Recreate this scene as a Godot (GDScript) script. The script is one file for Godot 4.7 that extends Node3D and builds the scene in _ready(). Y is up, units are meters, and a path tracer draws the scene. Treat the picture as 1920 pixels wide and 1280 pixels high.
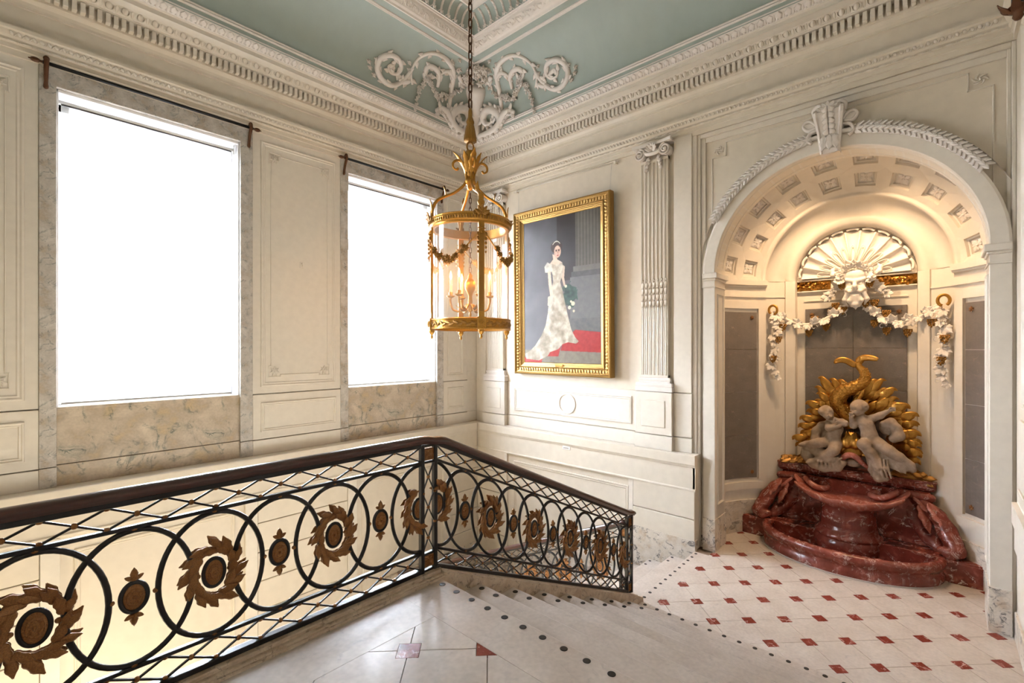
extends Node3D
# A stair hall: window wall on the left (x = WX), wall with portrait and fountain niche at the back (z = BZ).
# Upper floor is y = 0, the lower landing y = LY. The camera stands on the upper floor.
const WX := -7.7
const BZ := -7.3
const RX := 0.6
const FZ := 3.2
const LY := -1.485
const RISE := 0.165
const RUN := 0.366
const CX := -1.055
const NX := -1.02
const NR := 1.73
const NZ := -7.48
const YS := 2.70
var M := {}
var taken := {}
var cache := {}
var rng := RandomNumberGenerator.new()

# ---------------------------------------------------------------- geometry collector
class G:
	var st := SurfaceTool.new()
	var flip := false
	func _init():
		st.begin(Mesh.PRIMITIVE_TRIANGLES)
		st.set_smooth_group(-1)
	func smooth(on := true) -> G:
		st.set_smooth_group(0 if on else -1)
		return self
	func tri(a: Vector3, b: Vector3, c: Vector3):
		if flip:
			st.add_vertex(a); st.add_vertex(b); st.add_vertex(c)
			return
		st.add_vertex(a); st.add_vertex(c); st.add_vertex(b)
	func quad(a: Vector3, b: Vector3, c: Vector3, d: Vector3):
		if flip:
			st.add_vertex(a); st.add_vertex(b); st.add_vertex(c)
			st.add_vertex(a); st.add_vertex(c); st.add_vertex(d)
			return
		st.add_vertex(a); st.add_vertex(c); st.add_vertex(b)
		st.add_vertex(a); st.add_vertex(d); st.add_vertex(c)
	func grid(p: Array, closed_u := false):
		# p: rows of equal length, each a PackedVector3Array
		var nu := p.size()
		for i in (nu if closed_u else nu - 1):
			var r0: PackedVector3Array = p[i]
			var r1: PackedVector3Array = p[(i + 1) % nu]
			for j in r0.size() - 1:
				quad(r0[j], r1[j], r1[j + 1], r0[j + 1])
	func box(x0: float, y0: float, z0: float, x1: float, y1: float, z1: float, b := 0.0):
		if b <= 0.0:
			var p := [Vector3(x0, y0, z0), Vector3(x1, y0, z0), Vector3(x1, y1, z0), Vector3(x0, y1, z0), Vector3(x0, y0, z1), Vector3(x1, y0, z1), Vector3(x1, y1, z1), Vector3(x0, y1, z1)]
			quad(p[4], p[5], p[6], p[7]); quad(p[1], p[0], p[3], p[2]); quad(p[0], p[4], p[7], p[3])
			quad(p[5], p[1], p[2], p[6]); quad(p[7], p[6], p[2], p[3]); quad(p[0], p[1], p[5], p[4])
			return
		var c := Vector3((x0 + x1) / 2, (y0 + y1) / 2, (z0 + z1) / 2)
		var h := Vector3((x1 - x0) / 2, (y1 - y0) / 2, (z1 - z0) / 2)
		cbox(Transform3D(Basis(), c), h, b)
	func cbox(t: Transform3D, h: Vector3, b: float):
		# chamfered box of half size h
		for ax in 3:
			var u := (ax + 1) % 3
			var v := (ax + 2) % 3
			for s in [-1.0, 1.0]:
				var q: Array[Vector3] = []
				for k in [[-1, -1], [1, -1], [1, 1], [-1, 1]]:
					var p := Vector3()
					p[ax] = s * h[ax]; p[u] = k[0] * (h[u] - b); p[v] = k[1] * (h[v] - b)
					q.append(t * p)
				if s > 0: quad(q[0], q[1], q[2], q[3])
				else: quad(q[3], q[2], q[1], q[0])
			for k in [[-1.0, -1.0], [1.0, -1.0], [1.0, 1.0], [-1.0, 1.0]]:
				var a := Vector3(); var e := Vector3()
				a[u] = k[0] * h[u]; a[v] = k[1] * (h[v] - b)
				e[u] = k[0] * (h[u] - b); e[v] = k[1] * h[v]
				var l := h[ax] - b
				var o := Vector3(); o[ax] = l
				var w := [t * (a - o), t * (a + o), t * (e + o), t * (e - o)]
				if k[0] * k[1] > 0: quad(w[0], w[3], w[2], w[1])
				else: quad(w[0], w[1], w[2], w[3])
		for sx in [-1.0, 1.0]:
			for sy in [-1.0, 1.0]:
				for sz in [-1.0, 1.0]:
					var a := t * Vector3(sx * h.x, sy * (h.y - b), sz * (h.z - b))
					var c := t * Vector3(sx * (h.x - b), sy * h.y, sz * (h.z - b))
					var d := t * Vector3(sx * (h.x - b), sy * (h.y - b), sz * h.z)
					if sx * sy * sz > 0: tri(a, c, d)
					else: tri(a, d, c)
	func prism(poly: PackedVector2Array, z0: float, z1: float, t := Transform3D(), caps := true):
		# polygon in xy, counterclockwise, from z0 to z1
		flip = t.basis.determinant() < 0.0
		var p := poly
		if Geometry2D.is_polygon_clockwise(p):
			p = p.duplicate(); p.reverse()
		var n := p.size()
		if caps:
			var idx := Geometry2D.triangulate_polygon(p)
			for i in range(0, idx.size(), 3):
				var a := p[idx[i]]; var b := p[idx[i + 1]]; var c := p[idx[i + 2]]
				if (b - a).cross(c - a) < 0:
					var k := b; b = c; c = k
				tri(t * Vector3(a.x, a.y, z1), t * Vector3(b.x, b.y, z1), t * Vector3(c.x, c.y, z1))
				tri(t * Vector3(a.x, a.y, z0), t * Vector3(c.x, c.y, z0), t * Vector3(b.x, b.y, z0))
		for i in n:
			var a := p[i]; var b := p[(i + 1) % n]
			quad(t * Vector3(a.x, a.y, z0), t * Vector3(b.x, b.y, z0), t * Vector3(b.x, b.y, z1), t * Vector3(a.x, a.y, z1))
		flip = false
	func lathe(prof: PackedVector2Array, seg: int, t := Transform3D(), a0 := 0.0, a1 := TAU, flute := 0.0, nfl := 0):
		# profile (r, y) from bottom to top, round the y axis
		var rows := []
		for i in seg + 1:
			var a := a0 + (a1 - a0) * i / seg
			var row := PackedVector3Array()
			var k := 1.0 + flute * cos(a * nfl)
			for q in prof: row.append(t * Vector3(q.x * k * sin(a), q.y, q.x * k * cos(a)))
			rows.append(row)
		grid(rows)
	func tube(pts: PackedVector3Array, rad, seg := 8, closed := false, flat := 1.0, up := Vector3.ZERO, caps := true):
		# round or flattened bar along a path; rad is a number or an array of numbers
		var n := pts.size()
		var rows := []
		var nrm := up
		for i in n:
			var d: Vector3
			if closed: d = pts[(i + 1) % n] - pts[(i + n - 1) % n]
			else: d = pts[mini(i + 1, n - 1)] - pts[maxi(i - 1, 0)]
			d = d.normalized()
			if nrm == Vector3.ZERO:
				nrm = Vector3.UP if absf(d.y) < 0.9 else Vector3.RIGHT
			var base := up if up != Vector3.ZERO else nrm
			var x := base - d * base.dot(d)
			if x.length() < 1e-4: x = nrm
			x = x.normalized(); nrm = x
			var y := d.cross(x)
			var r: float = rad[i] if rad is Array or rad is PackedFloat32Array else rad
			var row := PackedVector3Array()
			for k in seg + 1:
				var a := TAU * k / seg
				row.append(pts[i] + (x * cos(a) * flat + y * sin(a)) * r)
			rows.append(row)
		for i in (n if closed else n - 1):
			var r0: PackedVector3Array = rows[i]
			var r1: PackedVector3Array = rows[(i + 1) % n]
			for j in seg: quad(r0[j], r0[j + 1], r1[j + 1], r1[j])
		if caps and not closed:
			for e in [0, n - 1]:
				var r: PackedVector3Array = rows[e]
				for j in seg:
					if e == 0: tri(pts[0], r[j + 1], r[j])
					else: tri(pts[e], r[j], r[j + 1])
	func ball(c: Vector3, r: Vector3, nu := 8, nv := 6, b := Basis()):
		var rows := []
		for i in nu + 1:
			var a := TAU * i / nu
			var row := PackedVector3Array()
			for j in nv + 1:
				var e := -PI / 2 + PI * j / nv
				row.append(c + b * Vector3(r.x * cos(e) * sin(a), r.y * sin(e), r.z * cos(e) * cos(a)))
			rows.append(row)
		grid(rows)
	func run(prof: PackedVector2Array, s0: float, s1: float, m0 := 0.0, m1 := 0.0, caps := true):
		# moulding: profile (o, y) listed from bottom to top, pulled along x from s0 to s1; m shifts the ends with o (mitres)
		for i in prof.size() - 1:
			var a := prof[i]; var b := prof[i + 1]
			quad(Vector3(s0 + m0 * a.x, a.y, a.x), Vector3(s1 + m1 * a.x, a.y, a.x), Vector3(s1 + m1 * b.x, b.y, b.x), Vector3(s0 + m0 * b.x, b.y, b.x))
		if caps and m0 == 0.0 and m1 == 0.0:
			var p := prof.duplicate()
			p.append(Vector2(minf(0, prof[0].x), prof[-1].y)); p.append(Vector2(minf(0, prof[0].x), prof[0].y))
			var idx := Geometry2D.triangulate_polygon(p)
			for i in range(0, idx.size(), 3):
				for s in [s0, s1]:
					var v := [Vector3(s, p[idx[i]].y, p[idx[i]].x), Vector3(s, p[idx[i + 1]].y, p[idx[i + 1]].x), Vector3(s, p[idx[i + 2]].y, p[idx[i + 2]].x)]
					tri(v[0], v[1], v[2])
	func frame(x0: float, y0: float, x1: float, y1: float, prof: PackedVector2Array):
		# mitred frame: profile (inset from the outer edge, o)
		for i in prof.size() - 1:
			var a := prof[i]; var b := prof[i + 1]
			var p := [Vector3(x0 + a.x, y0 + a.x, a.y), Vector3(x1 - a.x, y0 + a.x, a.y), Vector3(x1 - a.x, y1 - a.x, a.y), Vector3(x0 + a.x, y1 - a.x, a.y)]
			var q := [Vector3(x0 + b.x, y0 + b.x, b.y), Vector3(x1 - b.x, y0 + b.x, b.y), Vector3(x1 - b.x, y1 - b.x, b.y), Vector3(x0 + b.x, y1 - b.x, b.y)]
			for k in 4:
				var l := (k + 1) % 4
				quad(p[k], p[l], q[l], q[k])
	func arcband(cx: float, cy: float, prof: PackedVector2Array, a0: float, a1: float, seg: int):
		# profile (radius, o) pulled round an arc in the xy plane
		var rows := []
		for i in seg + 1:
			var a := a0 + (a1 - a0) * i / seg
			var row := PackedVector3Array()
			for q in prof: row.append(Vector3(cx + q.x * cos(a), cy + q.x * sin(a), q.y))
			rows.append(row)
		grid(rows)
	func leaf(t: Transform3D, l: float, w: float, thick: float, lobes := 0.0, curl := 0.0, nt := 8, lobe := 0.22, fold := 0.25):
		# a solid leaf from the origin along +y, its face to +z, curling towards +z at the tip
		var rows := []
		var back := []
		for i in nt + 1:
			var q := float(i) / nt
			var hw := w * 0.5 * pow(maxf(sin(PI * pow(q * 0.96 + 0.04, 0.75)), 0.0), 0.8) + 0.002
			if lobes > 0.0: hw *= 1.0 + lobe * sin(q * lobes * TAU)
			var y := l * (q - 0.18 * absf(curl) / maxf(l, 0.001) * q * q)
			var zc := curl * q * q
			var row := PackedVector3Array(); var rb := PackedVector3Array()
			for j in 5:
				var v := -1.0 + j * 0.5
				var z := zc + thick * (1.0 - v * v * 0.8) * (0.35 + 0.65 * sin(PI * minf(q + 0.1, 1.0))) - (thick * fold * 1.5 if j == 2 else 0.0)
				row.append(t * Vector3(v * hw, y + absf(v) * w * 0.12, z))
				rb.append(t * Vector3(v * hw, y + absf(v) * w * 0.12, zc - thick * 0.25))
			rows.append(row); back.append(rb)
		for i in nt:
			for j in 4:
				quad(rows[i][j], rows[i][j + 1], rows[i + 1][j + 1], rows[i + 1][j])
				quad(back[i][j], back[i + 1][j], back[i + 1][j + 1], back[i][j + 1])
			quad(rows[i][0], rows[i + 1][0], back[i + 1][0], back[i][0])
			quad(rows[i][4], back[i][4], back[i + 1][4], rows[i + 1][4])
	func done() -> ArrayMesh:
		st.generate_normals()
		return st.commit()

# ---------------------------------------------------------------- signed-distance figures meshed as surface nets
class Blob:
	var lo: Vector3
	var n: Vector3i
	var h: float
	var f: PackedFloat32Array
	var k := 0.03
	func _init(a: Vector3, b: Vector3, cell: float, soft: float):
		lo = a; h = cell; k = soft
		n = Vector3i(int((b.x - a.x) / cell) + 2, int((b.y - a.y) / cell) + 2, int((b.z - a.z) / cell) + 2)
		f = PackedFloat32Array(); f.resize(n.x * n.y * n.z); f.fill(1.0)
	func put(i: int, d: float, kk: float):
		var o := f[i]
		var e := maxf(kk - absf(o - d), 0.0) / kk
		f[i] = minf(o, d) - e * e * kk * 0.25
	func cells(a: Vector3, b: Vector3) -> Array:
		var i0 := Vector3i(((a - lo) / h).floor()).clamp(Vector3i.ZERO, n - Vector3i.ONE)
		var i1 := Vector3i(((b - lo) / h).ceil()).clamp(Vector3i.ZERO, n - Vector3i.ONE)
		return [i0, i1]
	func bone(a: Vector3, b: Vector3, ra: float, rb: float, kk := -1.0):
		if kk < 0: kk = k
		var m := maxf(ra, rb) + kk + h * 2
		var c := cells(a.min(b) - Vector3.ONE * m, a.max(b) + Vector3.ONE * m)
		var ab := b - a
		var l2 := maxf(ab.length_squared(), 1e-8)
		for z in range(c[0].z, c[1].z + 1):
			for y in range(c[0].y, c[1].y + 1):
				for x in range(c[0].x, c[1].x + 1):
					var p := lo + Vector3(x, y, z) * h
					var t := clampf((p - a).dot(ab) / l2, 0.0, 1.0)
					put(x + n.x * (y + n.y * z), p.distance_to(a + ab * t) - lerpf(ra, rb, t), kk)
	func egg(c0: Vector3, r: Vector3, b := Basis(), kk := -1.0, cut := false):
		if kk < 0: kk = k
		var mr := maxf(r.x, maxf(r.y, r.z))
		var mn := minf(r.x, minf(r.y, r.z))
		var m := mr + kk + h * 2
		var c := cells(c0 - Vector3.ONE * m, c0 + Vector3.ONE * m)
		var bi := b.inverse()
		for z in range(c[0].z, c[1].z + 1):
			for y in range(c[0].y, c[1].y + 1):
				for x in range(c[0].x, c[1].x + 1):
					var p := bi * (lo + Vector3(x, y, z) * h - c0)
					var q := p / r
					var l := q.length()
					var d := (l - 1.0) * mn if l < 0.2 else l * (l - 1.0) / (q / r).length()
					var i := x + n.x * (y + n.y * z)
					if cut:
						var o := f[i]
						var e := maxf(kk - absf(o + d), 0.0) / kk
						f[i] = maxf(o, -d) + e * e * kk * 0.25
					else: put(i, d, kk)
	func chain(p: Array, r: Array, kk := -1.0):
		for i in p.size() - 1: bone(p[i], p[i + 1], r[i], r[i + 1], kk)
	func mesh(g: G):
		g.smooth(true)
		var vid := {}
		var vp := PackedVector3Array()
		var ox := 1; var oy := n.x; var oz := n.x * n.y
		for z in n.z - 1:
			for y in n.y - 1:
				for x in n.x - 1:
					var i := x + oy * y + oz * z
					if absf(f[i]) > h * 2.5: continue
					var v := [f[i], f[i + ox], f[i + oy], f[i + ox + oy], f[i + oz], f[i + ox + oz], f[i + oy + oz], f[i + ox + oy + oz]]
					var neg := 0
					for q in v: if q < 0.0: neg += 1
					if neg == 0 or neg == 8: continue
					var s := Vector3(); var cnt := 0
					for e in [[0, 1], [2, 3], [4, 5], [6, 7], [0, 2], [1, 3], [4, 6], [5, 7], [0, 4], [1, 5], [2, 6], [3, 7]]:
						var a: float = v[e[0]]; var b: float = v[e[1]]
						if (a < 0.0) != (b < 0.0):
							var t := a / (a - b)
							var pa := Vector3(e[0] & 1, (e[0] >> 1) & 1, e[0] >> 2)
							var pb := Vector3(e[1] & 1, (e[1] >> 1) & 1, e[1] >> 2)
							s += pa.lerp(pb, t); cnt += 1
					vid[i] = vp.size()
					vp.append(lo + (Vector3(x, y, z) + s / cnt) * h)
		for i in vid.keys():
			var x: int = i % n.x; var y: int = (i / n.x) % n.y; var z: int = i / oz
			for ax in 3:
				var st: int = [ox, oy, oz][ax]
				var u: int = [oy, oz, ox][ax]
				var w: int = [oz, ox, oy][ax]
				var a := f[i]; var b := f[i + st]
				if (a < 0.0) == (b < 0.0): continue
				if not (vid.has(i - u) and vid.has(i - w) and vid.has(i - u - w)): continue
				var p0 := vp[vid[i]]; var p1 := vp[vid[i - u]]; var p2 := vp[vid[i - u - w]]; var p3 := vp[vid[i - w]]
				if a < 0.0: g.quad(p0, p1, p2, p3)
				else: g.quad(p3, p2, p1, p0)

# ---------------------------------------------------------------- nodes
func numbered(called: String) -> String:
	var k: int = taken.get(called, 0)
	taken[called] = k + 1
	return called if k == 0 else "%s_%03d" % [called, k]

func tag(o: Node, label: String, category := "", group := "", kind := ""):
	if label: o.set_meta("label", label)
	if category: o.set_meta("category", category)
	if group: o.set_meta("group", group)
	if kind: o.set_meta("kind", kind)

func thing(called: String, at: Vector3, turn := 0.0) -> Node3D:
	var o := Node3D.new()
	o.name = numbered(called)
	add_child(o)
	o.position = at; o.rotation.y = turn
	return o

func structure(called: String, at := Vector3.ZERO, turn := 0.0, label := "") -> Node3D:
	var o := thing(called, at, turn)
	o.set_meta("kind", "structure")
	if label: o.set_meta("label", label)
	return o

func sub(parent: Node, called: String, at := Vector3.ZERO) -> Node3D:
	var o := Node3D.new()
	o.name = called
	parent.add_child(o, true)
	o.position = at
	return o

func put(parent: Node, called: String, mesh: Mesh, mat: Material, t := Transform3D()) -> MeshInstance3D:
	var o := MeshInstance3D.new()
	o.name = called
	o.mesh = mesh
	o.material_override = mat
	o.transform = t
	o.cast_shadow = GeometryInstance3D.SHADOW_CASTING_SETTING_ON
	parent.add_child(o, true)
	return o

func part(parent: Node, called: String, g: G, mat: Material) -> MeshInstance3D:
	return put(parent, called, g.done(), mat)

func V2(a: Array) -> PackedVector2Array:
	var p := PackedVector2Array()
	for i in range(0, a.size(), 2): p.append(Vector2(a[i], a[i + 1]))
	return p

func bez(p: Array, n := 24) -> PackedVector3Array:
	# Catmull-Rom through the given points
	var out := PackedVector3Array()
	var m := p.size() - 1
	for i in n + 1:
		var t := float(i) / n * m
		var k := mini(int(t), m - 1)
		var u := t - k
		var a: Vector3 = p[maxi(k - 1, 0)]; var b: Vector3 = p[k]; var c: Vector3 = p[k + 1]; var d: Vector3 = p[mini(k + 2, m)]
		out.append(b.cubic_interpolate(c, a, d, u))
	return out

func boxmesh(sx: float, sy: float, sz: float, b: float) -> ArrayMesh:
	var key := "b%.4f %.4f %.4f %.4f" % [sx, sy, sz, b]
	if not cache.has(key):
		var g := G.new()
		g.cbox(Transform3D(), Vector3(sx, sy, sz) / 2, b)
		cache[key] = g.done()
	return cache[key]

func ballmesh(r: Vector3, nu := 10, nv := 6) -> ArrayMesh:
	var key := "s%.4f %.4f %.4f" % [r.x, r.y, r.z]
	if not cache.has(key):
		var g := G.new()
		g.smooth().ball(Vector3.ZERO, r, nu, nv)
		cache[key] = g.done()
	return cache[key]

func look(at: Vector3, y_dir: Vector3, z_dir: Vector3) -> Transform3D:
	# local y runs along y_dir, local z as near to z_dir as it can
	var y := y_dir.normalized()
	var x := y.cross(z_dir)
	if x.length() < 1e-4: x = y.cross(Vector3(0.3, 0.5, 0.8))
	x = x.normalized()
	return Transform3D(Basis(x, y, x.cross(y)), at)

# ---------------------------------------------------------------- materials
func noise_bytes(n: int, freq: float, oct: int, sd: int, ridged := false, warp := 0.0) -> PackedByteArray:
	var f := FastNoiseLite.new()
	f.seed = sd
	f.noise_type = FastNoiseLite.TYPE_SIMPLEX_SMOOTH
	f.frequency = freq / n
	f.fractal_type = FastNoiseLite.FRACTAL_RIDGED if ridged else FastNoiseLite.FRACTAL_FBM
	f.fractal_octaves = oct
	if warp > 0.0:
		f.domain_warp_enabled = true
		f.domain_warp_amplitude = warp * n
		f.domain_warp_frequency = 3.0 / n
		f.domain_warp_fractal_octaves = 3
	return f.get_seamless_image(n, n, false, false, 0.15).get_data()

func marble(n: int, sd: int, a: Color, b: Color, vein: Color, freq: float, vfreq: float, lo: float, amt: float, warp := 0.12, oct := 3, vein2 := Color(0, 0, 0, 0)) -> ImageTexture:
	var p := noise_bytes(n, freq, 4, sd)
	var q := noise_bytes(n, vfreq, oct, sd + 7, true, warp)
	var m := noise_bytes(n, 3.0, 3, sd + 13)
	var fine := noise_bytes(n, 40.0, 2, sd + 21)
	var out := PackedByteArray(); out.resize(n * n * 3)
	for i in n * n:
		var c := a.lerp(b, p[i] / 255.0)
		var v := clampf((q[i] / 255.0 - lo) / (1.0 - lo), 0.0, 1.0)
		v = v * v * amt * clampf(m[i] / 110.0 - 0.35, 0.0, 1.0)
		c = c.lerp(vein, clampf(v, 0.0, 1.0))
		if vein2.a > 0.0:
			var w := clampf((p[i] / 255.0 - 0.62) * 4.0, 0.0, 1.0) * vein2.a
			c = c.lerp(Color(vein2.r, vein2.g, vein2.b), w)
		var g := 0.96 + 0.08 * fine[i] / 255.0
		out[i * 3] = int(clampf(c.r * g, 0, 1) * 255); out[i * 3 + 1] = int(clampf(c.g * g, 0, 1) * 255); out[i * 3 + 2] = int(clampf(c.b * g, 0, 1) * 255)
	return ImageTexture.create_from_image(Image.create_from_data(n, n, false, Image.FORMAT_RGB8, out))

func mat(col: Color, rough := 0.6, metal := 0.0, tex: Texture2D = null, metres := 1.0) -> StandardMaterial3D:
	var m := StandardMaterial3D.new()
	m.albedo_color = col
	m.roughness = rough
	m.metallic = metal
	if tex:
		m.albedo_texture = tex
		m.uv1_triplanar = true
		m.uv1_world_triplanar = true
		m.uv1_scale = Vector3.ONE / metres
	return m

func speckle(n: int, sd: int, lo: float, hi: float, freq: float) -> ImageTexture:
	# even mottling of paint or metal
	var p := noise_bytes(n, freq, 4, sd)
	var out := PackedByteArray(); out.resize(n * n * 3)
	for i in n * n:
		var v := int(255 * lerpf(lo, hi, p[i] / 255.0))
		out[i * 3] = v; out[i * 3 + 1] = v; out[i * 3 + 2] = v
	return ImageTexture.create_from_image(Image.create_from_data(n, n, false, Image.FORMAT_RGB8, out))

func bump(m: StandardMaterial3D, sd: int, freq: float, cm: float):
	var n := 256
	var im := Image.create_from_data(n, n, false, Image.FORMAT_L8, noise_bytes(n, freq, 3, sd))
	m.heightmap_enabled = true
	m.heightmap_texture = ImageTexture.create_from_image(im)
	m.heightmap_scale = cm

func make_materials():
	var paint := speckle(256, 3, 0.965, 1.0, 9.0)
	M.cream = mat(Color(0.86, 0.825, 0.765), 0.5, 0.0, paint, 1.7)
	M.ivory = mat(Color(0.87, 0.845, 0.80), 0.5, 0.0, paint, 1.3)
	M.plaster = mat(Color(0.89, 0.87, 0.85), 0.6, 0.0, paint, 0.9)
	M.green = mat(Color(0.635, 0.685, 0.665), 0.6, 0.0, paint, 2.1)
	M.white = mat(Color(0.94, 0.94, 0.95), 0.4)
	M.floor_marble = mat(Color(1, 1, 1), 0.3, 0.0, marble(512, 11, Color(0.79, 0.755, 0.72), Color(0.73, 0.685, 0.645), Color(0.60, 0.58, 0.57), 5.0, 5.0, 0.72, 0.5, 0.1), 1.9)
	M.step_marble = mat(Color(1, 1, 1), 0.32, 0.0, marble(512, 17, Color(0.79, 0.745, 0.705), Color(0.72, 0.67, 0.625), Color(0.60, 0.565, 0.54), 4.0, 6.0, 0.7, 0.5, 0.1), 1.6)
	M.red = mat(Color(1, 1, 1), 0.24, 0.0, marble(512, 23, Color(0.36, 0.145, 0.115), Color(0.52, 0.25, 0.205), Color(0.88, 0.80, 0.76), 4.0, 3.0, 0.70, 4.0, 0.34, 4, Color(0.66, 0.40, 0.35, 0.6)), 0.8)
	M.pink = mat(Color(1, 1, 1), 0.26, 0.0, marble(512, 123, Color(0.56, 0.30, 0.26), Color(0.68, 0.42, 0.365), Color(0.90, 0.82, 0.78), 4.0, 3.0, 0.70, 3.0, 0.34, 4, Color(0.80, 0.58, 0.52, 0.6)), 0.7)  # paler red marble; on the basin its tone includes lamplight from above
	M.red_tile = mat(Color(1, 1, 1), 0.26, 0.0, marble(512, 29, Color(0.42, 0.16, 0.13), Color(0.53, 0.25, 0.21), Color(0.86, 0.77, 0.74), 6.0, 5.0, 0.66, 2.2, 0.25, 3), 0.7)
	M.skirt = mat(Color(1, 1, 1), 0.28, 0.0, marble(512, 31, Color(0.86, 0.83, 0.79), Color(0.77, 0.73, 0.67), Color(0.30, 0.29, 0.29), 4.0, 3.5, 0.66, 2.2, 0.3, 3, Color(0.74, 0.64, 0.53, 0.5)), 1.0)
	M.curb = mat(Color(1, 1, 1), 0.32, 0.0, marble(512, 37, Color(0.84, 0.78, 0.70), Color(0.71, 0.62, 0.53), Color(0.36, 0.31, 0.28), 6.0, 5.0, 0.64, 1.8, 0.3, 4), 0.7)
	M.jamb = mat(Color(1, 1, 1), 0.3, 0.0, marble(512, 41, Color(0.80, 0.785, 0.76), Color(0.66, 0.635, 0.605), Color(0.36, 0.39, 0.40), 5.0, 5.0, 0.60, 1.6, 0.3, 4, Color(0.72, 0.65, 0.56, 0.5)), 1.0)
	M.apron = mat(Color(1, 1, 1), 0.3, 0.0, marble(512, 43, Color(0.83, 0.785, 0.715), Color(0.62, 0.565, 0.50), Color(0.35, 0.39, 0.37), 4.0, 3.5, 0.62, 1.5, 0.35, 4, Color(0.80, 0.71, 0.55, 0.6)), 1.5)
	M.stone = mat(Color(1, 1, 1), 0.35, 0.0, marble(512, 47, Color(0.475, 0.445, 0.42), Color(0.41, 0.385, 0.365), Color(0.74, 0.66, 0.58), 6.0, 4.0, 0.80, 0.9, 0.15, 3), 1.4)
	M.gold = mat(Color(0.82, 0.61, 0.29), 0.33, 0.85, speckle(256, 53, 0.72, 1.0, 24.0), 0.35)
	M.oldgold = mat(Color(0.76, 0.56, 0.28), 0.42, 0.65, speckle(256, 59, 0.6, 1.0, 30.0), 0.3)
	M.frame_gold = mat(Color(0.72, 0.57, 0.32), 0.36, 0.75, speckle(256, 61, 0.7, 1.0, 28.0), 0.5)
	M.bronze = mat(Color(0.66, 0.45, 0.25), 0.45, 0.4, speckle(256, 67, 0.6, 1.0, 34.0), 0.22)
	M.brown = mat(Color(0.42, 0.28, 0.19), 0.45, 0.6, speckle(256, 71, 0.65, 1.0, 30.0), 0.2)
	M.iron = mat(Color(0.095, 0.10, 0.115), 0.38, 0.15)
	M.rod = mat(Color(0.12, 0.125, 0.14), 0.3, 0.5)
	M.black = mat(Color(0.035, 0.035, 0.04), 0.45)
	var wood := mat(Color(0.30, 0.135, 0.10), 0.3, 0.0, speckle(256, 73, 0.6, 1.0, 12.0), 0.5)
	wood.uv1_scale = Vector3(6, 6, 0.8)
	wood.clearcoat_enabled = true
	wood.clearcoat = 0.6
	wood.clearcoat_roughness = 0.12
	M.wood = wood
	M.putto = mat(Color(1, 1, 1), 0.75, 0.0, marble(256, 79, Color(0.66, 0.59, 0.52), Color(0.56, 0.49, 0.43), Color(0.42, 0.36, 0.31), 9.0, 8.0, 0.75, 0.5), 0.5)
	var glass := StandardMaterial3D.new()
	glass.albedo_color = Color(0.95, 0.98, 0.98, 0.06)
	glass.transparency = BaseMaterial3D.TRANSPARENCY_ALPHA
	glass.roughness = 0.02
	M.glass = glass
	var blind := mat(Color(0.95, 0.955, 0.96, 0.25), 0.8)
	blind.transparency = BaseMaterial3D.TRANSPARENCY_ALPHA
	blind.backlight_enabled = true
	blind.backlight = Color(0.6, 0.6, 0.6)
	M.blind = blind
	M.floor_marble.metallic_specular = 0.36
	M.step_marble.metallic_specular = 0.36
	M.grout = mat(Color(0.55, 0.49, 0.43), 0.8)
	M.steel = mat(Color(0.75, 0.75, 0.74), 0.35, 0.8)

func _ready():
	rng.seed = 5
	# ---- camera: level, with the lens shifted a little so that the horizon lies below the middle
	var cam := Camera3D.new()
	cam.name = "camera"
	add_child(cam)
	cam.position = Vector3(0, 1.59, 0)
	cam.rotation.y = atan(803.0 / 881.7)
	cam.set_frustum(0.05 * 1280.0 / 881.7, Vector2(0, 0.05 * 11.0 / 881.7), 0.05, 200.0)
	cam.current = true
	# ---- sky and exposure
	var env := Environment.new()
	var sky := Sky.new()
	var sm := ProceduralSkyMaterial.new()
	sm.sky_top_color = Color(0.90, 0.94, 1.0)
	sm.sky_horizon_color = Color(0.98, 0.99, 1.0)
	sm.ground_horizon_color = Color(0.62, 0.62, 0.61)
	sm.ground_bottom_color = Color(0.40, 0.40, 0.39)
	sm.sky_energy_multiplier = SKY
	sm.ground_energy_multiplier = SKY
	sky.sky_material = sm
	env.background_mode = Environment.BG_SKY
	env.sky = sky
	env.tonemap_mode = Environment.TONE_MAPPER_LINEAR
	env.tonemap_exposure = EXPOSURE
	env.sdfgi_enabled = true
	env.ssao_enabled = true
	env.ssil_enabled = true
	var we := WorldEnvironment.new()
	we.name = "environment"
	we.environment = env
	add_child(we)
	# ---- daylight falls in through the two windows from the bright overcast sky
	make_materials()
	build_walls()
	build_windows()
	build_ceiling()
	build_floors()
	build_niche()
	build_railings()
	build_painting()
	build_lantern()
	build_fountain()
	build_small()

const SKY := 6.9
const EXPOSURE := 1.0
const DAY := 3.0
const WINDOWS := [[0.482, 2.447], [4.17, 6.137]]

func daylight(at: Vector3, size: Vector2, turn: float, energy: float):
	var l := AreaLight3D.new()
	l.name = "daylight"
	l.area_size = size
	l.area_normalize_energy = false
	l.light_energy = energy
	l.light_color = Color(0.96, 0.98, 1.0)
	l.area_range = 30.0
	l.shadow_enabled = true
	add_child(l, true)
	l.position = at
	l.rotation.y = turn

# ---------------------------------------------------------------- walls
func fr(parent: Node, x0: float, y0: float, x1: float, y1: float, o: float, w := 0.055, m: Material = null, called := "panel_moulding"):
	# a panel moulding on a face that stands at o
	var g := G.new()
	g.frame(x0, y0, x1, y1, V2([0, o, 0.004, o + 0.016, w * 0.3, o + 0.02, w * 0.55, o + 0.008, w * 0.8, o + 0.012, w, o - 0.001]))
	return part(parent, called, g, m if m else M.ivory)

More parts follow.
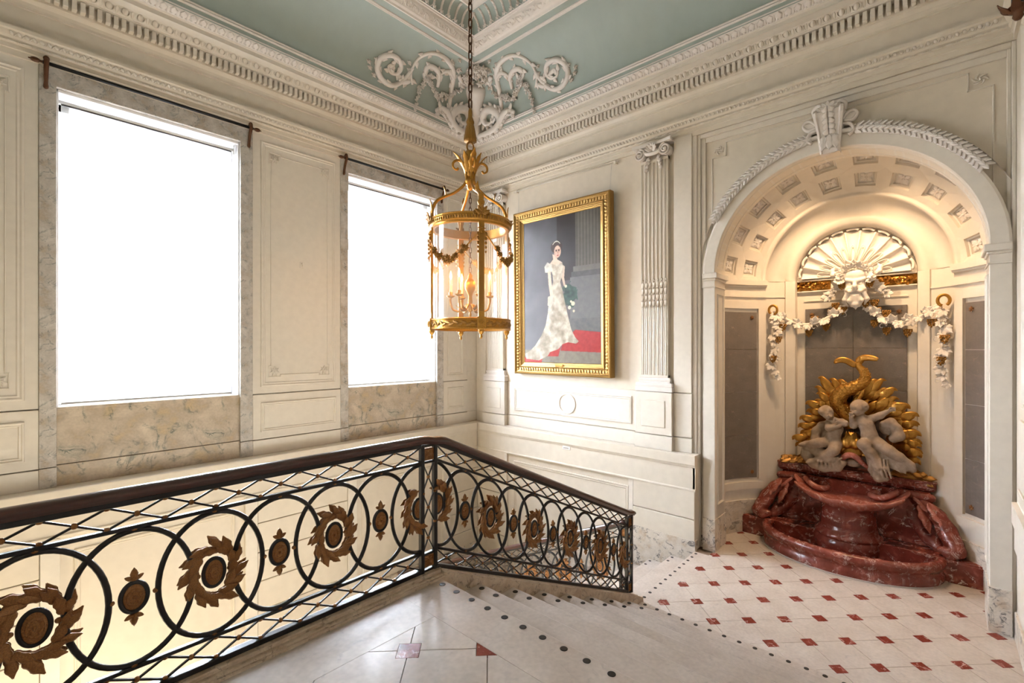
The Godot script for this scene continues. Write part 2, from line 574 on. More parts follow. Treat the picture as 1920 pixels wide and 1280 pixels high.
func slab(parent: Node, called: String, x0: float, y0: float, o0: float, x1: float, y1: float, o1: float, m: Material, b := 0.005):
	var g := G.new()
	g.box(x0, y0, o0, x1, y1, o1, b)
	return part(parent, called, g, m)

const ARCHITRAVE := [0.0, 4.86, 0.03, 4.86, 0.03, 4.925, 0.045, 4.932, 0.045, 4.982, 0.062, 4.988, 0.068, 5.0, 0.062, 5.012, 0.06, 5.03, 0.08, 5.05, 0.10, 5.10, 0.118, 5.115, 0.118, 5.15, 0.02, 5.165]
const FRIEZE := [0.02, 5.165, 0.02, 5.42]
const BED := [0.02, 5.42, 0.05, 5.425, 0.05, 5.455, 0.06, 5.49, 0.09, 5.525, 0.105, 5.53, 0.105, 5.68]
const CORONA := [0.105, 5.68, 0.20, 5.682, 0.20, 5.695, 0.215, 5.70, 0.262, 5.765, 0.275, 5.775, 0.40, 5.78, 0.40, 5.835, 0.42, 5.84, 0.425, 5.85]
const CYMA := [0.425, 5.85, 0.44, 5.868, 0.47, 5.88, 0.495, 5.905, 0.51, 5.93, 0.525, 5.935, 0.525, 5.95]

func entablature(called: String, at: Vector3, turn: float, s0: float, s1: float, d0: float, d1: float, label: String):
	var w := structure(called, at, turn, label)
	var names := ["architrave", "frieze", "bed_moulding", "corona", "cyma"]
	var profs := [ARCHITRAVE, FRIEZE, BED, CORONA, CYMA]
	var mats := [M.cream, M.cream, M.cream, M.ivory, M.plaster]
	for i in 5:
		var g := G.new()
		g.run(V2(profs[i]), s0, s1, 1, -1)
		part(w, names[i], g, mats[i])
	if d1 <= d0: return w
	# dentils, eggs and leaves, one by one where they can be told apart
	var s := d0
	var i := 0
	var dm := boxmesh(0.046, 0.118, 0.085, 0.004)
	while s < d1 - 0.1:
		if s > s0 + 0.19 and s < s1 - 0.19: put(w, "dentil", dm, M.ivory, Transform3D(Basis(), Vector3(s, 5.615, 0.146)))
		s += 0.0755
	var eg := G.new()
	eg.smooth().ball(Vector3.ZERO, Vector3(0.034, 0.045, 0.022), 8, 6)
	var egg := eg.done()
	var hg := G.new()
	hg.smooth().arcband(0, 0, V2([0.052, 0.0, 0.052, 0.018, 0.044, 0.022, 0.040, 0.0]), PI * 0.9, PI * 2.1, 10)
	var husk := hg.done()
	var dg := G.new()
	dg.smooth().leaf(Transform3D(Basis.from_euler(Vector3(0, 0, PI)), Vector3(0, 0.04, 0)), 0.085, 0.03, 0.014)
	var dart := dg.done()
	s = d0
	while s < d1 - 0.15:
		if s > s0 + 0.26 and s < s1 - 0.26:
			var t := Transform3D(Basis.from_euler(Vector3(0.62, 0, 0)), Vector3(s, 5.733, 0.246))
			put(w, "egg", egg, M.ivory, t)
			put(w, "egg_surround", husk, M.ivory, t.translated_local(Vector3(0, 0.01, -0.004)))
			put(w, "dart", dart, M.ivory, t.translated_local(Vector3(0.075, 0, -0.006)))
		s += 0.151
	var lg := G.new()
	lg.smooth()
	lg.leaf(Transform3D(Basis(), Vector3.ZERO), 0.10, 0.085, 0.026, 2.0, 0.02, 8, 0.16)
	lg.leaf(look(Vector3(0.045, 0, 0), Vector3(0.05, 1, 0), Vector3.BACK), 0.085, 0.03, 0.014, 0.0, 0.01, 5)
	for k in [-1.0, 1.0]:
		lg.ball(Vector3(k * 0.022, 0.02, 0.022), Vector3(0.011, 0.011, 0.009), 6, 4)
	var lf := lg.done()
	s = d0
	while s < d1 - 0.3:
		if s > s0 + 0.46 and s < s1 - 0.46:
			put(w, "cyma_leaf", lf, M.plaster, look(Vector3(s, 5.85, 0.428), Vector3(0, 0.085, 0.085), Vector3(0, -0.6, 1)))
		s += 0.108
	# fine carving of the architrave, too small to tell the pieces apart
	var fg := G.new()
	fg.smooth()
	s = d0 + 0.1
	while s < d1 - 0.15:
		fg.ball(Vector3(s, 5.075, 0.094), Vector3(0.02, 0.026, 0.014), 6, 4, Basis.from_euler(Vector3(0.4, 0, 0.5)))
		fg.ball(Vector3(s + 0.03, 5.065, 0.09), Vector3(0.008, 0.022, 0.012), 5, 4, Basis.from_euler(Vector3(0.4, 0, -0.5)))
		s += 0.06
	var carv := part(w, "leaf_carving", fg, M.ivory)
	carv.set_meta("kind", "stuff")
	var bg := G.new()
	bg.smooth()
	s = d0 + 0.1
	while s < d1 - 0.1:
		bg.ball(Vector3(s, 5.0, 0.068), Vector3(0.042, 0.011, 0.012), 6, 4)
		for k in 2: bg.ball(Vector3(s + 0.054 + k * 0.016, 5.0, 0.068), Vector3(0.005, 0.011, 0.012), 5, 4)
		s += 0.12
	var bead := part(w, "bead_and_reel", bg, M.ivory)
	bead.set_meta("kind", "stuff")
	return w

func rosette_mesh(r: float, petals: int, th: float) -> ArrayMesh:
	var key := "r%.3f %d %.3f" % [r, petals, th]
	if not cache.has(key):
		var g := G.new()
		g.smooth()
		for i in petals:
			var a := TAU * i / petals
			g.leaf(look(Vector3.ZERO, Vector3(sin(a), cos(a), 0), Vector3.BACK), r, r * 2.6 / petals, th, 1.0, th * 0.4, 5)
			var b := a + PI / petals
			g.leaf(look(Vector3.ZERO, Vector3(sin(b), cos(b), 0), Vector3.BACK), r * 0.62, r * 2.2 / petals, th * 1.5, 0.0, th * 0.8, 4)
		g.ball(Vector3(0, 0, th), Vector3(r * 0.2, r * 0.2, th), 8, 4)
		cache[key] = g.done()
	return cache[key]

func pier(w: Node, s0: float, s1: float, panel := true):
	# one pier of the window wall: base block, dado and shaft panel
	slab(w, "base_block", s0, -0.05, -0.06, s1, 0.172, 0.02, M.ivory)
	slab(w, "dado_block", s0, 0.184, -0.06, s1, 0.867, 0.012, M.ivory)
	slab(w, "pier_facing", s0, 0.879, -0.06, s1, 4.9, 0.004, M.ivory)
	if not panel: return
	var e := 0.115
	fr(w, s0 + e, 0.29, s1 - e, 0.745, 0.012)
	fr(w, s0 + e, 0.985, s1 - e, 4.76, 0.004, 0.07)
	if s1 - s0 < 1.0: return
	# inner fillet that steps round a rosette at each corner
	var x0 := s0 + 0.235; var x1 := s1 - 0.235; var y0 := 1.13; var y1 := 4.615; var c := 0.17
	var g := G.new()
	var o := 0.004
	var segs := [[x0, y0, x0, y0 + c, 0], [x0, y0 + c, x0 + 0.03, y0 + c, 0], [x0 + 0.03, y0 + c, x0 + 0.03, y1 - c, 0], [x0, y1 - c, x0 + 0.03, y1 - c, 0], [x0, y1 - c, x0, y1, 0], [x0, y1, x0 + c, y1, 0], [x0 + c, y1 - 0.03, x0 + c, y1, 0], [x0 + c, y1 - 0.03, x1 - c, y1 - 0.03, 0], [x1 - c, y1 - 0.03, x1 - c, y1, 0], [x1 - c, y1, x1, y1, 0], [x1, y1 - c, x1, y1, 0], [x1 - 0.03, y1 - c, x1, y1 - c, 0], [x1 - 0.03, y0 + c, x1 - 0.03, y1 - c, 0], [x1 - 0.03, y0 + c, x1, y0 + c, 0], [x1, y0, x1, y0 + c, 0], [x1 - c, y0, x1, y0, 0], [x1 - c, y0, x1 - c, y0 + 0.03, 0], [x0 + c, y0 + 0.03, x1 - c, y0 + 0.03, 0], [x0 + c, y0, x0 + c, y0 + 0.03, 0], [x0, y0, x0 + c, y0, 0]]
	for q in segs:
		g.box(q[0] - 0.006, q[1] - 0.006, o - 0.004, q[2] + 0.006, q[3] + 0.006, o + 0.011, 0.0035)
	part(w, "fillet", g, M.ivory)
	for p in [[x0 + 0.085, y0 + 0.085], [x1 - 0.085, y0 + 0.085], [x0 + 0.085, y1 - 0.085], [x1 - 0.085, y1 - 0.085]]:
		put(w, "rosette", rosette_mesh(0.075, 7, 0.016), M.ivory, Transform3D(Basis(), Vector3(p[0], p[1], o + 0.002)))

func rusticated(w: Node, s0: float, s1: float, o: float, ybot: float, top := -0.59):
	var y := top
	while y > ybot:
		var b := maxf(y - 0.435, ybot)
		slab(w, "course", s0, b + 0.006, o - 0.1, s1, y - 0.006, o + 0.012, M.cream, 0.006)
		y -= 0.435

func lower_wall(w: Node, s0: float, s1: float, o: float, bot: float, m1 := 0.0):
	# ledge at floor height and the wall below it
	slab(w, "lower_core", s0, bot, -0.4, s1, -0.1, o - 0.03, M.cream)
	var g := G.new()
	g.run(V2([o - 0.04, -0.6, o + 0.012, -0.6, o + 0.02, -0.59, o + 0.02, -0.575, o, -0.56, o, -0.24, o + 0.012, -0.235, o + 0.022, -0.2, o + 0.03, -0.195, o + 0.03, -0.06, o + 0.025, -0.05, -0.06, -0.05]), s0, s1, 0, m1)
	part(w, "ledge", g, M.cream)

func build_walls():
	# ---- window wall; its own x runs towards the back of the hall
	var w := structure("wall_left", Vector3(WX, 0, 0), PI / 2, "cream panelled wall with two tall windows")
	var xs := [-FZ - 0.4, 0.482, 2.447, 4.17, 6.137, -BZ + 0.45]
	slab(w, "core", xs[0], -4.6, -0.5, xs[5], 0.85, -0.06, M.cream, 0)
	slab(w, "core", xs[0], 4.66, -0.5, xs[5], 7.6, -0.06, M.cream, 0)
	for i in [0, 2, 4]: slab(w, "core", xs[i], 0.85, -0.5, xs[i + 1], 4.66, -0.06, M.cream, 0)
	pier(w, 2.617, 4.058)
	pier(w, -1.071, 0.335)
	pier(w, 6.31, 6.985)
	pier(w, -FZ, -1.08, false)
	slab(w, "corner_strip", 6.995, -0.05, -0.06, 7.3, 4.9, -0.012, M.ivory)
	for y in [0.178, 0.873, 1.06]: slab(w, "joint_fillet", 6.995, y - 0.006, -0.06, 7.3, y + 0.006, -0.004, M.ivory, 0.003)
	lower_wall(w, -FZ, 7.3, 0.2, -4.6, -1.0)
	rusticated(w, 6.32, 7.1, 0.2, -4.3)
	rusticated(w, 2.62, 4.05, 0.2, -4.3)
	rusticated(w, -1.07, 0.33, 0.2, -4.3)
	for q in [[0.335, 0.50], [2.45, 2.615], [4.055, 4.22], [6.14, 6.315]]:
		slab(w, "lower_pilaster", q[0], -4.3, 0.1, q[1], -0.6, 0.225, M.ivory)
	for q in [[0.62, 2.33], [4.34, 6.02]]: fr(w, q[0], -4.0, q[1], -0.78, 0.17, 0.06, M.cream)
	entablature("trim_1", Vector3(WX, 0, 0), PI / 2, -FZ, -BZ, 0.02, -BZ, "cornice with dentils above the window wall")
	# ---- back wall
	w = structure("wall_back", Vector3(0, 0, BZ), 0, "cream wall with fluted pilasters, portrait and arched niche")
	slab(w, "core", WX - 0.4, -4.6, -0.4, -2.86, 7.6, 0.0, M.cream, 0)
	var arch := PackedVector2Array()
	arch.append_array(V2([-2.86, -4.6, CX - 1.45, -4.6, CX - 1.45, YS]))
	for i in range(1, 48):
		var a := PI - PI * i / 48.0
		arch.append(Vector2(CX + 1.45 * cos(a), YS + 1.45 * sin(a)))
	arch.append_array(V2([CX + 1.45, YS, CX + 1.45, -4.6, RX + 0.5, -4.6, RX + 0.5, 7.6, -2.86, 7.6]))
	var g := G.new()
	g.prism(arch, -0.42, -0.06)
	part(w, "arch_wall", g, M.cream)
	# strip beside the right pilaster and the corner strip
	slab(w, "pier_strip", -3.13, 0.879, -0.02, -2.845, 4.9, 0.05, M.ivory)
	slab(w, "pier_strip", -3.13, 0.184, -0.02, -2.84, 0.867, 0.056, M.ivory)
	slab(w, "pier_strip", -3.13, -0.05, -0.02, -2.835, 0.172, 0.064, M.ivory)
	slab(w, "corner_strip", WX, -0.05, -0.02, -7.41, 4.9, 0.03, M.ivory)
	for y in [0.178, 0.873, 1.06]: slab(w, "joint_fillet", WX, y - 0.006, 0, -7.41, y + 0.006, 0.036, M.ivory, 0.003)
	# dado between the pilasters
	slab(w, "base_block", -6.74, -0.05, -0.02, -3.76, 0.172, 0.035, M.ivory)
	slab(w, "dado_block", -6.74, 0.184, -0.02, -3.76, 0.867, 0.025, M.ivory)
	fr(w, -6.56, 0.29, -3.87, 0.765, 0.025, 0.06)
	g = G.new()
	g.smooth().arcband(-5.215, 0.525, V2([0.20, 0.02, 0.197, 0.04, 0.185, 0.045, 0.172, 0.038, 0.165, 0.02]), 0, TAU, 36)
	part(w, "ring_moulding", g, M.ivory)
	for c in [-7.07, -3.447]: pilaster(w, c)
	# surround of the arch: jambs, imposts, archivolt, spandrel frames
	for k in [-1.0, 1.0]:
		var a: float = CX + k * 1.45
		var b: float = CX + k * 1.625
		slab(w, "arch_jamb", minf(a, b), LY, -0.4, maxf(a, b), 2.5, 0.02, M.ivory)
		g = G.new()
		g.box(minf(a - k * 0.015, b), 2.49, -0.42, maxf(a - k * 0.015, b), 2.51, 0.035, 0.004)
		g.box(minf(a, b), 2.51, -0.42, maxf(a, b), 2.60, 0.022, 0.003)
		g.box(minf(a - k * 0.02, b), 2.60, -0.43, maxf(a - k * 0.02, b), 2.63, 0.045, 0.008)
		g.box(minf(a - k * 0.045, b), 2.63, -0.46, maxf(a - k * 0.045, b), YS + 0.01, 0.07, 0.008)
		part(w, "impost", g, M.ivory)
		slab(w, "jamb_base", minf(a - k * 0.012, b), LY, -0.45, maxf(a - k * 0.012, b), -1.0, 0.045, M.skirt)
		# panel on the reveal
		var rv := sub(w, "reveal_panel")
		rv.transform = Transform3D(Basis(Vector3.UP, -k * PI / 2), Vector3(a, 0, -0.2))
		fr(rv, -0.13, -0.8, 0.13, 2.4, 0.0, 0.03)
	g = G.new()
	g.arcband(CX, YS, V2([1.45, -0.42, 1.45, 0.02, 1.46, 0.03, 1.60, 0.03, 1.625, 0.022, 1.625, -0.07]), 0, PI, 64)
	part(w, "archivolt", g, M.ivory)
	g = G.new()
	g.arcband(CX, YS, V2([1.45, -0.33, 1.444, -0.325, 1.444, -0.315, 1.45, -0.31]), 0.08, PI - 0.08, 60)
	g.arcband(CX, YS, V2([1.45, -0.09, 1.444, -0.085, 1.444, -0.075, 1.45, -0.07]), 0.08, PI - 0.08, 60)
	part(w, "soffit_fillet", g, M.ivory)
	# nested frames round the arch bay
	g = G.new()
	g.box(-2.87, LY, -0.07, -2.775, 4.87, 0.02, 0.006)
	g.box(-2.78, LY, -0.07, -2.73, 4.86, 0.0, 0.006)
	g.box(0.565, LY, -0.07, RX, 4.86, 0.0, 0.006)
	g.box(-2.73, 4.80, -0.07, 0.565, 4.86, 0.0, 0.006)
	g.box(-2.73, YS - 0.2, -0.07, -2.66, 4.80, -0.03, 0.006)
	g.box(0.53, YS - 0.2, -0.07, 0.565, 4.80, -0.03, 0.006)
	g.box(-2.66, 4.72, -0.07, 0.53, 4.80, -0.03, 0.006)
	part(w, "bay_frame", g, M.ivory)
	spandrel(w)
	garland(w)
	keystone(w)
	# lower wall along the flight to the basement
	lower_wall_back(w)
	entablature("trim_2", Vector3(0, 0, BZ), 0, WX, RX, WX, RX, "cornice with dentils above the fountain wall")
	# ---- right wall and the wall behind the camera
	w = structure("wall_right", Vector3(RX, 0, 0), -PI / 2, "cream side wall at the right edge of the hall")
	slab(w, "core", -8.0, -4.6, -0.4, FZ + 0.4, 7.6, 0.0, M.cream, 0)
	slab(w, "base_block", -6.9, -0.05, -0.02, FZ, 0.172, 0.03, M.ivory)
	slab(w, "dado_block", -6.9, 0.184, -0.02, FZ, 0.867, 0.02, M.ivory)
	var lg := G.new()
	lg.run(V2([0.0, -0.45, 0.05, -0.44, 0.05, -0.2, 0.07, -0.17, 0.07, 0.03, 0.0, 0.04]), -6.9, -2.1)
	part(w, "ledge", lg, M.ivory)
	slab(w, "baseboard", -7.25, LY, -0.02, -5.0, -1.2, 0.02, M.skirt)
	fr(w, -6.75, 0.985, -3.4, 4.76, 0.0, 0.07)
	entablature("trim_3", Vector3(RX, 0, 0), -PI / 2, BZ, FZ, 0, 0, "cornice above the right wall")
	w = structure("wall_front", Vector3(0, 0, FZ), PI, "cream wall behind the viewer")
	slab(w, "core", -RX - 0.4, -4.6, -0.4, -WX + 0.4, 7.6, 0.0, M.cream, 0)
	entablature("trim_4", Vector3(0, 0, FZ), PI, -RX, -WX, 0, 0, "cornice above the wall behind the viewer")
	# inner wall of the well, under the upper floor
	w = structure("wall_well", Vector3(-2.72, 0, 0), -PI / 2, "plain cream wall under the upper floor, facing the stairwell")
	slab(w, "core", -2.0, -4.6, -0.3, FZ, -0.3, 0.0, M.cream, 0)

func spandrel(w: Node):
	# sunk panel lines above the arch that turn in at a pinwheel in each corner
	var o := -0.06
	var g := G.new()
	var x0 := -2.57; var x1 := 0.43; var y1 := 4.66; var c := 0.2
	for q in [[x0, 3.0, x0, y1 - c], [x0, y1 - c, x0 + c, y1 - c], [x0 + c, y1 - c, x0 + c, y1], [x0 + c, y1, x1 - c, y1], [x1 - c, y1 - c, x1 - c, y1], [x1 - c, y1 - c, x1, y1 - c], [x1, 3.0, x1, y1 - c]]:
		g.box(q[0] - 0.008, q[1] - 0.008, o - 0.01, q[2] + 0.008, q[3] + 0.008, o + 0.014, 0.004)
	part(w, "spandrel_fillet", g, M.ivory)
	var pg := G.new()
	pg.smooth()
	for i in 6:
		var a := TAU * i / 6
		var p := []
		for k in 6:
			var r := 0.012 + 0.06 * k / 5.0
			p.append(Vector3(cos(a + k * 0.3) * r, sin(a + k * 0.3) * r * 0.85, 0.006))
		pg.tube(bez(p, 8), [0.006, 0.008, 0.010, 0.012, 0.012, 0.011, 0.010, 0.008, 0.005], 6)
	pg.ball(Vector3(0, 0, 0.008), Vector3(0.014, 0.014, 0.012), 8, 4)
	var pm := pg.done()
	put(w, "pinwheel", pm, M.ivory, Transform3D(Basis(), Vector3(x0 + c * 0.52, y1 - c * 0.48, o)))
	put(w, "pinwheel", pm, M.ivory, Transform3D(Basis().scaled(Vector3(-1, 1, 1)), Vector3(x1 - c * 0.52, y1 - c * 0.48, o)))

func garland(w: Node):
	# leaf garland laid over the archivolt
	var lg := G.new()
	lg.smooth().leaf(Transform3D(), 0.105, 0.058, 0.026, 1.0, 0.02, 6)
	var lf := lg.done()
	var stem := []
	for i in 41:
		var a := deg_to_rad(33.0 + i * 3.0)
		stem.append(Vector3(CX + 1.655 * cos(a), YS + 1.655 * sin(a), 0.03))
	var sg := G.new()
	sg.smooth().tube(PackedVector3Array(stem), 0.03, 7)
	var n := sub(w, "leaf_garland")
	part(n, "stem", sg, M.plaster)
	var i := 0
	for deg in range(66, 302, 4):
		var a := deg_to_rad(deg * 0.5)
		var away := 1.0 if deg > 178 else -1.0
		if absf(deg * 0.5 - 89.0) < 7.0: continue
		var c := Vector3(CX + 1.655 * cos(a), YS + 1.655 * sin(a), 0.035)
		var tang := Vector3(-sin(a), cos(a), 0) * away
		var outw := Vector3(cos(a), sin(a), 0)
		for k in [-0.75, 0.0, 0.75]:
			put(n, "garland_leaf", lf, M.plaster, look(c + outw * k * 0.024 + Vector3(0, 0, 0.016 - absf(k) * 0.012), tang + outw * k * 0.6 + Vector3(0, 0, 0.2), Vector3(outw.x * k, outw.y * k, 1.0)))
		if i % 2 == 0:
			put(n, "berry", ballmesh(Vector3.ONE * 0.016), M.plaster, Transform3D(Basis(), c + outw * 0.04 + Vector3(0, 0, 0.03)))
		i += 1

func keystone(w: Node):
	var k := sub(w, "keystone", Vector3(CX, YS, 0))
	var g := G.new()
	# tapered block, wider and deeper at the top, with a scroll
	var rows := []
	var prof := [[1.40, 0.105, 0.06], [1.45, 0.11, 0.09], [1.55, 0.12, 0.085], [1.65, 0.13, 0.10], [1.75, 0.145, 0.14], [1.84, 0.16, 0.19], [1.90, 0.165, 0.20], [1.95, 0.16, 0.15]]
	for q in prof:
		var r := PackedVector3Array()
		for p in [[-1.0, -0.06], [-1.0, q[2]], [-0.82, q[2] + 0.012], [-0.7, q[2] - 0.015], [0.7, q[2] - 0.015], [0.82, q[2] + 0.012], [1.0, q[2]], [1.0, -0.06]]:
			r.append(Vector3(p[0] * q[1], q[0], p[1]))
		rows.append(r)
	for i in rows.size() - 1:
		for j in 7: g.quad(rows[i][j], rows[i][j + 1], rows[i + 1][j + 1], rows[i + 1][j])
	for j in range(1, 6):
		g.tri(rows[0][0], rows[0][j + 1], rows[0][j])
		g.tri(rows[-1][0], rows[-1][j], rows[-1][j + 1])
	part(k, "block", g, M.plaster)
	g = G.new()
	g.smooth()
	for i in 5:
		for s in [-1.0, 1.0]:
			g.leaf(look(Vector3(s * 0.05, 1.62 + i * 0.062, 0.09 + i * 0.026), Vector3(-s * 0.5, 1, 0.2), Vector3(0, -0.2, 1)), 0.085, 0.06, 0.03, 1.0, 0.02, 5)
	for s in [-1.0, 0.0, 1.0]:
		g.leaf(look(Vector3(s * 0.055, 1.62, 0.09), Vector3(s * 0.12, -1, -0.08), Vector3(0, 0, 1)), 0.19, 0.085, 0.03, 2.0, 0.025, 8)
	part(k, "acanthus", g, M.plaster)
	g = G.new()
	g.smooth()
	for s in [-1.0, 1.0]:
		g.tube(bez([Vector3(s * 0.16, 1.90, 0.06), Vector3(s * 0.17, 1.97, 0.10), Vector3(s * 0.11, 2.0, 0.14), Vector3(s * 0.07, 1.95, 0.15), Vector3(s * 0.11, 1.92, 0.15)], 14), 0.025, 7)
		g.ball(Vector3(s * 0.11, 1.95, 0.14), Vector3(0.03, 0.03, 0.03), 8, 5)
	for i in 5:
		var a := deg_to_rad(30.0 + i * 30.0)
		g.leaf(look(Vector3(0, 1.90, 0.13), Vector3(cos(a), sin(a), 0.35), Vector3(0, -0.3, 1)), 0.13, 0.09, 0.03, 1.0, 0.03, 6)
	part(k, "shell_crest", g, M.plaster)
	for s in [-1.0, 1.0]:
		g = G.new()
		g.smooth()
		g.tube(bez([Vector3(s * 0.14, 1.78, 0.05), Vector3(s * 0.20, 1.85, 0.06), Vector3(s * 0.26, 1.86, 0.06), Vector3(s * 0.29, 1.81, 0.05), Vector3(s * 0.24, 1.75, 0.05), Vector3(s * 0.15, 1.76, 0.05)], 20), 0.02, 7, false, 2.4, Vector3.BACK)
		g.leaf(look(Vector3(s * 0.15, 1.77, 0.05), Vector3(s, 0.45, 0.1), Vector3.BACK), 0.14, 0.09, 0.02, 0.0, 0.02, 6)
		g.tube(bez([Vector3(s * 0.14, 1.74, 0.05), Vector3(s * 0.22, 1.70, 0.06), Vector3(s * 0.25, 1.62, 0.05), Vector3(s * 0.20, 1.57, 0.05)], 14), 0.02, 6, false, 1.8, Vector3.BACK)
		part(k, "ribbon", g, M.plaster)

func pilaster(w: Node, c: float):
	var p := sub(w, "pilaster", Vector3(c, 0, 0))
	slab(p, "pedestal", -0.315, 0.184, -0.02, 0.315, 0.867, 0.12, M.ivory)
	slab(p, "pedestal_base", -0.325, -0.05, -0.02, 0.325, 0.172, 0.132, M.ivory)
	slab(p, "pedestal_panel", -0.205, 0.30, 0.11, 0.205, 0.735, 0.13, M.ivory, 0.008)
	var g := G.new()
	g.smooth(false)
	var bp := [[0.315, 0.878, 0.12], [0.315, 0.95, 0.12], [0.305, 0.955, 0.112], [0.312, 0.975, 0.118], [0.312, 1.0, 0.118], [0.30, 1.015, 0.108], [0.27, 1.02, 0.082], [0.262, 1.04, 0.076], [0.272, 1.05, 0.082], [0.276, 1.075, 0.086], [0.268, 1.092, 0.08], [0.245, 1.10, 0.066]]
	for i in bp.size() - 1:
		var a = bp[i]; var b = bp[i + 1]
		var qa := [Vector3(-a[0], a[1], -0.02), Vector3(-a[0], a[1], a[2]), Vector3(a[0], a[1], a[2]), Vector3(a[0], a[1], -0.02)]
		var qb := [Vector3(-b[0], b[1], -0.02), Vector3(-b[0], b[1], b[2]), Vector3(b[0], b[1], b[2]), Vector3(b[0], b[1], -0.02)]
		for j in 3: g.quad(qa[j], qa[j + 1], qb[j + 1], qb[j])
	part(p, "base_moulding", g, M.plaster)
	# shaft with seven flutes, the lower third filled with reeds
	g = G.new()
	var o := 0.075
	var hw := 0.232
	var y0 := 1.10; var y1 := 4.66
	g.box(-hw, y0, -0.02, hw, y0 + 0.04, o)
	g.box(-hw, y1 - 0.05, -0.02, hw, y1, o)
	g.quad(Vector3(-hw, y0, -0.02), Vector3(-hw, y0, o), Vector3(-hw, y1, o), Vector3(-hw, y1, -0.02))
	g.quad(Vector3(hw, y0, o), Vector3(hw, y0, -0.02), Vector3(hw, y1, -0.02), Vector3(hw, y1, o))
	var prof := PackedVector2Array()
	var pitch := hw * 2 / 7.0
	for i in 7:
		var x := -hw + pitch * i
		prof.append(Vector2(x, o)); prof.append(Vector2(x + pitch * 0.17, o))
		for k in range(1, 6):
			var a := PI * k / 6.0
			prof.append(Vector2(x + pitch * (0.5 - 0.33 * cos(a)), o - 0.024 * sin(a)))
		prof.append(Vector2(x + pitch * 0.83, o))
	prof.append(Vector2(hw, o))
	for i in prof.size() - 1:
		g.quad(Vector3(prof[i].x, y0 + 0.04, prof[i].y), Vector3(prof[i + 1].x, y0 + 0.04, prof[i + 1].y), Vector3(prof[i + 1].x, y1 - 0.05, prof[i + 1].y), Vector3(prof[i].x, y1 - 0.05, prof[i].y))
	part(p, "shaft", g, M.ivory)
	var rg := G.new()
	rg.smooth()
	rg.tube(PackedVector3Array([Vector3(0, y0 + 0.03, 0), Vector3(0, y0 + 0.05, 0), Vector3(0, 2.3, 0)]), [0.008, 0.02, 0.02], 8)
	var reed := rg.done()
	var hg := G.new()
	hg.smooth()
	for k in 4:
		hg.leaf(look(Vector3(0, 2.66 - k * 0.1, 0.004), Vector3(0, -1, 0.1), Vector3.BACK), 0.115, 0.042, 0.016, 1.0, 0.008, 5)
	hg.ball(Vector3(0, 2.69, 0.006), Vector3(0.014, 0.02, 0.012), 6, 4)
	var husk := hg.done()
	for i in 7:
		var x := -hw + pitch * (i + 0.5)
		put(p, "reed", reed, M.ivory, Transform3D(Basis(), Vector3(x, 0, o - 0.014)))
		put(p, "husk_drop", husk, M.ivory, Transform3D(Basis(), Vector3(x, 0, o - 0.006)))
	# Ionic capital with drooping garlands
	g = G.new()
	g.smooth(false)
	var ab := PackedVector2Array()
	for i in 9:
		var t := i / 8.0 * 2.0 - 1.0
		ab.append(Vector2(t * 0.33, 0.165 + 0.045 * t * t))
	ab.append(Vector2(0.33, -0.02)); ab.append(Vector2(-0.33, -0.02))
	g.prism(ab, 0.0, 0.05, Transform3D(Basis(Vector3.RIGHT, Vector3.BACK, Vector3.DOWN), Vector3(0, 4.90, 0)))
	var cap := sub(p, "capital")
	part(cap, "abacus", g, M.plaster)
	for s in [-1.0, 1.0]:
		g = G.new()
		g.smooth()
		var sp := []
		for i in 30:
			var a := i / 29.0 * TAU * 1.9
			var r := 0.098 * (1.0 - 0.8 * i / 29.0)
			sp.append(Vector3(s * (0.215 - r * sin(a) * 1.0), 4.745 + r * cos(a), 0.15 + 0.02 * i / 29.0))
		g.tube(PackedVector3Array(sp), 0.017, 6, false, 1.5, Vector3.BACK)
		g.ball(Vector3(s * 0.215, 4.745, 0.165), Vector3(0.028, 0.028, 0.03), 8, 5)
		g.lathe(V2([0.0, -0.02, 0.088, -0.02, 0.075, 0.05, 0.085, 0.13, 0.0, 0.13]), 16, Transform3D(Basis(Vector3.RIGHT, Vector3.BACK, Vector3.DOWN), Vector3(s * 0.215, 4.745, 0.0)))
		part(cap, "volute", g, M.plaster)
		g = G.new()
		g.smooth()
		for k in 4:
			g.ball(Vector3(s * (0.085 + 0.012 * k), 4.66 - k * 0.055, 0.10), Vector3(0.034 - k * 0.003, 0.036, 0.028), 7, 5)
			g.leaf(look(Vector3(s * (0.085 + 0.012 * k), 4.68 - k * 0.055, 0.105), Vector3(s * 0.5, -1, 0.3), Vector3.BACK), 0.06, 0.04, 0.02, 1.0, 0.01, 4)
		part(cap, "capital_garland", g, M.plaster)
	g = G.new()
	g.smooth()
	g.tube(bez([Vector3(-0.15, 4.78, 0.13), Vector3(-0.07, 4.73, 0.15), Vector3(0.07, 4.73, 0.15), Vector3(0.15, 4.78, 0.13)], 12), 0.034, 8)
	for i in 7:
		var a := PI * (i + 0.5) / 7.0
		g.leaf(look(Vector3(0, 4.78, 0.14), Vector3(cos(a), sin(a) * 0.9, 0.5), Vector3.BACK), 0.12, 0.07, 0.026, 1.0, 0.02, 5)
	g.ball(Vector3(0, 4.82, 0.17), Vector3(0.035, 0.035, 0.03), 8, 5)
	part(cap, "palmette", g, M.plaster)

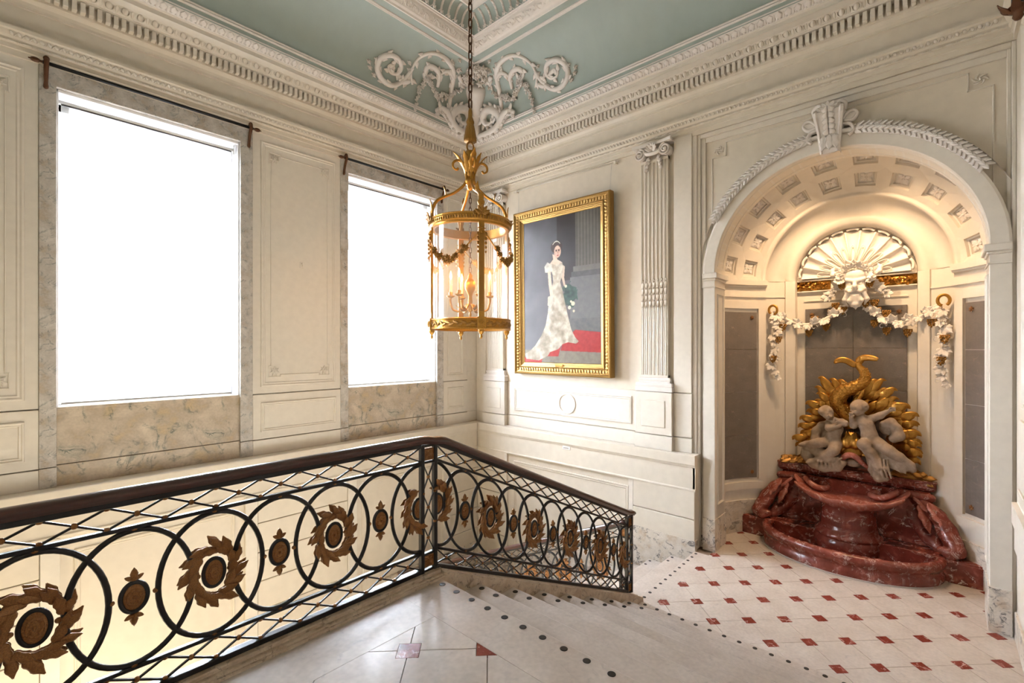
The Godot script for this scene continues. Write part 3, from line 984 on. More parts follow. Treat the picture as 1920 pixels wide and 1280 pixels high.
func lower_wall_back(w: Node):
	var o := 0.18
	slab(w, "lower_core", WX - 0.2, -4.6, -0.3, -2.77, -0.1, o - 0.03, M.cream)
	var g := G.new()
	var lp := V2([o - 0.04, -0.6, o + 0.012, -0.6, o + 0.02, -0.59, o + 0.02, -0.575, o, -0.56, o, -0.24, o + 0.012, -0.235, o + 0.022, -0.2, o + 0.03, -0.195, o + 0.03, -0.06, o + 0.025, -0.05, -0.06, -0.05])
	g.run(lp, WX, -2.735, 1, 0)
	var cp := lp.duplicate()
	var idx := Geometry2D.triangulate_polygon(cp)
	for i in range(0, idx.size(), 3):
		g.tri(Vector3(-2.735, cp[idx[i]].y, cp[idx[i]].x), Vector3(-2.735, cp[idx[i + 2]].y, cp[idx[i + 2]].x), Vector3(-2.735, cp[idx[i + 1]].y, cp[idx[i + 1]].x))
	part(w, "ledge", g, M.cream)
	rusticated(w, -3.76, -2.745, o, LY - 0.3)
	rusticated(w, -7.5, -6.68, o, -4.3)
	slab(w, "lower_pilaster", -6.70, -4.3, 0.1, -6.62, -0.6, o + 0.01, M.ivory)
	fr(w, -6.46, -3.4, -3.86, -0.72, o - 0.03, 0.07, M.cream)
	slab(w, "lower_pilaster", -3.85, -4.3, 0.1, -3.765, -0.6, o + 0.005, M.ivory)
	# marble skirting: level at the landing, then down with the steps
	g = G.new()
	g.prism(V2([-2.735, -1.34, -3.73, -1.34, -7.5, -3.06, -7.5, -4.4, -2.735, -4.4]), 0.1, o + 0.02)
	part(w, "stair_skirting", g, M.skirt)
	var wl := get_node("wall_left")
	slab(wl, "lower_skirting", 4.8, -4.4, 0.1, 7.12, -2.62, 0.225, M.skirt)
	# return towards the niche
	slab(w, "return_face", -2.775, LY, -0.06, -2.745, -0.2, o, M.cream, 0)
	slab(w, "skirting_block", -2.745, LY, -0.06, -2.665, -1.19, -0.03, M.skirt)

# ---------------------------------------------------------------- windows, blinds, curtain rods
func build_windows():
	var where := ["near the left edge", "beside the lantern", "beside the viewer", "behind the viewer"]
	for i in 2:
		var a: float = WINDOWS[i][0]
		var b: float = WINDOWS[i][1]
		var mid := (a + b) / 2
		var w := structure("window_%d" % (i + 1), Vector3(WX, 0, 0), PI / 2, "tall window in a veined marble surround, " + where[i])
		# marble surround
		slab(w, "marble_jamb", a - 0.147, 0.19, -0.06, a, 4.66, 0.022, M.jamb, 0.004)
		slab(w, "marble_jamb", b, 0.19, -0.06, b + 0.168, 4.66, 0.022, M.jamb, 0.004)
		slab(w, "marble_plinth", a - 0.147, -0.05, -0.06, a + 0.002, 0.182, 0.03, M.jamb, 0.004)
		slab(w, "marble_plinth", b - 0.002, -0.05, -0.06, b + 0.168, 0.182, 0.03, M.jamb, 0.004)
		slab(w, "marble_lintel", a - 0.147, 4.65, -0.5, b + 0.168, 4.875, 0.022, M.jamb, 0.004)
		slab(w, "marble_apron", a, 0.205, -0.07, b, 0.86, -0.02, M.apron, 0.004)
		slab(w, "marble_apron_base", a, -0.05, -0.07, b, 0.197, -0.012, M.apron, 0.004)
		slab(w, "sill", a - 0.001, 0.845, -0.5, b + 0.001, 0.885, 0.0, M.apron, 0.006)
		# painted lining of the opening
		for q in [[a, 0.885, a + 0.02, 4.65], [b - 0.02, 0.885, b, 4.65], [a, 4.615, b, 4.65]]:
			slab(w, "lining", q[0], q[1], -0.5, q[2], q[3], -0.03, M.white, 0.003)
		# casement: outer frame, mullion, transom, glazing bars, panes
		var g := G.new()
		for q in [[a + 0.02, 0.885, a + 0.14, 4.615], [b - 0.14, 0.885, b - 0.02, 4.615], [a + 0.02, 4.47, b - 0.02, 4.615], [a + 0.02, 0.885, b - 0.02, 1.03]]:
			g.box(q[0], q[1], -0.36, q[2], q[3], -0.28, 0.008)
		part(w, "casement_frame", g, M.white)
		slab(w, "mullion", mid - 0.09, 0.9, -0.37, mid + 0.09, 4.6, -0.27, M.white, 0.012)
		slab(w, "transom", a + 0.03, 3.38, -0.375, b - 0.03, 3.57, -0.265, M.white, 0.012)
		for q in [[a + 0.13, 1.02, mid - 0.08, 3.39], [mid + 0.08, 1.02, b - 0.13, 3.39], [a + 0.13, 3.56, mid - 0.08, 4.48], [mid + 0.08, 3.56, b - 0.13, 4.48]]:
			slab(w, "pane", q[0], q[1], -0.322, q[2], q[3], -0.318, M.glass, 0)
		# roller blind
		var r := thing("roller_blind", Vector3(WX, 0, 0), PI / 2)
		tag(r, ["drawn white roller blind glowing in the window at the left edge", "drawn white roller blind glowing in the window behind the lantern"][i], "blind", "drawn roller blinds")
		var x0 := a + 0.045; var x1 := b - 0.085
		var cg := G.new()
		cg.box(x0, 0.915, -0.102, x1, 4.52, -0.1)
		part(r, "cloth", cg, M.blind)
		var tg := G.new()
		tg.smooth().tube(PackedVector3Array([Vector3(x0 - 0.02, 4.53, -0.12), Vector3(x1 + 0.03, 4.53, -0.12)]), 0.026, 12)
		part(r, "roller_tube", tg, M.white)
		slab(r, "hem_bar", x0, 0.905, -0.108, x1, 0.93, -0.094, M.steel, 0.004)
		slab(r, "underside_bar", x0, 4.495, -0.115, x1, 4.506, -0.09, M.rod, 0.003)
		for x in [x0 - 0.025, x1 + 0.03]: slab(r, "roller_bracket", x - 0.005, 4.46, -0.16, x + 0.005, 4.6, -0.08, M.steel, 0.002)
		# curtain rod on bronze brackets
		var c := thing("curtain_rod", Vector3(WX, 0, 0), PI / 2)
		tag(c, ["dark curtain rod on bronze brackets above the leftmost window", "dark curtain rod on bronze brackets above the window behind the lantern"][i], "curtain rod", "curtain rods above the windows")
		var y := 4.855
		var p0 := a - 0.09; var p1 := b + 0.11
		g = G.new()
		g.smooth().tube(PackedVector3Array([Vector3(p0 - 0.03, y, 0.11), Vector3(p1 + 0.03, y, 0.11)]), 0.021, 12)
		part(c, "rod", g, M.rod)
		for s in [[p0, -1.0], [p1, 1.0]]:
			g = G.new()
			g.smooth()
			g.tube(bez([Vector3(s[0], y + 0.05, 0.11), Vector3(s[0], y, 0.125), Vector3(s[0], y - 0.1, 0.075), Vector3(s[0], y - 0.21, 0.04), Vector3(s[0], y - 0.27, 0.034)], 16), [0.016, 0.022, 0.026, 0.026, 0.025, 0.024, 0.023, 0.022, 0.021, 0.021, 0.02, 0.019, 0.02, 0.023, 0.024, 0.02, 0.008], 8)
			g.tube(PackedVector3Array([Vector3(s[0], y + 0.05, 0.11), Vector3(s[0], y + 0.05, 0.02)]), 0.016, 7)
			g.ball(Vector3(s[0], y + 0.05, 0.11), Vector3(0.03, 0.034, 0.03), 8, 6)
			part(c, "bracket", g, M.brown)
			g = G.new()
			g.smooth()
			g.tube(PackedVector3Array([Vector3(s[0] + s[1] * 0.02, y, 0.11), Vector3(s[0] + s[1] * 0.05, y, 0.11)]), 0.014, 7)
			g.ball(Vector3(s[0] + s[1] * 0.09, y, 0.11), Vector3(0.045, 0.028, 0.028), 10, 8)
			g.ball(Vector3(s[0] + s[1] * 0.135, y, 0.11), Vector3(0.016, 0.008, 0.008), 6, 5)
			part(c, "finial", g, M.brown)

# ---------------------------------------------------------------- ceiling
func cove_at(deg: float) -> Vector2:
	var t := deg_to_rad(deg)
	return Vector2(0.52 + 0.83 * (1.0 - cos(t)), 5.92 + 0.93 * sin(t))

func cove_point(s: float, deg: float, lift := 0.0) -> Vector3:
	# point on the cove above the back wall, s metres from the corner; lift towards the room
	var t := deg_to_rad(deg)
	var q := cove_at(deg)
	var nrm := Vector2(cos(t) / 0.83, -sin(t) / 0.93).normalized()
	q += nrm * lift
	return Vector3(WX + s, q.y, BZ + q.x)

func build_ceiling():
	var c := structure("ceiling", Vector3.ZERO, 0, "pale green coved ceiling with white plaster ornament")
	var sides := [["left", Transform3D(Basis(Vector3.UP, PI / 2), Vector3(WX, 0, 0)), -FZ, -BZ], ["back", Transform3D(Basis(), Vector3(0, 0, BZ)), WX, RX], ["right", Transform3D(Basis(Vector3.UP, -PI / 2), Vector3(RX, 0, 0)), BZ, FZ], ["front", Transform3D(Basis(Vector3.UP, PI), Vector3(0, 0, FZ)), -RX, -WX]]
	var cove := PackedVector2Array()
	for i in 25: cove.append(cove_at(i * 3.75))
	cove.append(Vector2(1.45, 6.872))
	var flutes := PackedVector2Array([Vector2(1.66, 7.05)])
	for i in 9:
		var a := PI / 2 * i / 8
		flutes.append(Vector2(1.66 + 0.2 * (1 - cos(a)), 7.06 + 0.24 * sin(a)))
	var rib := G.new()
	rib.smooth()
	var rp := []
	for i in 9:
		var a := deg_to_rad(8 + 74.0 * i / 8)
		rp.append(Vector3(0, 7.06 + 0.24 * sin(a) - 0.004, 1.66 + 0.2 * (1 - cos(a)) + 0.006))
	rib.tube(PackedVector3Array(rp), 0.02, 6, false, 1.0)
	for i in [1, 3, 5, 7]: rib.ball(rp[i] + Vector3(0, -0.008, 0.012), Vector3(0.016, 0.016, 0.014), 6, 4)
	rib.ball(rp[0] + Vector3(0, -0.012, 0.008), Vector3(0.024, 0.03, 0.018), 7, 5)
	var ribm := rib.done()
	var arc := G.new()
	arc.smooth().arcband(0, 0, V2([0.056, 0.0, 0.053, 0.012, 0.047, 0.012, 0.044, 0.0]), PI, TAU, 8)
	var arcm := arc.done()
	for sd in sides:
		var n := sub(c, "cove_" + sd[0])
		n.transform = sd[1]
		var s0: float = sd[2]; var s1: float = sd[3]
		var g := G.new()
		g.smooth().run(cove, s0, s1, 1, -1, false)
		part(n, "cove", g, M.green)
		# thin double fillets near the foot and the head of the cove
		g = G.new()
		for d in [6.0, 86.0]:
			for k in [0.0, 0.034]:
				var r := 0.83 if k == 0.0 else 0.83
				var q := cove_at(d + k * 60.0)
				var t := deg_to_rad(d)
				var nn := Vector2(cos(t), -sin(t)); var tt := Vector2(sin(t), cos(t))
				g.run(PackedVector2Array([q - tt * 0.016, q - tt * 0.012 + nn * 0.018, q + nn * 0.024, q + tt * 0.012 + nn * 0.018, q + tt * 0.016]), s0, s1, 1, -1, false)
		part(n, "cove_fillet", g, M.plaster)
		g = G.new()
		g.run(V2([1.45, 6.872, 1.455, 6.855, 1.475, 6.855, 1.49, 6.88, 1.52, 6.90, 1.56, 6.95, 1.60, 7.0, 1.61, 7.03, 1.63, 7.03, 1.64, 7.05, 1.66, 7.05]), s0, s1, 1, -1, false)
		part(n, "leaf_band", g, M.plaster)
		g = G.new()
		g.smooth().run(flutes, s0, s1, 1, -1, false)
		part(n, "fluted_cove", g, M.green)
		g = G.new()
		g.run(V2([1.86, 7.30, 1.865, 7.285, 1.89, 7.285, 1.90, 7.30, 1.93, 7.33, 1.95, 7.36]), s0, s1, 1, -1, false)
		part(n, "upper_bead", g, M.plaster)
		if sd[0] == "left" or sd[0] == "back":
			# ribs and scrolls nearest the corner that the picture shows
			var near: float = s1 if sd[0] == "left" else s0
			var dirn := -1.0 if sd[0] == "left" else 1.0
			for i in 26:
				var s := near + dirn * (1.80 + i * 0.15)
				put(n, "flute_rib", ribm, M.plaster, Transform3D(Basis(), Vector3(s, 0, 0)))
				put(n, "flute_arch", arcm, M.plaster, Transform3D(Basis.from_euler(Vector3(0.9, 0, 0)), Vector3(s + dirn * 0.075, 7.1, 1.69)))
			var lg := G.new()
			lg.smooth()
			for i in 34:
				var s := near + dirn * (1.62 + i * 0.11)
				var up := 1.0 if i % 2 == 0 else -1.0
				var ctr := Vector3(s, 6.955, 1.555)
				var t := look(ctr, Vector3(0, 0.7, 0.72), Vector3(0, -0.72, 0.7))
				var sp := []
				for k in 14:
					var a := k / 13.0 * 4.6
					var r := 0.045 * (1.0 - 0.65 * k / 13.0)
					sp.append(t * Vector3(sin(a) * r * 0.9 * up, cos(a) * r * up, 0.01))
				lg.tube(PackedVector3Array(sp), 0.009, 5)
				lg.leaf(t * look(Vector3(0.03, -0.03 * up, 0.004), Vector3(0.4, up, 0), Vector3.BACK), 0.075, 0.04, 0.014, 1.0, 0.008, 5)
				lg.ball(t * Vector3(-0.03, -0.03 * up, 0.01), Vector3(0.012, 0.012, 0.012), 6, 4)
			var lo := part(n, "leaf_scroll", lg, M.plaster)
			lo.set_meta("kind", "stuff")
	slab(c, "ceiling_field", WX + 1.9, 7.36, BZ + 1.9, RX - 1.9, 7.5, FZ - 1.9, M.green, 0)
	slab(c, "roof_slab", WX - 0.5, 7.55, BZ - 0.4, RX + 0.5, 7.75, FZ + 0.5, M.white, 0)
	corner_ornament(c)

func corner_ornament(c: Node):
	# white scrollwork springing from the corner along both coves; paths as (metres from the corner, degrees up the cove)
	var scrolls := [
		[[1.30, 12.0], [1.33, 26.0], [1.40, 42.0], [1.47, 55.0], [1.60, 66.0], [1.80, 72.0], [2.02, 72.5], [2.18, 66.0], [2.29, 53.0], [2.30, 38.0], [2.21, 28.0]],
		[[1.42, 50.0], [1.50, 57.0], [1.62, 60.0], [1.72, 55.0], [1.77, 45.0]],
		[[1.70, 38.0], [1.76, 50.0], [1.90, 55.5], [2.03, 54.0], [2.06, 47.5], [1.96, 43.0], [1.90, 47.0]],
		[[2.30, 44.0], [2.36, 33.0], [2.48, 22.5], [2.64, 17.0], [2.82, 19.0], [2.93, 27.0], [2.91, 37.5], [2.77, 45.0], [2.60, 45.0], [2.51, 38.0], [2.56, 30.5], [2.68, 29.0], [2.74, 33.5], [2.67, 37.0], [2.63, 34.0]],
		[[1.40, 62.0], [1.30, 58.0], [1.24, 52.0]],
		[[2.28, 30.0], [2.40, 26.0], [2.46, 30.0]]]
	for side in 2:
		var n := sub(c, "scroll_relief")
		var f := func(s: float, d: float, h: float) -> Vector3:
			if side == 0: return cove_point(s, d, h)
			var p := cove_point(s, d, h)
			return Vector3(WX + (p.z - BZ), p.y, BZ + (p.x - WX))
		for q in scrolls:
			var p := []
			for e in q: p.append(f.call(e[0], e[1], 0.012))
			var path := bez(p, q.size() * 5)
			var r := []
			for i in path.size():
				var t := float(i) / (path.size() - 1)
				r.append(0.043 * (0.55 + 0.6 * sin(PI * minf(t * 1.15 + 0.08, 1.0))))
			var g := G.new()
			g.smooth().tube(path, r, 7)
			# little leaves that break from the stem
			for i in range(4, path.size() - 3, 4):
				var d := (path[i + 1] - path[i]).normalized()
				var out: Vector3 = (f.call(1.5, 40.0, 1.0) - f.call(1.5, 40.0, 0.0)).normalized()
				var sidev := d.cross(out).normalized() * (1.0 if (i / 4) % 2 == 0 else -1.0)
				g.leaf(look(path[i], d + sidev * 0.8 + out * 0.1, out), 0.12, 0.065, 0.026, 1.0, 0.02, 5)
			part(n, "scroll", g, M.plaster)
		# flower garlands
		for q in [[[1.22, 52.0], [1.32, 40.0], [1.48, 31.0], [1.68, 29.0], [1.86, 36.0], [1.92, 44.0]], [[1.94, 44.0], [2.02, 33.0], [2.06, 24.0], [2.09, 15.0], [2.10, 6.0], [2.10, 2.0]]]:
			var p := []
			for e in q: p.append(f.call(e[0], e[1], 0.03))
			var path := bez(p, 16)
			for i in path.size():
				var t := float(i) / (path.size() - 1)
				var k := 0.6 + 0.5 * sin(PI * t) if q[0][0] < 1.5 else 1.05 - 0.7 * t
				var out: Vector3 = (f.call(1.5, 30.0, 1.0) - f.call(1.5, 30.0, 0.0)).normalized()
				for j in 2:
					var off := Vector3(rng.randf_range(-0.04, 0.04), rng.randf_range(-0.04, 0.04), rng.randf_range(-0.04, 0.04)) * k
					put(n, "flower", rosette_mesh(0.055, 5, 0.03), M.plaster, look(path[i] + off, Vector3(rng.randf_range(-1, 1), 1, rng.randf_range(-1, 1)), out).scaled_local(Vector3.ONE * k * rng.randf_range(0.75, 1.1)))
		for e in [[2.98, 34.0], [3.06, 24.0], [2.97, 19.0], [3.10, 29.0], [2.36, 40.0], [2.40, 47.0], [1.60, 80.0], [1.66, 72.0]]:
			var out: Vector3 = (f.call(e[0], e[1], 1.0) - f.call(e[0], e[1], 0.0)).normalized()
			put(n, "flower", rosette_mesh(0.055, 5, 0.03), M.plaster, look(f.call(e[0], e[1], 0.01), Vector3.UP, out).scaled_local(Vector3.ONE * 0.85))
		# large acanthus scroll at the foot
		for q in [[[0.62, 2.0], [0.86, 1.0], [1.10, 2.0], [1.25, 8.0], [1.24, 18.0], [1.09, 27.0], [0.92, 28.0], [0.82, 21.0], [0.88, 13.0], [1.02, 12.0], [1.05, 17.0]], [[1.16, 3.0], [1.28, 9.0], [1.40, 15.0], [1.54, 16.0], [1.56, 11.0]]]:
			var p := []
			for e in q: p.append(f.call(e[0], e[1], 0.04))
			var path := bez(p, q.size() * 5)
			var r := []
			for i in path.size():
				var t := float(i) / (path.size() - 1)
				r.append(0.09 * (0.45 + 0.55 * sin(PI * minf(t + 0.1, 1.0))))
			var g := G.new()
			g.smooth().tube(path, r, 8)
			var out: Vector3 = (f.call(1.0, 12.0, 1.0) - f.call(1.0, 12.0, 0.0)).normalized()
			for i in range(2, path.size() - 2, 3):
				var d := (path[i + 1] - path[i]).normalized()
				var sv := out.cross(d).normalized()
				var ctr: Vector3 = f.call(1.02, 14.0, 0.0)
				if (path[i] + sv - ctr).length() < (path[i] - sv - ctr).length(): sv = -sv
				g.leaf(look(path[i], d + sv * 0.9 + out * 0.2, out), 0.17, 0.085, 0.04, 1.5, 0.04, 6)
			part(n, "acanthus_scroll", g, M.plaster)
	# term-like vase in the corner with a flower basket on top
	var v := sub(c, "corner_vase")
	var g := G.new()
	g.smooth()
	var pts := []
	for d in [4.0, 14.0, 26.0, 38.0, 50.0, 62.0]:
		var q := cove_at(d)
		pts.append(Vector3(WX + q.x + 0.03, q.y - 0.02, BZ + q.x + 0.03))
	g.tube(bez(pts, 20), [0.10, 0.12, 0.13, 0.12, 0.11, 0.105, 0.10, 0.105, 0.11, 0.115, 0.12, 0.13, 0.14, 0.15, 0.16, 0.175, 0.19, 0.20, 0.205, 0.19, 0.14], 14)
	part(v, "vase", g, M.plaster)
	for k in 44:
		var side := rng.randf_range(-1.0, 1.0)
		var deg := 66.0 + 22.0 * rng.randf() - 6.0 * absf(side)
		var q := cove_at(deg)
		var lift := 0.04 + 0.12 * (1.0 - side * side) * rng.randf()
		var p := Vector3(WX + q.x + side * 0.24 + lift * 0.6, q.y - lift * 0.8, BZ + q.x - side * 0.24 + lift * 0.6)
		put(v, "flower", rosette_mesh(0.075, 6, 0.035), M.plaster, look(p, Vector3(rng.randf_range(-1, 1), 1, rng.randf_range(-1, 1)), Vector3(0.6 + rng.randf_range(-0.4, 0.4), -0.8, 0.6 + rng.randf_range(-0.4, 0.4))).scaled_local(Vector3.ONE * rng.randf_range(0.8, 1.25)))
	for sg in [-1.0, 1.0]:
		g = G.new()
		var b: Vector3 = pts[5]
		var e: Vector3 = Vector3(0.7, 0, -0.7) * sg
		g.smooth().tube(bez([b + e * 0.15, b + e * 0.30 + Vector3(0, -0.04, 0), b + e * 0.34 + Vector3(-0.05, -0.14, -0.05), b + e * 0.45 + Vector3(-0.08, -0.2, -0.08)], 16), 0.032, 7)
		part(v, "vase_handle", g, M.plaster)

# ---------------------------------------------------------------- floors and stairs
func diamond_floor(f: Node, region: PackedVector2Array, a0: float, b0: float, y: float):
	# slabs laid diagonally with small red insets where their corners meet; region in (x, z)
	var p := 0.4125
	var q := 0.06
	var inv := 1.0 / sqrt(2.0)
	var xy := func(a: float, b: float) -> Vector2: return Vector2((a + b) * inv, (a - b) * inv)
	var lo := Vector2(1e9, 1e9); var hi := Vector2(-1e9, -1e9)
	for v in region:
		var ab := Vector2((v.x + v.y) * inv, (v.x - v.y) * inv)
		lo = lo.min(ab); hi = hi.max(ab)
	var t := Transform3D(Basis(Vector3.RIGHT, Vector3.BACK, Vector3.UP), Vector3(0, y, 0))
	var j := 0.0026
	for i in range(int(floor((lo.x - a0) / p)) - 1, int(ceil((hi.x - a0) / p)) + 1):
		for k in range(int(floor((lo.y - b0) / p)) - 1, int(ceil((hi.y - b0) / p)) + 1):
			var a := a0 + i * p; var b := b0 + k * p
			var red := PackedVector2Array()
			for e in [[-q, -q], [q, -q], [q, q], [-q, q]]: red.append(xy.call(a + e[0] * (1 - j / q), b + e[1] * (1 - j / q)))
			var wh := PackedVector2Array()
			for e in [[q, j], [p - q, j], [p - q, q], [p - j, q], [p - j, p - q], [p - q, p - q], [p - q, p - j], [q, p - j], [q, p - q], [j, p - q], [j, q], [q, q]]: wh.append(xy.call(a + e[0], b + e[1]))
			for pair in [[red, "tile_inset", M.red_tile], [wh, "tile", M.floor_marble]]:
				for piece in Geometry2D.intersect_polygons(pair[0], region):
					if piece.size() < 3 or absf(area(piece)) < 0.0006: continue
					var g := G.new()
					g.prism(piece, -0.012, 0.0, t)
					part(f, pair[1], g, pair[2])

func area(p: PackedVector2Array) -> float:
	var s := 0.0
	for i in p.size(): s += p[i].cross(p[(i + 1) % p.size()])
	return s / 2

func stud_mesh() -> ArrayMesh:
	if not cache.has("stud"):
		var g := G.new()
		g.smooth(false).lathe(V2([0.021, 0.0, 0.021, 0.0012, 0.0185, 0.0028, 0.0001, 0.0028]), 18)
		cache["stud"] = g.done()
	return cache["stud"]

func build_floors():
	var f := structure("floor", Vector3.ZERO, 0, "upper landing of white marble slabs with small red insets")
	slab(f, "bed", -2.72, -0.3, -2.0, RX, -0.0125, FZ, M.grout, 0)
	slab(f, "border_slab", -2.53, -0.0125, -1.748, -2.212, 0.0, FZ, M.floor_marble, 0.001)
	diamond_floor(f, V2([-2.21, -1.746, RX, -1.746, RX, 1.4, -2.21, 1.4]), -2.49, -0.426, 0.0)
	slab(f, "far_paving", -2.21, -0.0125, 1.402, RX, 0.0, FZ, M.floor_marble, 0)
	# flight from the upper floor to the landing
	var s := thing("staircase", Vector3(0, 0, -2.075))
	tag(s, "broad white marble flight with black studs going down to the fountain landing", "staircase")
	for i in 9:
		var st := sub(s, "step", Vector3(0, -RISE * i, -RUN * i))
		var back := 0.327 if i == 0 else RUN + 0.02
		var g := G.new()
		# tread with a rounded nosing, riser under it
		var prof := V2([-0.0, -0.04, 0.02, -0.04, 0.034, -0.034, 0.04, -0.02, 0.034, -0.006, 0.02, 0.0])
		var pl := PackedVector2Array()
		for q in prof: pl.append(Vector2(q.x - 0.04, q.y))
		pl.append(Vector2(-back, 0.0)); pl.append(Vector2(-back, -0.04))
		var x1 := 0.525
		# profile x is towards the back of the hall (-z)
		g.prism(pl, -2.53, x1, Transform3D(Basis(Vector3.FORWARD, Vector3.UP, Vector3.RIGHT), Vector3.ZERO))
		part(st, "tread", g, M.step_marble)
		slab(st, "riser", -2.53, -RISE, 0.03, x1, -0.038, 0.05 + RUN, M.step_marble, 0)
		var xs := []
		if i == 0 or i == 8:
			for k in 21: xs.append(-2.47 + k * 0.143)
		else:
			xs = [-2.47, -2.327, 0.32, 0.46]
		for x in xs: put(st, "stud", stud_mesh(), M.black, Transform3D(Basis(), Vector3(x, 0.0, 0.056)))
	# lower landing
	f = structure("floor_landing", Vector3.ZERO, 0, "lower landing of white marble slabs with small red insets before the fountain")
	slab(f, "bed", -2.75, LY - 0.3, -9.3, RX, LY - 0.0125, -4.9, M.grout, 0)
	var reg := PackedVector2Array(V2([-2.53, -4.98, RX, -4.98, RX, -7.32, CX + 1.46, -7.32]))
	for i in 17:
		var a := deg_to_rad(10.0 + i * 10.0)
		reg.append(Vector2(NX + (NR - 0.02) * cos(a), NZ - (NR - 0.02) * sin(a)))
	reg.append(Vector2(CX - 1.46, -7.32)); reg.append(Vector2(-2.53, -7.32))
	# only the part in front of the fountain's back is paved with separate slabs
	var keep := Geometry2D.intersect_polygons(reg, V2([-3, -4.9, 1, -4.9, 1, -8.75, -3, -8.75]))
	diamond_floor(f, keep[0], -6.0 + 0.003, 2.503, LY)
	# flight along the back wall down to the basement
	s = thing("staircase", Vector3(-2.75, LY, 0))
	tag(s, "lower marble flight running down along the back wall behind the railing", "staircase")
	for i in 13:
		var st := sub(s, "step", Vector3(-RUN * i, -RISE * i, 0))
		var back := 0.22 if i == 0 else RUN + 0.02
		var g := G.new()
		var pl := V2([-0.04, -0.04, -0.02, -0.04, -0.006, -0.034, 0.0, -0.02, -0.006, -0.006, -0.02, 0.0, -back, 0.0, -back, -0.04])
		g.prism(pl, 5.02, 7.095, Transform3D(Basis(Vector3.LEFT, Vector3.UP, Vector3.FORWARD), Vector3.ZERO))
		part(st, "tread", g, M.floor_marble)
		slab(st, "riser", 0.03, -RISE, -7.095, 0.05 + RUN, -0.038, -5.02, M.floor_marble, 0)
		var zs := []
		if i == 0:
			for k in 13: zs.append(-7.03 + k * 0.15)
		else: zs = [-7.03, -6.88, -5.35, -5.2]
		for z in zs: put(st, "stud", stud_mesh(), M.black, Transform3D(Basis(), Vector3(0.056, 0, z)))
	f = structure("floor_basement", Vector3.ZERO, 0, "marble floor at the bottom of the stairwell")
	slab(f, "paving", WX, -4.6, BZ, -2.6, -3.9, FZ, M.floor_marble, 0)

# ---------------------------------------------------------------- the fountain niche
func cyl(deg: float, y: float, inw := 0.0) -> Vector3:
	# point on the round wall of the niche; 0 = right edge, 90 = back, 180 = left edge
	var a := deg_to_rad(deg)
	return Vector3(NX + (NR - inw) * cos(a), y, NZ - (NR - inw) * sin(a))

func curved(parent: Node, called: String, d0: float, d1: float, y0: float, y1: float, o0: float, o1: float, m: Material, n := 10):
	# block that follows the round wall between two angles and heights, from inset o0 to o1
	var g := G.new()
	g.smooth(false)
	for i in n:
		var a := lerpf(d0, d1, float(i) / n); var b := lerpf(d0, d1, float(i + 1) / n)
		g.quad(cyl(b, y0, o1), cyl(a, y0, o1), cyl(a, y1, o1), cyl(b, y1, o1))
		g.quad(cyl(b, y1, o1), cyl(a, y1, o1), cyl(a, y1, o0), cyl(b, y1, o0))
		g.quad(cyl(b, y0, o0), cyl(a, y0, o0), cyl(a, y0, o1), cyl(b, y0, o1))
	g.quad(cyl(d0, y0, o1), cyl(d0, y0, o0), cyl(d0, y1, o0), cyl(d0, y1, o1))
	g.quad(cyl(d1, y0, o0), cyl(d1, y0, o1), cyl(d1, y1, o1), cyl(d1, y1, o0))
	return part(parent, called, g, m)

func dome(th: float, ph: float, out := 0.0) -> Vector3:
	# th: degrees round the arch (0 right, 90 crown), ph: degrees into the niche
	var t := deg_to_rad(th); var p := deg_to_rad(ph)
	var r := NR + out
	return Vector3(NX + r * cos(p) * cos(t), YS + r * cos(p) * sin(t), NZ - r * sin(p))

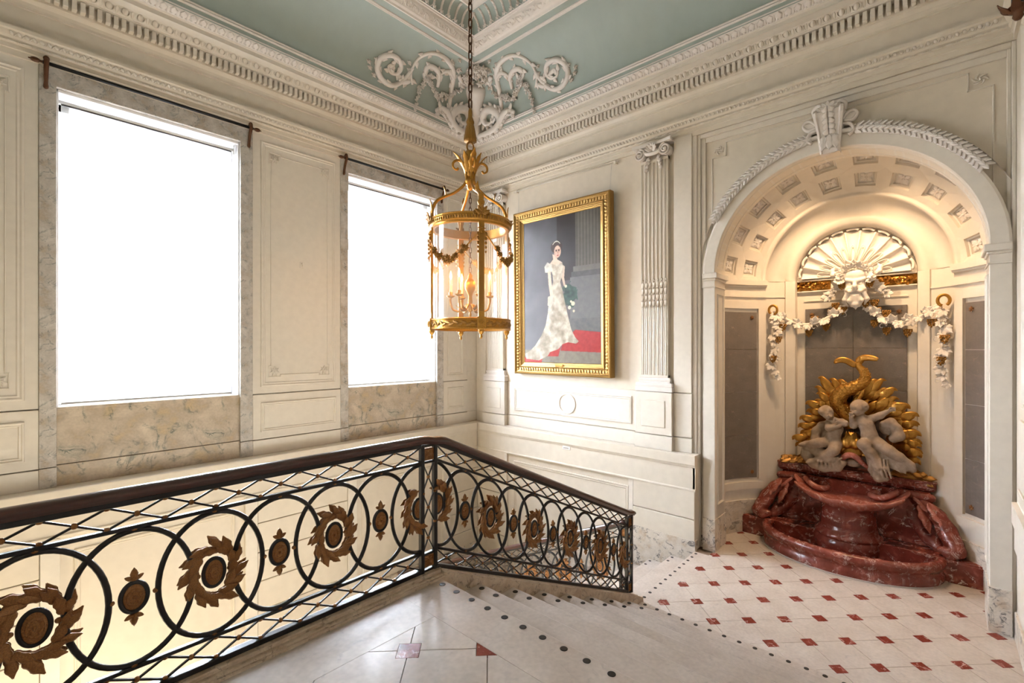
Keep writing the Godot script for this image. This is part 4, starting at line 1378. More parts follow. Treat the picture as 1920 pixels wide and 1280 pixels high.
func build_niche():
	var n := structure("wall_niche", Vector3.ZERO, 0, "domed niche with coffers, stone panels and a shell above the fountain")
	var e0 := 4.0
	var e1 := 48.0      # side bays end here (and mirrored)
	var e2 := 63.5      # inner arch
	# outer shell, so that no light leaks in
	var g := G.new()
	g.smooth(false)
	for i in 24:
		var a := -4.0 + i * 188.0 / 24; var b := -4.0 + (i + 1) * 188.0 / 24
		g.quad(cyl(b, LY - 0.2, -0.3), cyl(a, LY - 0.2, -0.3), cyl(a, YS, -0.3), cyl(b, YS, -0.3))
		for j in 10:
			g.quad(dome(i * 7.5, j * 9.0 - 2, 0.3), dome((i + 1) * 7.5, j * 9.0 - 2, 0.3), dome((i + 1) * 7.5, (j + 1) * 9.0 - 2, 0.3), dome(i * 7.5, (j + 1) * 9.0 - 2, 0.3))
	part(n, "outer_shell", g, M.cream)
	for side in 2:
		var f := func(d: float) -> float: return d if side == 0 else 180.0 - d
		var lo := minf(f.call(e0), f.call(e1)); var hi := maxf(f.call(e0), f.call(e1))
		# side bay: wall, impost cornice, frieze band, panel with stone slabs
		curved(n, "bay_wall", lo, hi, -1.0, YS, -0.3, 0.0, M.ivory, 14)
		curved(n, "bay_cornice", lo, hi, 2.63, YS + 0.012, -0.05, 0.06, M.ivory, 14)
		curved(n, "bay_cornice", lo, hi, 2.60, 2.63, -0.05, 0.035, M.ivory, 14)
		curved(n, "bay_fillet", lo, hi, 2.43, 2.465, -0.05, 0.03, M.ivory, 14)
		curved(n, "bay_skirting", lo, hi, LY, -0.96, -0.05, 0.035, M.skirt, 14)
		var p0: float = f.call(12.0); var p1: float = f.call(42.5)
		var q0 := minf(p0, p1); var q1 := maxf(p0, p1)
		# raised frame round the stone
		for q in [[q0 - 3.4, q0 - 0.6, -0.62, 2.36], [q1 + 0.6, q1 + 3.4, -0.62, 2.36]]:
			curved(n, "panel_frame", q[0], q[1], q[2], q[3], -0.02, 0.035, M.ivory, 3)
		for q in [[2.24, 2.36], [-0.78, -0.66]]: curved(n, "panel_frame", q0 - 3.4, q1 + 3.4, q[0], q[1], -0.02, 0.035, M.ivory, 12)
		for y in [-0.60, 0.12, 0.84, 1.56]:
			curved(n, "stone_slab", q0, q1, y + 0.003, y + 0.717 if y < 1.5 else 2.18, -0.02, 0.014, M.stone, 12)
		for q in [[f.call(39.5), 2.09], [f.call(39.5), -0.50]]:
			put(n, "bronze_boss", rosette_mesh(0.038, 6, 0.012), M.bronze, look(cyl(q[0], q[1], 0.018), Vector3.UP, cyl(q[0], 0, 1.0) - cyl(q[0], 0, 0.0)))
		# plain band and the inner pilaster strip
		lo = minf(f.call(e1), f.call(e2)); hi = maxf(f.call(e1), f.call(e2))
		curved(n, "band_wall", lo, hi, -1.0, YS, -0.3, -0.035, M.ivory, 6)
		curved(n, "bay_fillet", lo, hi, 2.43, 2.445, -0.05, -0.02, M.ivory, 6)
		curved(n, "band_skirting", lo, hi, LY, -1.0, -0.05, 0.0, M.skirt, 6)
		lo = minf(f.call(58.5), f.call(e2)); hi = maxf(f.call(58.5), f.call(e2))
		curved(n, "inner_strip", lo, hi, -1.0, YS, -0.2, -0.008, M.ivory, 4)
	# coffered half dome: ten coffers in each of two rows
	var rows := [[18.5, 31.5], [31.5, 44.5]]
	var nth := 10
	for r in 2:
		for i in nth:
			var c := sub(n, "coffer")
			var t0 := 180.0 * i / nth; var t1 := 180.0 * (i + 1) / nth
			var p0: float = rows[r][0]; var p1: float = rows[r][1]
			var lvl := [[0.0, 0.0], [0.20, 0.0], [0.22, 0.035], [0.27, 0.035], [0.29, 0.06], [0.5, 0.06]]
			g = G.new()
			g.smooth(false)
			for k in lvl.size() - 1:
				var ia: float = lvl[k][0]; var ib: float = lvl[k + 1][0]
				var oa: float = lvl[k][1]; var ob: float = lvl[k + 1][1]
				var pa := []; var pb := []
				for e in [[0, 0], [0.5, 0], [1, 0], [1, 0.5], [1, 1], [0.5, 1], [0, 1], [0, 0.5]]:
					pa.append(dome(lerpf(t0, t1, lerpf(e[0], 0.5, ia * 2)), lerpf(p0, p1, lerpf(e[1], 0.5, ia * 2)), oa))
					pb.append(dome(lerpf(t0, t1, lerpf(e[0], 0.5, ib * 2)), lerpf(p0, p1, lerpf(e[1], 0.5, ib * 2)), ob))
				for j in 8:
					var l := (j + 1) % 8
					g.quad(pa[j], pb[j], pb[l], pa[l])
			part(c, "recess", g, M.ivory)
			# carved leaf square in the depth of the coffer
			var tm := (t0 + t1) / 2; var pm := (p0 + p1) / 2
			var ctr := dome(tm, pm, 0.058)
			var inwd := (dome(tm, pm, 0.0) - dome(tm, pm, 1.0)).normalized()
			var updir := dome(tm, pm + 1.0) - dome(tm, pm)
			var x := look(ctr, updir, inwd)
			put(c, "carved_plate", boxmesh(0.155, 0.155, 0.012, 0.003), M.plaster, x)
			put(c, "carved_leaf", coffer_leaf(), M.plaster, x.translated_local(Vector3(0, 0, 0.006)))
	# rim between coffers and band, band of the dome, inner archivolt
	g = G.new()
	g.smooth()
	var shell := [[3.0, 0.0], [-6.0, 0.0]]
	var sect := [[44.5, 0.0], [45.4, 0.0], [45.6, -0.018], [47.8, -0.018], [48.0, 0.035], [58.3, 0.035], [58.5, 0.008], [63.5, 0.008], [63.8, 0.1]]
	for i in 60:
		var t0 := i * 3.0; var t1 := (i + 1) * 3.0
		for k in sect.size() - 1:
			g.quad(dome(t0, sect[k][0], sect[k][1]), dome(t0, sect[k + 1][0], sect[k + 1][1]), dome(t1, sect[k + 1][0], sect[k + 1][1]), dome(t1, sect[k][0], sect[k][1]))
		for q in [[-6.0, 4.0], [4.0, 11.0], [11.0, 18.5]]: g.quad(dome(t0, q[0]), dome(t0, q[1]), dome(t1, q[1]), dome(t1, q[0]))
	part(n, "dome_band", g, M.ivory)
	# recess behind the inner arch
	var hw := NR * cos(deg_to_rad(e2))
	var zf := NZ - NR * sin(deg_to_rad(e2))
	var zb := -9.17
	var back := PackedVector2Array()
	back.append_array(V2([NX - hw - 0.05, LY, NX + hw + 0.05, LY]))
	for i in 33:
		var a := PI * i / 32.0
		back.append(Vector2(NX + (hw + 0.05) * cos(a), YS + (hw + 0.05) * sin(a)))
	g = G.new()
	g.prism(back, zb - 0.1, zb)
	part(n, "recess_back", g, M.ivory)
	g = G.new()
	g.smooth(false)
	var ring := [Vector2(NX + hw, LY)]
	for i in 33:
		var a := PI * i / 32.0
		ring.append(Vector2(NX + hw * cos(a), YS + hw * sin(a)))
	ring.append(Vector2(NX - hw, LY))
	for i in ring.size() - 1:
		g.quad(Vector3(ring[i].x, ring[i].y, zf), Vector3(ring[i].x, ring[i].y, zb), Vector3(ring[i + 1].x, ring[i + 1].y, zb), Vector3(ring[i + 1].x, ring[i + 1].y, zf))
	part(n, "recess_reveal", g, M.ivory)
	# mouldings under the lunette, gilded band, stone slab with bronze bosses
	for q in [[2.685, 2.715, 0.05], [2.505, 2.53, 0.045], [2.35, 2.375, 0.02]]:
		slab(n, "lunette_fillet", NX - hw + (0.0 if q[2] > 0.03 else 0.1), q[0], zb - 0.02, NX + hw - (0.0 if q[2] > 0.03 else 0.1), q[1], zb + q[2], M.ivory, 0.005)
	for y in [-0.35, 0.28, 0.93, 1.58]:
		slab(n, "stone_slab", NX - 0.655, y + 0.002, zb - 0.02, NX - 0.002, minf(y + 0.648, 2.235), zb + 0.022, M.stone, 0.002)
		slab(n, "stone_slab", NX + 0.002, y + 0.002, zb - 0.02, NX + 0.655, minf(y + 0.648, 2.235), zb + 0.022, M.stone, 0.002)
	for x in [NX - 0.56, NX + 0.56]: put(n, "bronze_boss", rosette_mesh(0.038, 6, 0.012), M.bronze, Transform3D(Basis(), Vector3(x, 2.13, zb + 0.024)))
	shell_fan(n, hw, zb)
	for s in [-1.0, 1.0]:
		g = G.new()
		g.smooth()
		g.box(minf(NX + s * 0.30, NX + s * hw), 2.532, zb, maxf(NX + s * 0.30, NX + s * hw), 2.682, zb + 0.02)
		for k in 70:
			var x: float = NX + s * (0.32 + 0.44 * k / 70.0)
			var p := Vector3(x, 2.607 + rng.randf_range(-0.055, 0.055), zb + 0.024)
			g.leaf(look(p, Vector3(rng.randf_range(-1, 1), rng.randf_range(-0.6, 0.6), 0.3), Vector3.BACK), 0.055, 0.03, 0.014, 1.0, 0.015, 4)
		part(n, "gilded_band", g, M.gold)
	# unseen lamps behind the crown of the arch, placed to warm the niche
	for q in [[Vector3(NX - 0.42, 4.27, -7.86), -1.0], [Vector3(NX + 0.42, 4.27, -7.86), 1.0]]: unseen_niche_lamp(q[0], q[1])

func unseen_niche_lamp(at: Vector3, s: float):
	var l := thing("spotlight", at)
	tag(l, "small white spotlight out of view behind the arch lighting the niche, %s of the keystone" % ("right" if s > 0 else "left"), "lamp", "unseen spotlights behind the arch")
	var aim := Vector3(NX + s * 0.35, 0.7, -8.9)
	var d := (aim - at).normalized()
	var t := look(Vector3.ZERO, -d, Vector3.UP)
	var g := G.new()
	g.smooth(false).lathe(V2([0.001, 0.09, 0.025, 0.088, 0.034, 0.06, 0.034, 0.0, 0.03, 0.0, 0.03, 0.03, 0.001, 0.03]), 16, t)
	part(l, "housing", g, M.white)
	slab(l, "mount", -0.012, 0.05, -0.012, 0.012, 0.16, 0.012, M.white, 0.003)
	g = G.new()
	g.smooth().ball(d * 0.004, Vector3(0.022, 0.022, 0.022), 10, 6)
	var em := mat(Color(1, 0.9, 0.7), 0.5)
	em.emission_enabled = true
	em.emission = Color(1.0, 0.80, 0.55)
	em.emission_energy_multiplier = 4.0
	part(l, "lamp_lens", g, em)
	var sp := SpotLight3D.new()
	sp.name = "spot"
	sp.light_color = Color(1.0, 0.83, 0.64)
	sp.light_energy = NICHE
	sp.spot_angle = 52.0
	sp.spot_angle_attenuation = 0.7
	sp.spot_range = 12.0
	sp.spot_attenuation = 2.0
	sp.light_size = 0.03
	sp.shadow_enabled = true
	l.add_child(sp)
	sp.look_at_from_position(at + d * 0.02, aim)

const NICHE := 6.0

func coffer_leaf() -> ArrayMesh:
	if not cache.has("coffer_leaf"):
		var g := G.new()
		g.smooth()
		for i in 4:
			var a := PI / 4 + i * PI / 2
			g.leaf(look(Vector3.ZERO, Vector3(sin(a), cos(a), 0), Vector3.BACK), 0.1, 0.062, 0.02, 2.0, 0.012, 6)
			var b := i * PI / 2
			g.leaf(look(Vector3.ZERO, Vector3(sin(b), cos(b), 0), Vector3.BACK), 0.07, 0.036, 0.016, 1.0, 0.02, 5)
		g.ball(Vector3(0, 0, 0.014), Vector3(0.018, 0.018, 0.014), 7, 5)
		cache["coffer_leaf"] = g.done()
	return cache["coffer_leaf"]

func shell_fan(n: Node, hw: float, zb: float):
	# scallop shell that fills the lunette: fan of hollow ribs under a lobed rim
	var sh := sub(n, "shell", Vector3(NX, YS + 0.02, zb))
	var ribs := 11
	for i in ribs:
		var a0 := PI * i / ribs + 0.012; var a1 := PI * (i + 1) / ribs - 0.012
		var g := G.new()
		g.smooth()
		var rows := []
		for k in 9:
			var t := k / 8.0
			var a := lerpf(a0, a1, t)
			var row := PackedVector3Array()
			for r in [0.10, 0.25, 0.42, 0.56, 0.64, 0.70]:
				var dep: float = 0.012 + 0.045 * r / 0.7
				var prof := 1.0 - 4.0 * (t - 0.5) * (t - 0.5)
				var z: float = 0.05 + 0.02 - dep * prof + (0.06 * (r - 0.5) if r > 0.5 else 0.0)
				row.append(Vector3(r * cos(a), r * sin(a), z))
			rows.append(row)
		g.grid(rows)
		part(sh, "rib", g, M.plaster)
		# raised lip with an inner arch line
		g = G.new()
		g.smooth()
		var am := (a0 + a1) / 2
		var p := []
		for k in 9:
			var t := k / 8.0
			var a := lerpf(a0 + 0.02, a1 - 0.02, t)
			var r := 0.715 + 0.022 * sin(PI * t)
			p.append(Vector3(r * cos(a), r * sin(a), 0.085))
		g.tube(PackedVector3Array(p), 0.02, 6)
		part(sh, "lip", g, M.plaster)
		g = G.new()
		g.smooth()
		p = []
		for k in 11:
			var t := k / 10.0
			var a := lerpf(a0 + 0.03, a1 - 0.03, t)
			var r := 0.20 + 0.28 * pow(sin(PI * t), 0.35)
			p.append(Vector3(r * cos(a), r * sin(a), 0.064))
		g.tube(PackedVector3Array(p), 0.008, 5)
		part(sh, "inner_rib", g, M.plaster)
		if i < ribs - 1:
			g = G.new()
			g.smooth()
			var b := PI * (i + 1) / ribs
			g.tube(PackedVector3Array([Vector3(0.1 * cos(b), 0.1 * sin(b), 0.066), Vector3(0.70 * cos(b), 0.70 * sin(b), 0.085)]), [0.006, 0.012], 6)
			part(sh, "seam", g, M.plaster)

# ---------------------------------------------------------------- mask, vine swags and drops on the niche wall
func vine_leaf_mesh(k: int) -> ArrayMesh:
	var key := "vine%d" % k
	if not cache.has(key):
		var g := G.new()
		g.smooth()
		var sizes := [0.13, 0.11, 0.09]
		for i in 5:
			var a := deg_to_rad(-80.0 + i * 40.0 + k * 5)
			var l: float = sizes[k] * (1.0 if i == 2 else (0.85 if i in [1, 3] else 0.62))
			g.leaf(look(Vector3(0, 0, 0.004 * (2 - absi(i - 2))), Vector3(sin(a), cos(a), 0), Vector3.BACK), l, l * 0.62, 0.018, 2.0, 0.025, 6, 0.25)
		cache[key] = g.done()
	return cache[key]

func grape_mesh() -> ArrayMesh:
	if not cache.has("grapes"):
		var g := G.new()
		g.smooth()
		var r := RandomNumberGenerator.new()
		r.seed = 9
		for row in 6:
			var n: int = [5, 5, 4, 4, 3, 1][row]
			for i in n:
				var x := (i - (n - 1) / 2.0) * 0.022 + r.randf_range(-0.004, 0.004)
				g.ball(Vector3(x, -row * 0.02, 0.018 + r.randf_range(0, 0.016) - absf(x) * 0.2), Vector3.ONE * 0.0135, 7, 5)
		cache["grapes"] = g.done()
	return cache["grapes"]

func swag(called: String, label: String, path: Array, rad: Array, leaves: int, grapes: Array, drop: bool):
	var s := thing(called, path[0])
	tag(s, label, "vine relief", "plaster vine reliefs on the niche wall")
	var base: Vector3 = path[0]
	var pts := bez(path, 24)
	var loc := PackedVector3Array()
	for p in pts: loc.append(p - base)
	var rr := []
	for i in loc.size():
		var t := float(i) / (loc.size() - 1) * (rad.size() - 1)
		var k := mini(int(t), rad.size() - 2)
		rr.append(lerpf(rad[k], rad[k + 1], t - k))
	var g := G.new()
	g.smooth().tube(loc, rr, 8)
	part(s, "stem", g, M.plaster)
	for i in leaves:
		var t := (i + 0.5) / leaves
		var c := loc[int(t * (loc.size() - 1))]
		var a := rng.randf_range(-0.7, 0.7) + (PI if i % 3 != 0 else 0.0)
		if drop: a = PI + rng.randf_range(-1.2, 1.2)
		put(s, "vine_leaf", vine_leaf_mesh(i % 3), M.plaster, look(c + Vector3(rng.randf_range(-0.02, 0.02), 0, 0.012), Vector3(sin(a), cos(a), 0.25), Vector3(rng.randf_range(-0.3, 0.3), rng.randf_range(-0.3, 0.3), 1)))
	for q in grapes:
		put(s, "grape_bunch", grape_mesh(), M.oldgold, Transform3D(Basis(), q - base))
	# curling tendrils
	for i in (4 if drop else 3):
		var c := loc[int((i + 0.6) / 4.0 * (loc.size() - 1))]
		var p := []
		var sg := 1.0 if i % 2 == 0 else -1.0
		for k in 12:
			var a := k / 11.0 * 5.2
			var r := 0.05 * (1.0 - 0.7 * k / 11.0)
			p.append(c + Vector3(sg * (0.07 - r * cos(a)), -0.05 + r * sin(a) - 0.03, 0.008))
		g = G.new()
		g.smooth().tube(bez([c] + p, 26), 0.005, 5)
		part(s, "tendril", g, M.plaster)
	return s

func build_reliefs():
	var z := -9.13
	# two festoons from the mask to the gilded rings and a drop below each ring
	swag("vine_swag", "plaster vine festoon with gilded grapes left of the horned mask", [Vector3(NX - 0.05, 2.28, -9.08), Vector3(-1.245, 2.14, z + 0.06), Vector3(-1.42, 2.02, z + 0.06), Vector3(-1.60, 1.965, z + 0.06), Vector3(-1.78, 1.985, -9.04), Vector3(-1.95, 2.08, -8.90), Vector3(-2.07, 2.19, -8.80)], [0.03, 0.034, 0.03, 0.03, 0.028, 0.026, 0.02], 15,
		[Vector3(-1.957, 1.97, -8.93), Vector3(-1.61, 1.87, -9.10), Vector3(-1.37, 1.96, -9.10), Vector3(-1.53, 2.09, -9.08), Vector3(-1.30, 2.19, -9.08), Vector3(-1.14, 2.22, -9.06), Vector3(-1.24, 2.29, -9.06)], false)
	swag("vine_swag", "plaster vine festoon with gilded grapes right of the horned mask", [Vector3(NX + 0.12, 2.30, -9.08), Vector3(-0.76, 2.14, z + 0.06), Vector3(-0.62, 2.01, z + 0.06), Vector3(-0.46, 1.96, z + 0.06), Vector3(-0.29, 1.99, -9.04), Vector3(-0.14, 2.07, -8.92), Vector3(-0.02, 2.19, -8.82)], [0.03, 0.034, 0.03, 0.03, 0.028, 0.026, 0.02], 15,
		[Vector3(-0.745, 2.0, -9.10), Vector3(-0.60, 1.88, -9.10), Vector3(-0.355, 1.85, -9.08), Vector3(-0.85, 2.31, -9.06), Vector3(-0.74, 2.31, -9.06), Vector3(-0.715, 2.19, -9.07), Vector3(-0.60, 2.14, -9.07), Vector3(-0.09, 1.98, -8.90)], false)
	swag("vine_drop", "plaster vine drop with gilded grapes hanging left of the grey stone slabs", [Vector3(-2.03, 2.14, -8.79), Vector3(-2.02, 1.95, -8.78), Vector3(-2.06, 1.75, -8.78), Vector3(-2.04, 1.5, -8.77), Vector3(-2.06, 1.3, -8.77), Vector3(-1.98, 1.06, -8.82)], [0.012, 0.014, 0.012, 0.012, 0.008, 0.005], 12,
		[Vector3(-1.985, 1.76, -8.76), Vector3(-2.06, 1.44, -8.74)], true)
	swag("vine_drop", "plaster vine drop with gilded grapes hanging right of the grey stone slabs", [Vector3(0.01, 2.14, -8.80), Vector3(0.0, 1.95, -8.79), Vector3(0.03, 1.75, -8.78), Vector3(0.01, 1.5, -8.78), Vector3(0.03, 1.3, -8.78), Vector3(0.07, 1.06, -8.76)], [0.012, 0.014, 0.012, 0.012, 0.008, 0.005], 12,
		[Vector3(0.045, 1.75, -8.74), Vector3(0.005, 1.45, -8.75)], true)
	for q in [[Vector3(-2.07, 2.215, -8.77), 1.0, "left"], [Vector3(0.035, 2.235, -8.76), -1.0, "right"]]:
		var r := thing("gilded_ring", q[0])
		tag(r, "gilded ring holding the %s end of the vine festoon" % q[2], "ring", "gilded rings of the festoon")
		var p := PackedVector3Array()
		for i in 20:
			var a := deg_to_rad(-60 + i * 300.0 / 19 * 1.05)
			p.append(Vector3(cos(a) * 0.062 * -q[1], sin(a) * 0.075, 0.01))
		var g := G.new()
		g.smooth().tube(p, 0.02, 8)
		part(r, "ring", g, M.gold)
	# horned mask with vine leaves for hair
	var c := Vector3(NX + 0.055, 2.55, -9.0)
	var m := thing("horned_mask", c)
	tag(m, "white horned satyr mask crowned with leaves below the shell", "mask")
	var b := Blob.new(Vector3(-0.40, -0.42, -0.14), Vector3(0.40, 0.46, 0.30), 0.0085, 0.035)
	b.egg(Vector3(0, 0.03, 0.0), Vector3(0.15, 0.21, 0.15))
	b.egg(Vector3(0, -0.12, 0.03), Vector3(0.105, 0.13, 0.11))
	b.egg(Vector3(0, 0.16, 0.05), Vector3(0.15, 0.10, 0.11))
	for s in [-1.0, 1.0]:
		b.bone(Vector3(s * 0.02, 0.055, 0.155), Vector3(s * 0.115, 0.085, 0.115), 0.024, 0.02, 0.025)
		b.egg(Vector3(s * 0.06, 0.012, 0.15), Vector3(0.036, 0.024, 0.03), Basis(), 0.015, true)
		b.egg(Vector3(s * 0.058, 0.012, 0.125), Vector3(0.026, 0.018, 0.02), Basis(), 0.01)
		b.egg(Vector3(s * 0.08, -0.055, 0.11), Vector3(0.045, 0.04, 0.04))
		b.chain([Vector3(s * 0.01, -0.085, 0.16), Vector3(s * 0.06, -0.105, 0.15), Vector3(s * 0.115, -0.07, 0.11), Vector3(s * 0.14, -0.10, 0.08)], [0.018, 0.024, 0.018, 0.008], 0.02)
		b.chain([Vector3(s * 0.10, 0.15, 0.05), Vector3(s * 0.20, 0.14, 0.08), Vector3(s * 0.285, 0.18, 0.09), Vector3(s * 0.305, 0.25, 0.07), Vector3(s * 0.27, 0.30, 0.06)], [0.055, 0.048, 0.036, 0.024, 0.01], 0.03)
		b.egg(Vector3(s * 0.165, -0.01, 0.03), Vector3(0.03, 0.06, 0.03))
		b.chain([Vector3(s * 0.03, -0.16, 0.12), Vector3(s * 0.07, -0.24, 0.11), Vector3(s * 0.05, -0.33, 0.08)], [0.035, 0.035, 0.012], 0.02)
		b.chain([Vector3(s * 0.10, -0.12, 0.09), Vector3(s * 0.14, -0.22, 0.07), Vector3(s * 0.11, -0.30, 0.05)], [0.035, 0.03, 0.012], 0.02)
	b.chain([Vector3(0, 0.06, 0.15), Vector3(0, -0.03, 0.20), Vector3(0, -0.055, 0.195)], [0.02, 0.03, 0.028], 0.02)
	for s in [-1.0, 1.0]: b.egg(Vector3(s * 0.028, -0.055, 0.175), Vector3(0.02, 0.016, 0.02), Basis(), 0.012)
	b.egg(Vector3(0, -0.135, 0.155), Vector3(0.05, 0.02, 0.04), Basis(), 0.012, true)
	b.egg(Vector3(0, -0.165, 0.14), Vector3(0.045, 0.016, 0.025), Basis(), 0.015)
	b.chain([Vector3(0, -0.2, 0.11), Vector3(0, -0.3, 0.10), Vector3(0, -0.37, 0.07)], [0.05, 0.04, 0.01], 0.03)
	var g := G.new()
	b.mesh(g)
	part(m, "face", g, M.plaster)
	for i in 26:
		var a := lerpf(-0.35, PI + 0.35, i / 25.0)
		var rr := 0.17 + 0.03 * (i % 2)
		var p := Vector3(cos(a) * rr, 0.13 + sin(a) * rr * 0.85, 0.09 + 0.03 * (i % 3))
		put(m, "crown_leaf", vine_leaf_mesh(i % 3), M.plaster, look(p, Vector3(cos(a), sin(a), 0.5), Vector3(cos(a) * 0.3, 0.2, 1)).scaled_local(Vector3.ONE * rng.randf_range(0.7, 1.0)))
	for i in 8:
		var s := -1.0 if i % 2 == 0 else 1.0
		put(m, "cheek_leaf", vine_leaf_mesh(i % 3), M.plaster, look(Vector3(s * (0.20 + 0.05 * (i / 2)), 0.02 - 0.055 * (i / 2), -0.04), Vector3(s, rng.randf_range(-0.4, 0.4), 0.2), Vector3.BACK))
	for s in [-1.0, 1.0]:
		put(m, "grape_bunch", grape_mesh(), M.oldgold, Transform3D(Basis(), Vector3(s * 0.175, 0.05, 0.05)))

# ---------------------------------------------------------------- wrought-iron railings
func wreath_leaf() -> ArrayMesh:
	if not cache.has("wleaf"):
		var g := G.new()
		g.smooth().leaf(Transform3D(), 0.088, 0.036, 0.010, 2.0, 0.012, 9, 0.18)
		cache["wleaf"] = g.done()
	return cache["wleaf"]

func medallion_relief(rx: float, ry: float) -> ArrayMesh:
	var key := "med%.3f" % rx
	if not cache.has(key):
		var g := G.new()
		g.smooth()
		for f in [1.0, -1.0]:
			var b := Basis(Vector3.UP, 0.0 if f > 0 else PI)
			g.ball(Vector3(0, 0, 0.002 * f), Vector3(rx, ry, 0.008), 20, 8, b)
			for i in 8:
				var a := TAU * i / 8 + 0.2
				var c := Vector3(cos(a) * rx * 0.55, sin(a) * ry * 0.55, 0.007 * f)
				g.ball(c, Vector3(rx * 0.2, ry * 0.26, 0.007), 7, 5, Basis(Vector3.BACK, a))
			for i in 14:
				var a := TAU * i / 14
				g.ball(Vector3(cos(a) * rx * 0.85, sin(a) * ry * 0.85, 0.004 * f), Vector3.ONE * rx * 0.09, 5, 4)
			g.ball(Vector3(0, 0, 0.010 * f), Vector3(rx * 0.2, rx * 0.2, 0.008), 8, 5)
		cache[key] = g.done()
	return cache[key]

func oval_ring(rx: float, ry: float, r: float, seg := 40, flat := 1.0) -> ArrayMesh:
	var key := "oval%.3f %.3f %.3f" % [rx, ry, r]
	if not cache.has(key):
		var p := PackedVector3Array()
		for i in seg: p.append(Vector3(cos(TAU * i / seg) * rx, sin(TAU * i / seg) * ry, 0))
		var g := G.new()
		g.smooth().tube(p, r, 8, true, flat, Vector3.BACK)
		cache[key] = g.done()
	return cache[key]

func wreath(parent: Node, c: Vector3, half := 0, k := 1.0):
	# laurel wreath round a small oval medallion; half: -1 keeps the left half, 1 the right half
	var w := sub(parent, "wreath", c)
	var g := G.new()
	var p := []
	for i in 33:
		var a := TAU * i / 32
		if half != 0: a = (PI / 2 + PI * i / 32) if half < 0 else (-PI / 2 + PI * i / 32)
		p.append(Vector3(cos(a) * 0.088 * k, sin(a) * 0.118, 0))
	g.smooth().tube(PackedVector3Array(p), 0.007, 6)
	part(w, "wreath_stem", g, M.bronze)
	var nn := 12
	for i in nn:
		var a := TAU * (i + 0.3) / nn
		if half < 0 and cos(a) > -0.02: continue
		if half > 0 and cos(a) < 0.02: continue
		var o := Vector3(cos(a) * 0.088 * k, sin(a) * 0.118, 0.0)
		var tg := Vector3(-sin(a), cos(a) * 1.2, 0).normalized()
		var rad := Vector3(cos(a), sin(a), 0)
		for e in [0.40, -0.30]:
			var j := rng.randf_range(-0.22, 0.22)
			var l := look(o + Vector3(0, 0, 0.005), tg + rad * (e + j) + Vector3(0, 0, 0.1), Vector3(0, 0, 1) + rad * j)
			put(w, "wreath_leaf", wreath_leaf(), M.bronze, l.scaled_local(Vector3.ONE * rng.randf_range(0.82, 1.08)))
			put(w, "wreath_leaf", wreath_leaf(), M.bronze, look(o + Vector3(0, 0, -0.005), tg + rad * (e + j), Vector3(0, 0, -1)))
	var md := sub(w, "medallion")
	if half == 0:
		put(md, "medallion_rim", oval_ring(0.045 * k, 0.068, 0.0095), M.iron)
		put(md, "medallion_relief", medallion_relief(0.042, 0.057), M.bronze, Transform3D(Basis().scaled(Vector3(k * 0.95, 1.12, 1)), Vector3.ZERO))
		for s in [-1.0, 1.0]: put(md, "boss", ballmesh(Vector3(0.013, 0.012, 0.012)), M.bronze, Transform3D(Basis(), Vector3(s * 0.068 * k, 0, 0)))
	else:
		# the half next to a post: rim and relief cut straight
		var hp := PackedVector2Array()
		var rp := PackedVector3Array()
		for i in 17:
			var a := -PI / 2 + PI * i / 16
			hp.append(Vector2(cos(a) * 0.042 * half, sin(a) * 0.064))
			rp.append(Vector3(cos(a) * 0.045 * half, sin(a) * 0.068, 0))
		g = G.new()
		g.smooth().tube(rp, 0.0095, 8)
		part(md, "medallion_rim", g, M.iron)
		g = G.new()
		g.prism(hp, -0.007, 0.007)
		g.smooth()
		for i in 5:
			var a := -1.2 + 0.6 * i
			for z in [-0.006, 0.006]: g.ball(Vector3(cos(a) * 0.024 * half, sin(a) * 0.036, z), Vector3(0.008, 0.013, 0.006), 7, 5)
		part(md, "medallion_relief", g, M.bronze)
		put(md, "boss", ballmesh(Vector3(0.013, 0.012, 0.012)), M.bronze, Transform3D(Basis(), Vector3(half * 0.068, 0, 0)))

func oval(parent: Node, c: Vector3, gap: float, k := 1.0):
	var md := sub(parent, "oval_medallion", c)
	put(md, "medallion_rim", oval_ring(0.047 * k, 0.064, 0.010), M.iron)
	put(md, "medallion_relief", medallion_relief(0.042, 0.057), M.bronze, Transform3D(Basis().scaled(Vector3(k, 1, 1)), Vector3.ZERO))
	if not cache.has("finial"):
		var g := G.new()
		g.smooth()
		g.lathe(V2([0.0, 0.0, 0.014, 0.004, 0.018, 0.012, 0.012, 0.02, 0.016, 0.03, 0.010, 0.046, 0.0, 0.06]), 8)
		for s in [-1.0, 1.0]: g.leaf(look(Vector3(0, 0.006, 0), Vector3(s, 0.5, 0), Vector3.BACK), 0.036, 0.018, 0.007, 0, 0.0, 4)
		cache["finial"] = g.done()
	for s in [-1.0, 1.0]:
		put(md, "finial", cache["finial"], M.bronze, Transform3D(Basis(Vector3.BACK, 0.0 if s > 0 else PI), Vector3(0, s * 0.07, 0)))
		put(md, "boss", ballmesh(Vector3(0.013, 0.012, 0.012)), M.bronze, Transform3D(Basis(), Vector3(s * (gap - 0.008), 0, 0)))

func gold_square(parent: Node, c: Vector3, w: float, h: float, t := Basis()):
	var q := sub(parent, "square_plate", c)
	q.basis = t
	put(q, "plate", boxmesh(w, h, 0.014, 0.003), M.bronze)
	put(q, "plate_flower", rosette_mesh(minf(w, h) * 0.42, 8, 0.008), M.bronze, Transform3D(Basis(), Vector3(0, 0, 0.006)))
	var g := G.new()
	g.frame(-w * 0.46, -h * 0.46, w * 0.46, h * 0.46, V2([0, 0.006, 0.002, 0.012, 0.006, 0.012, 0.008, 0.006]))
	part(q, "plate_border", g, M.bronze)

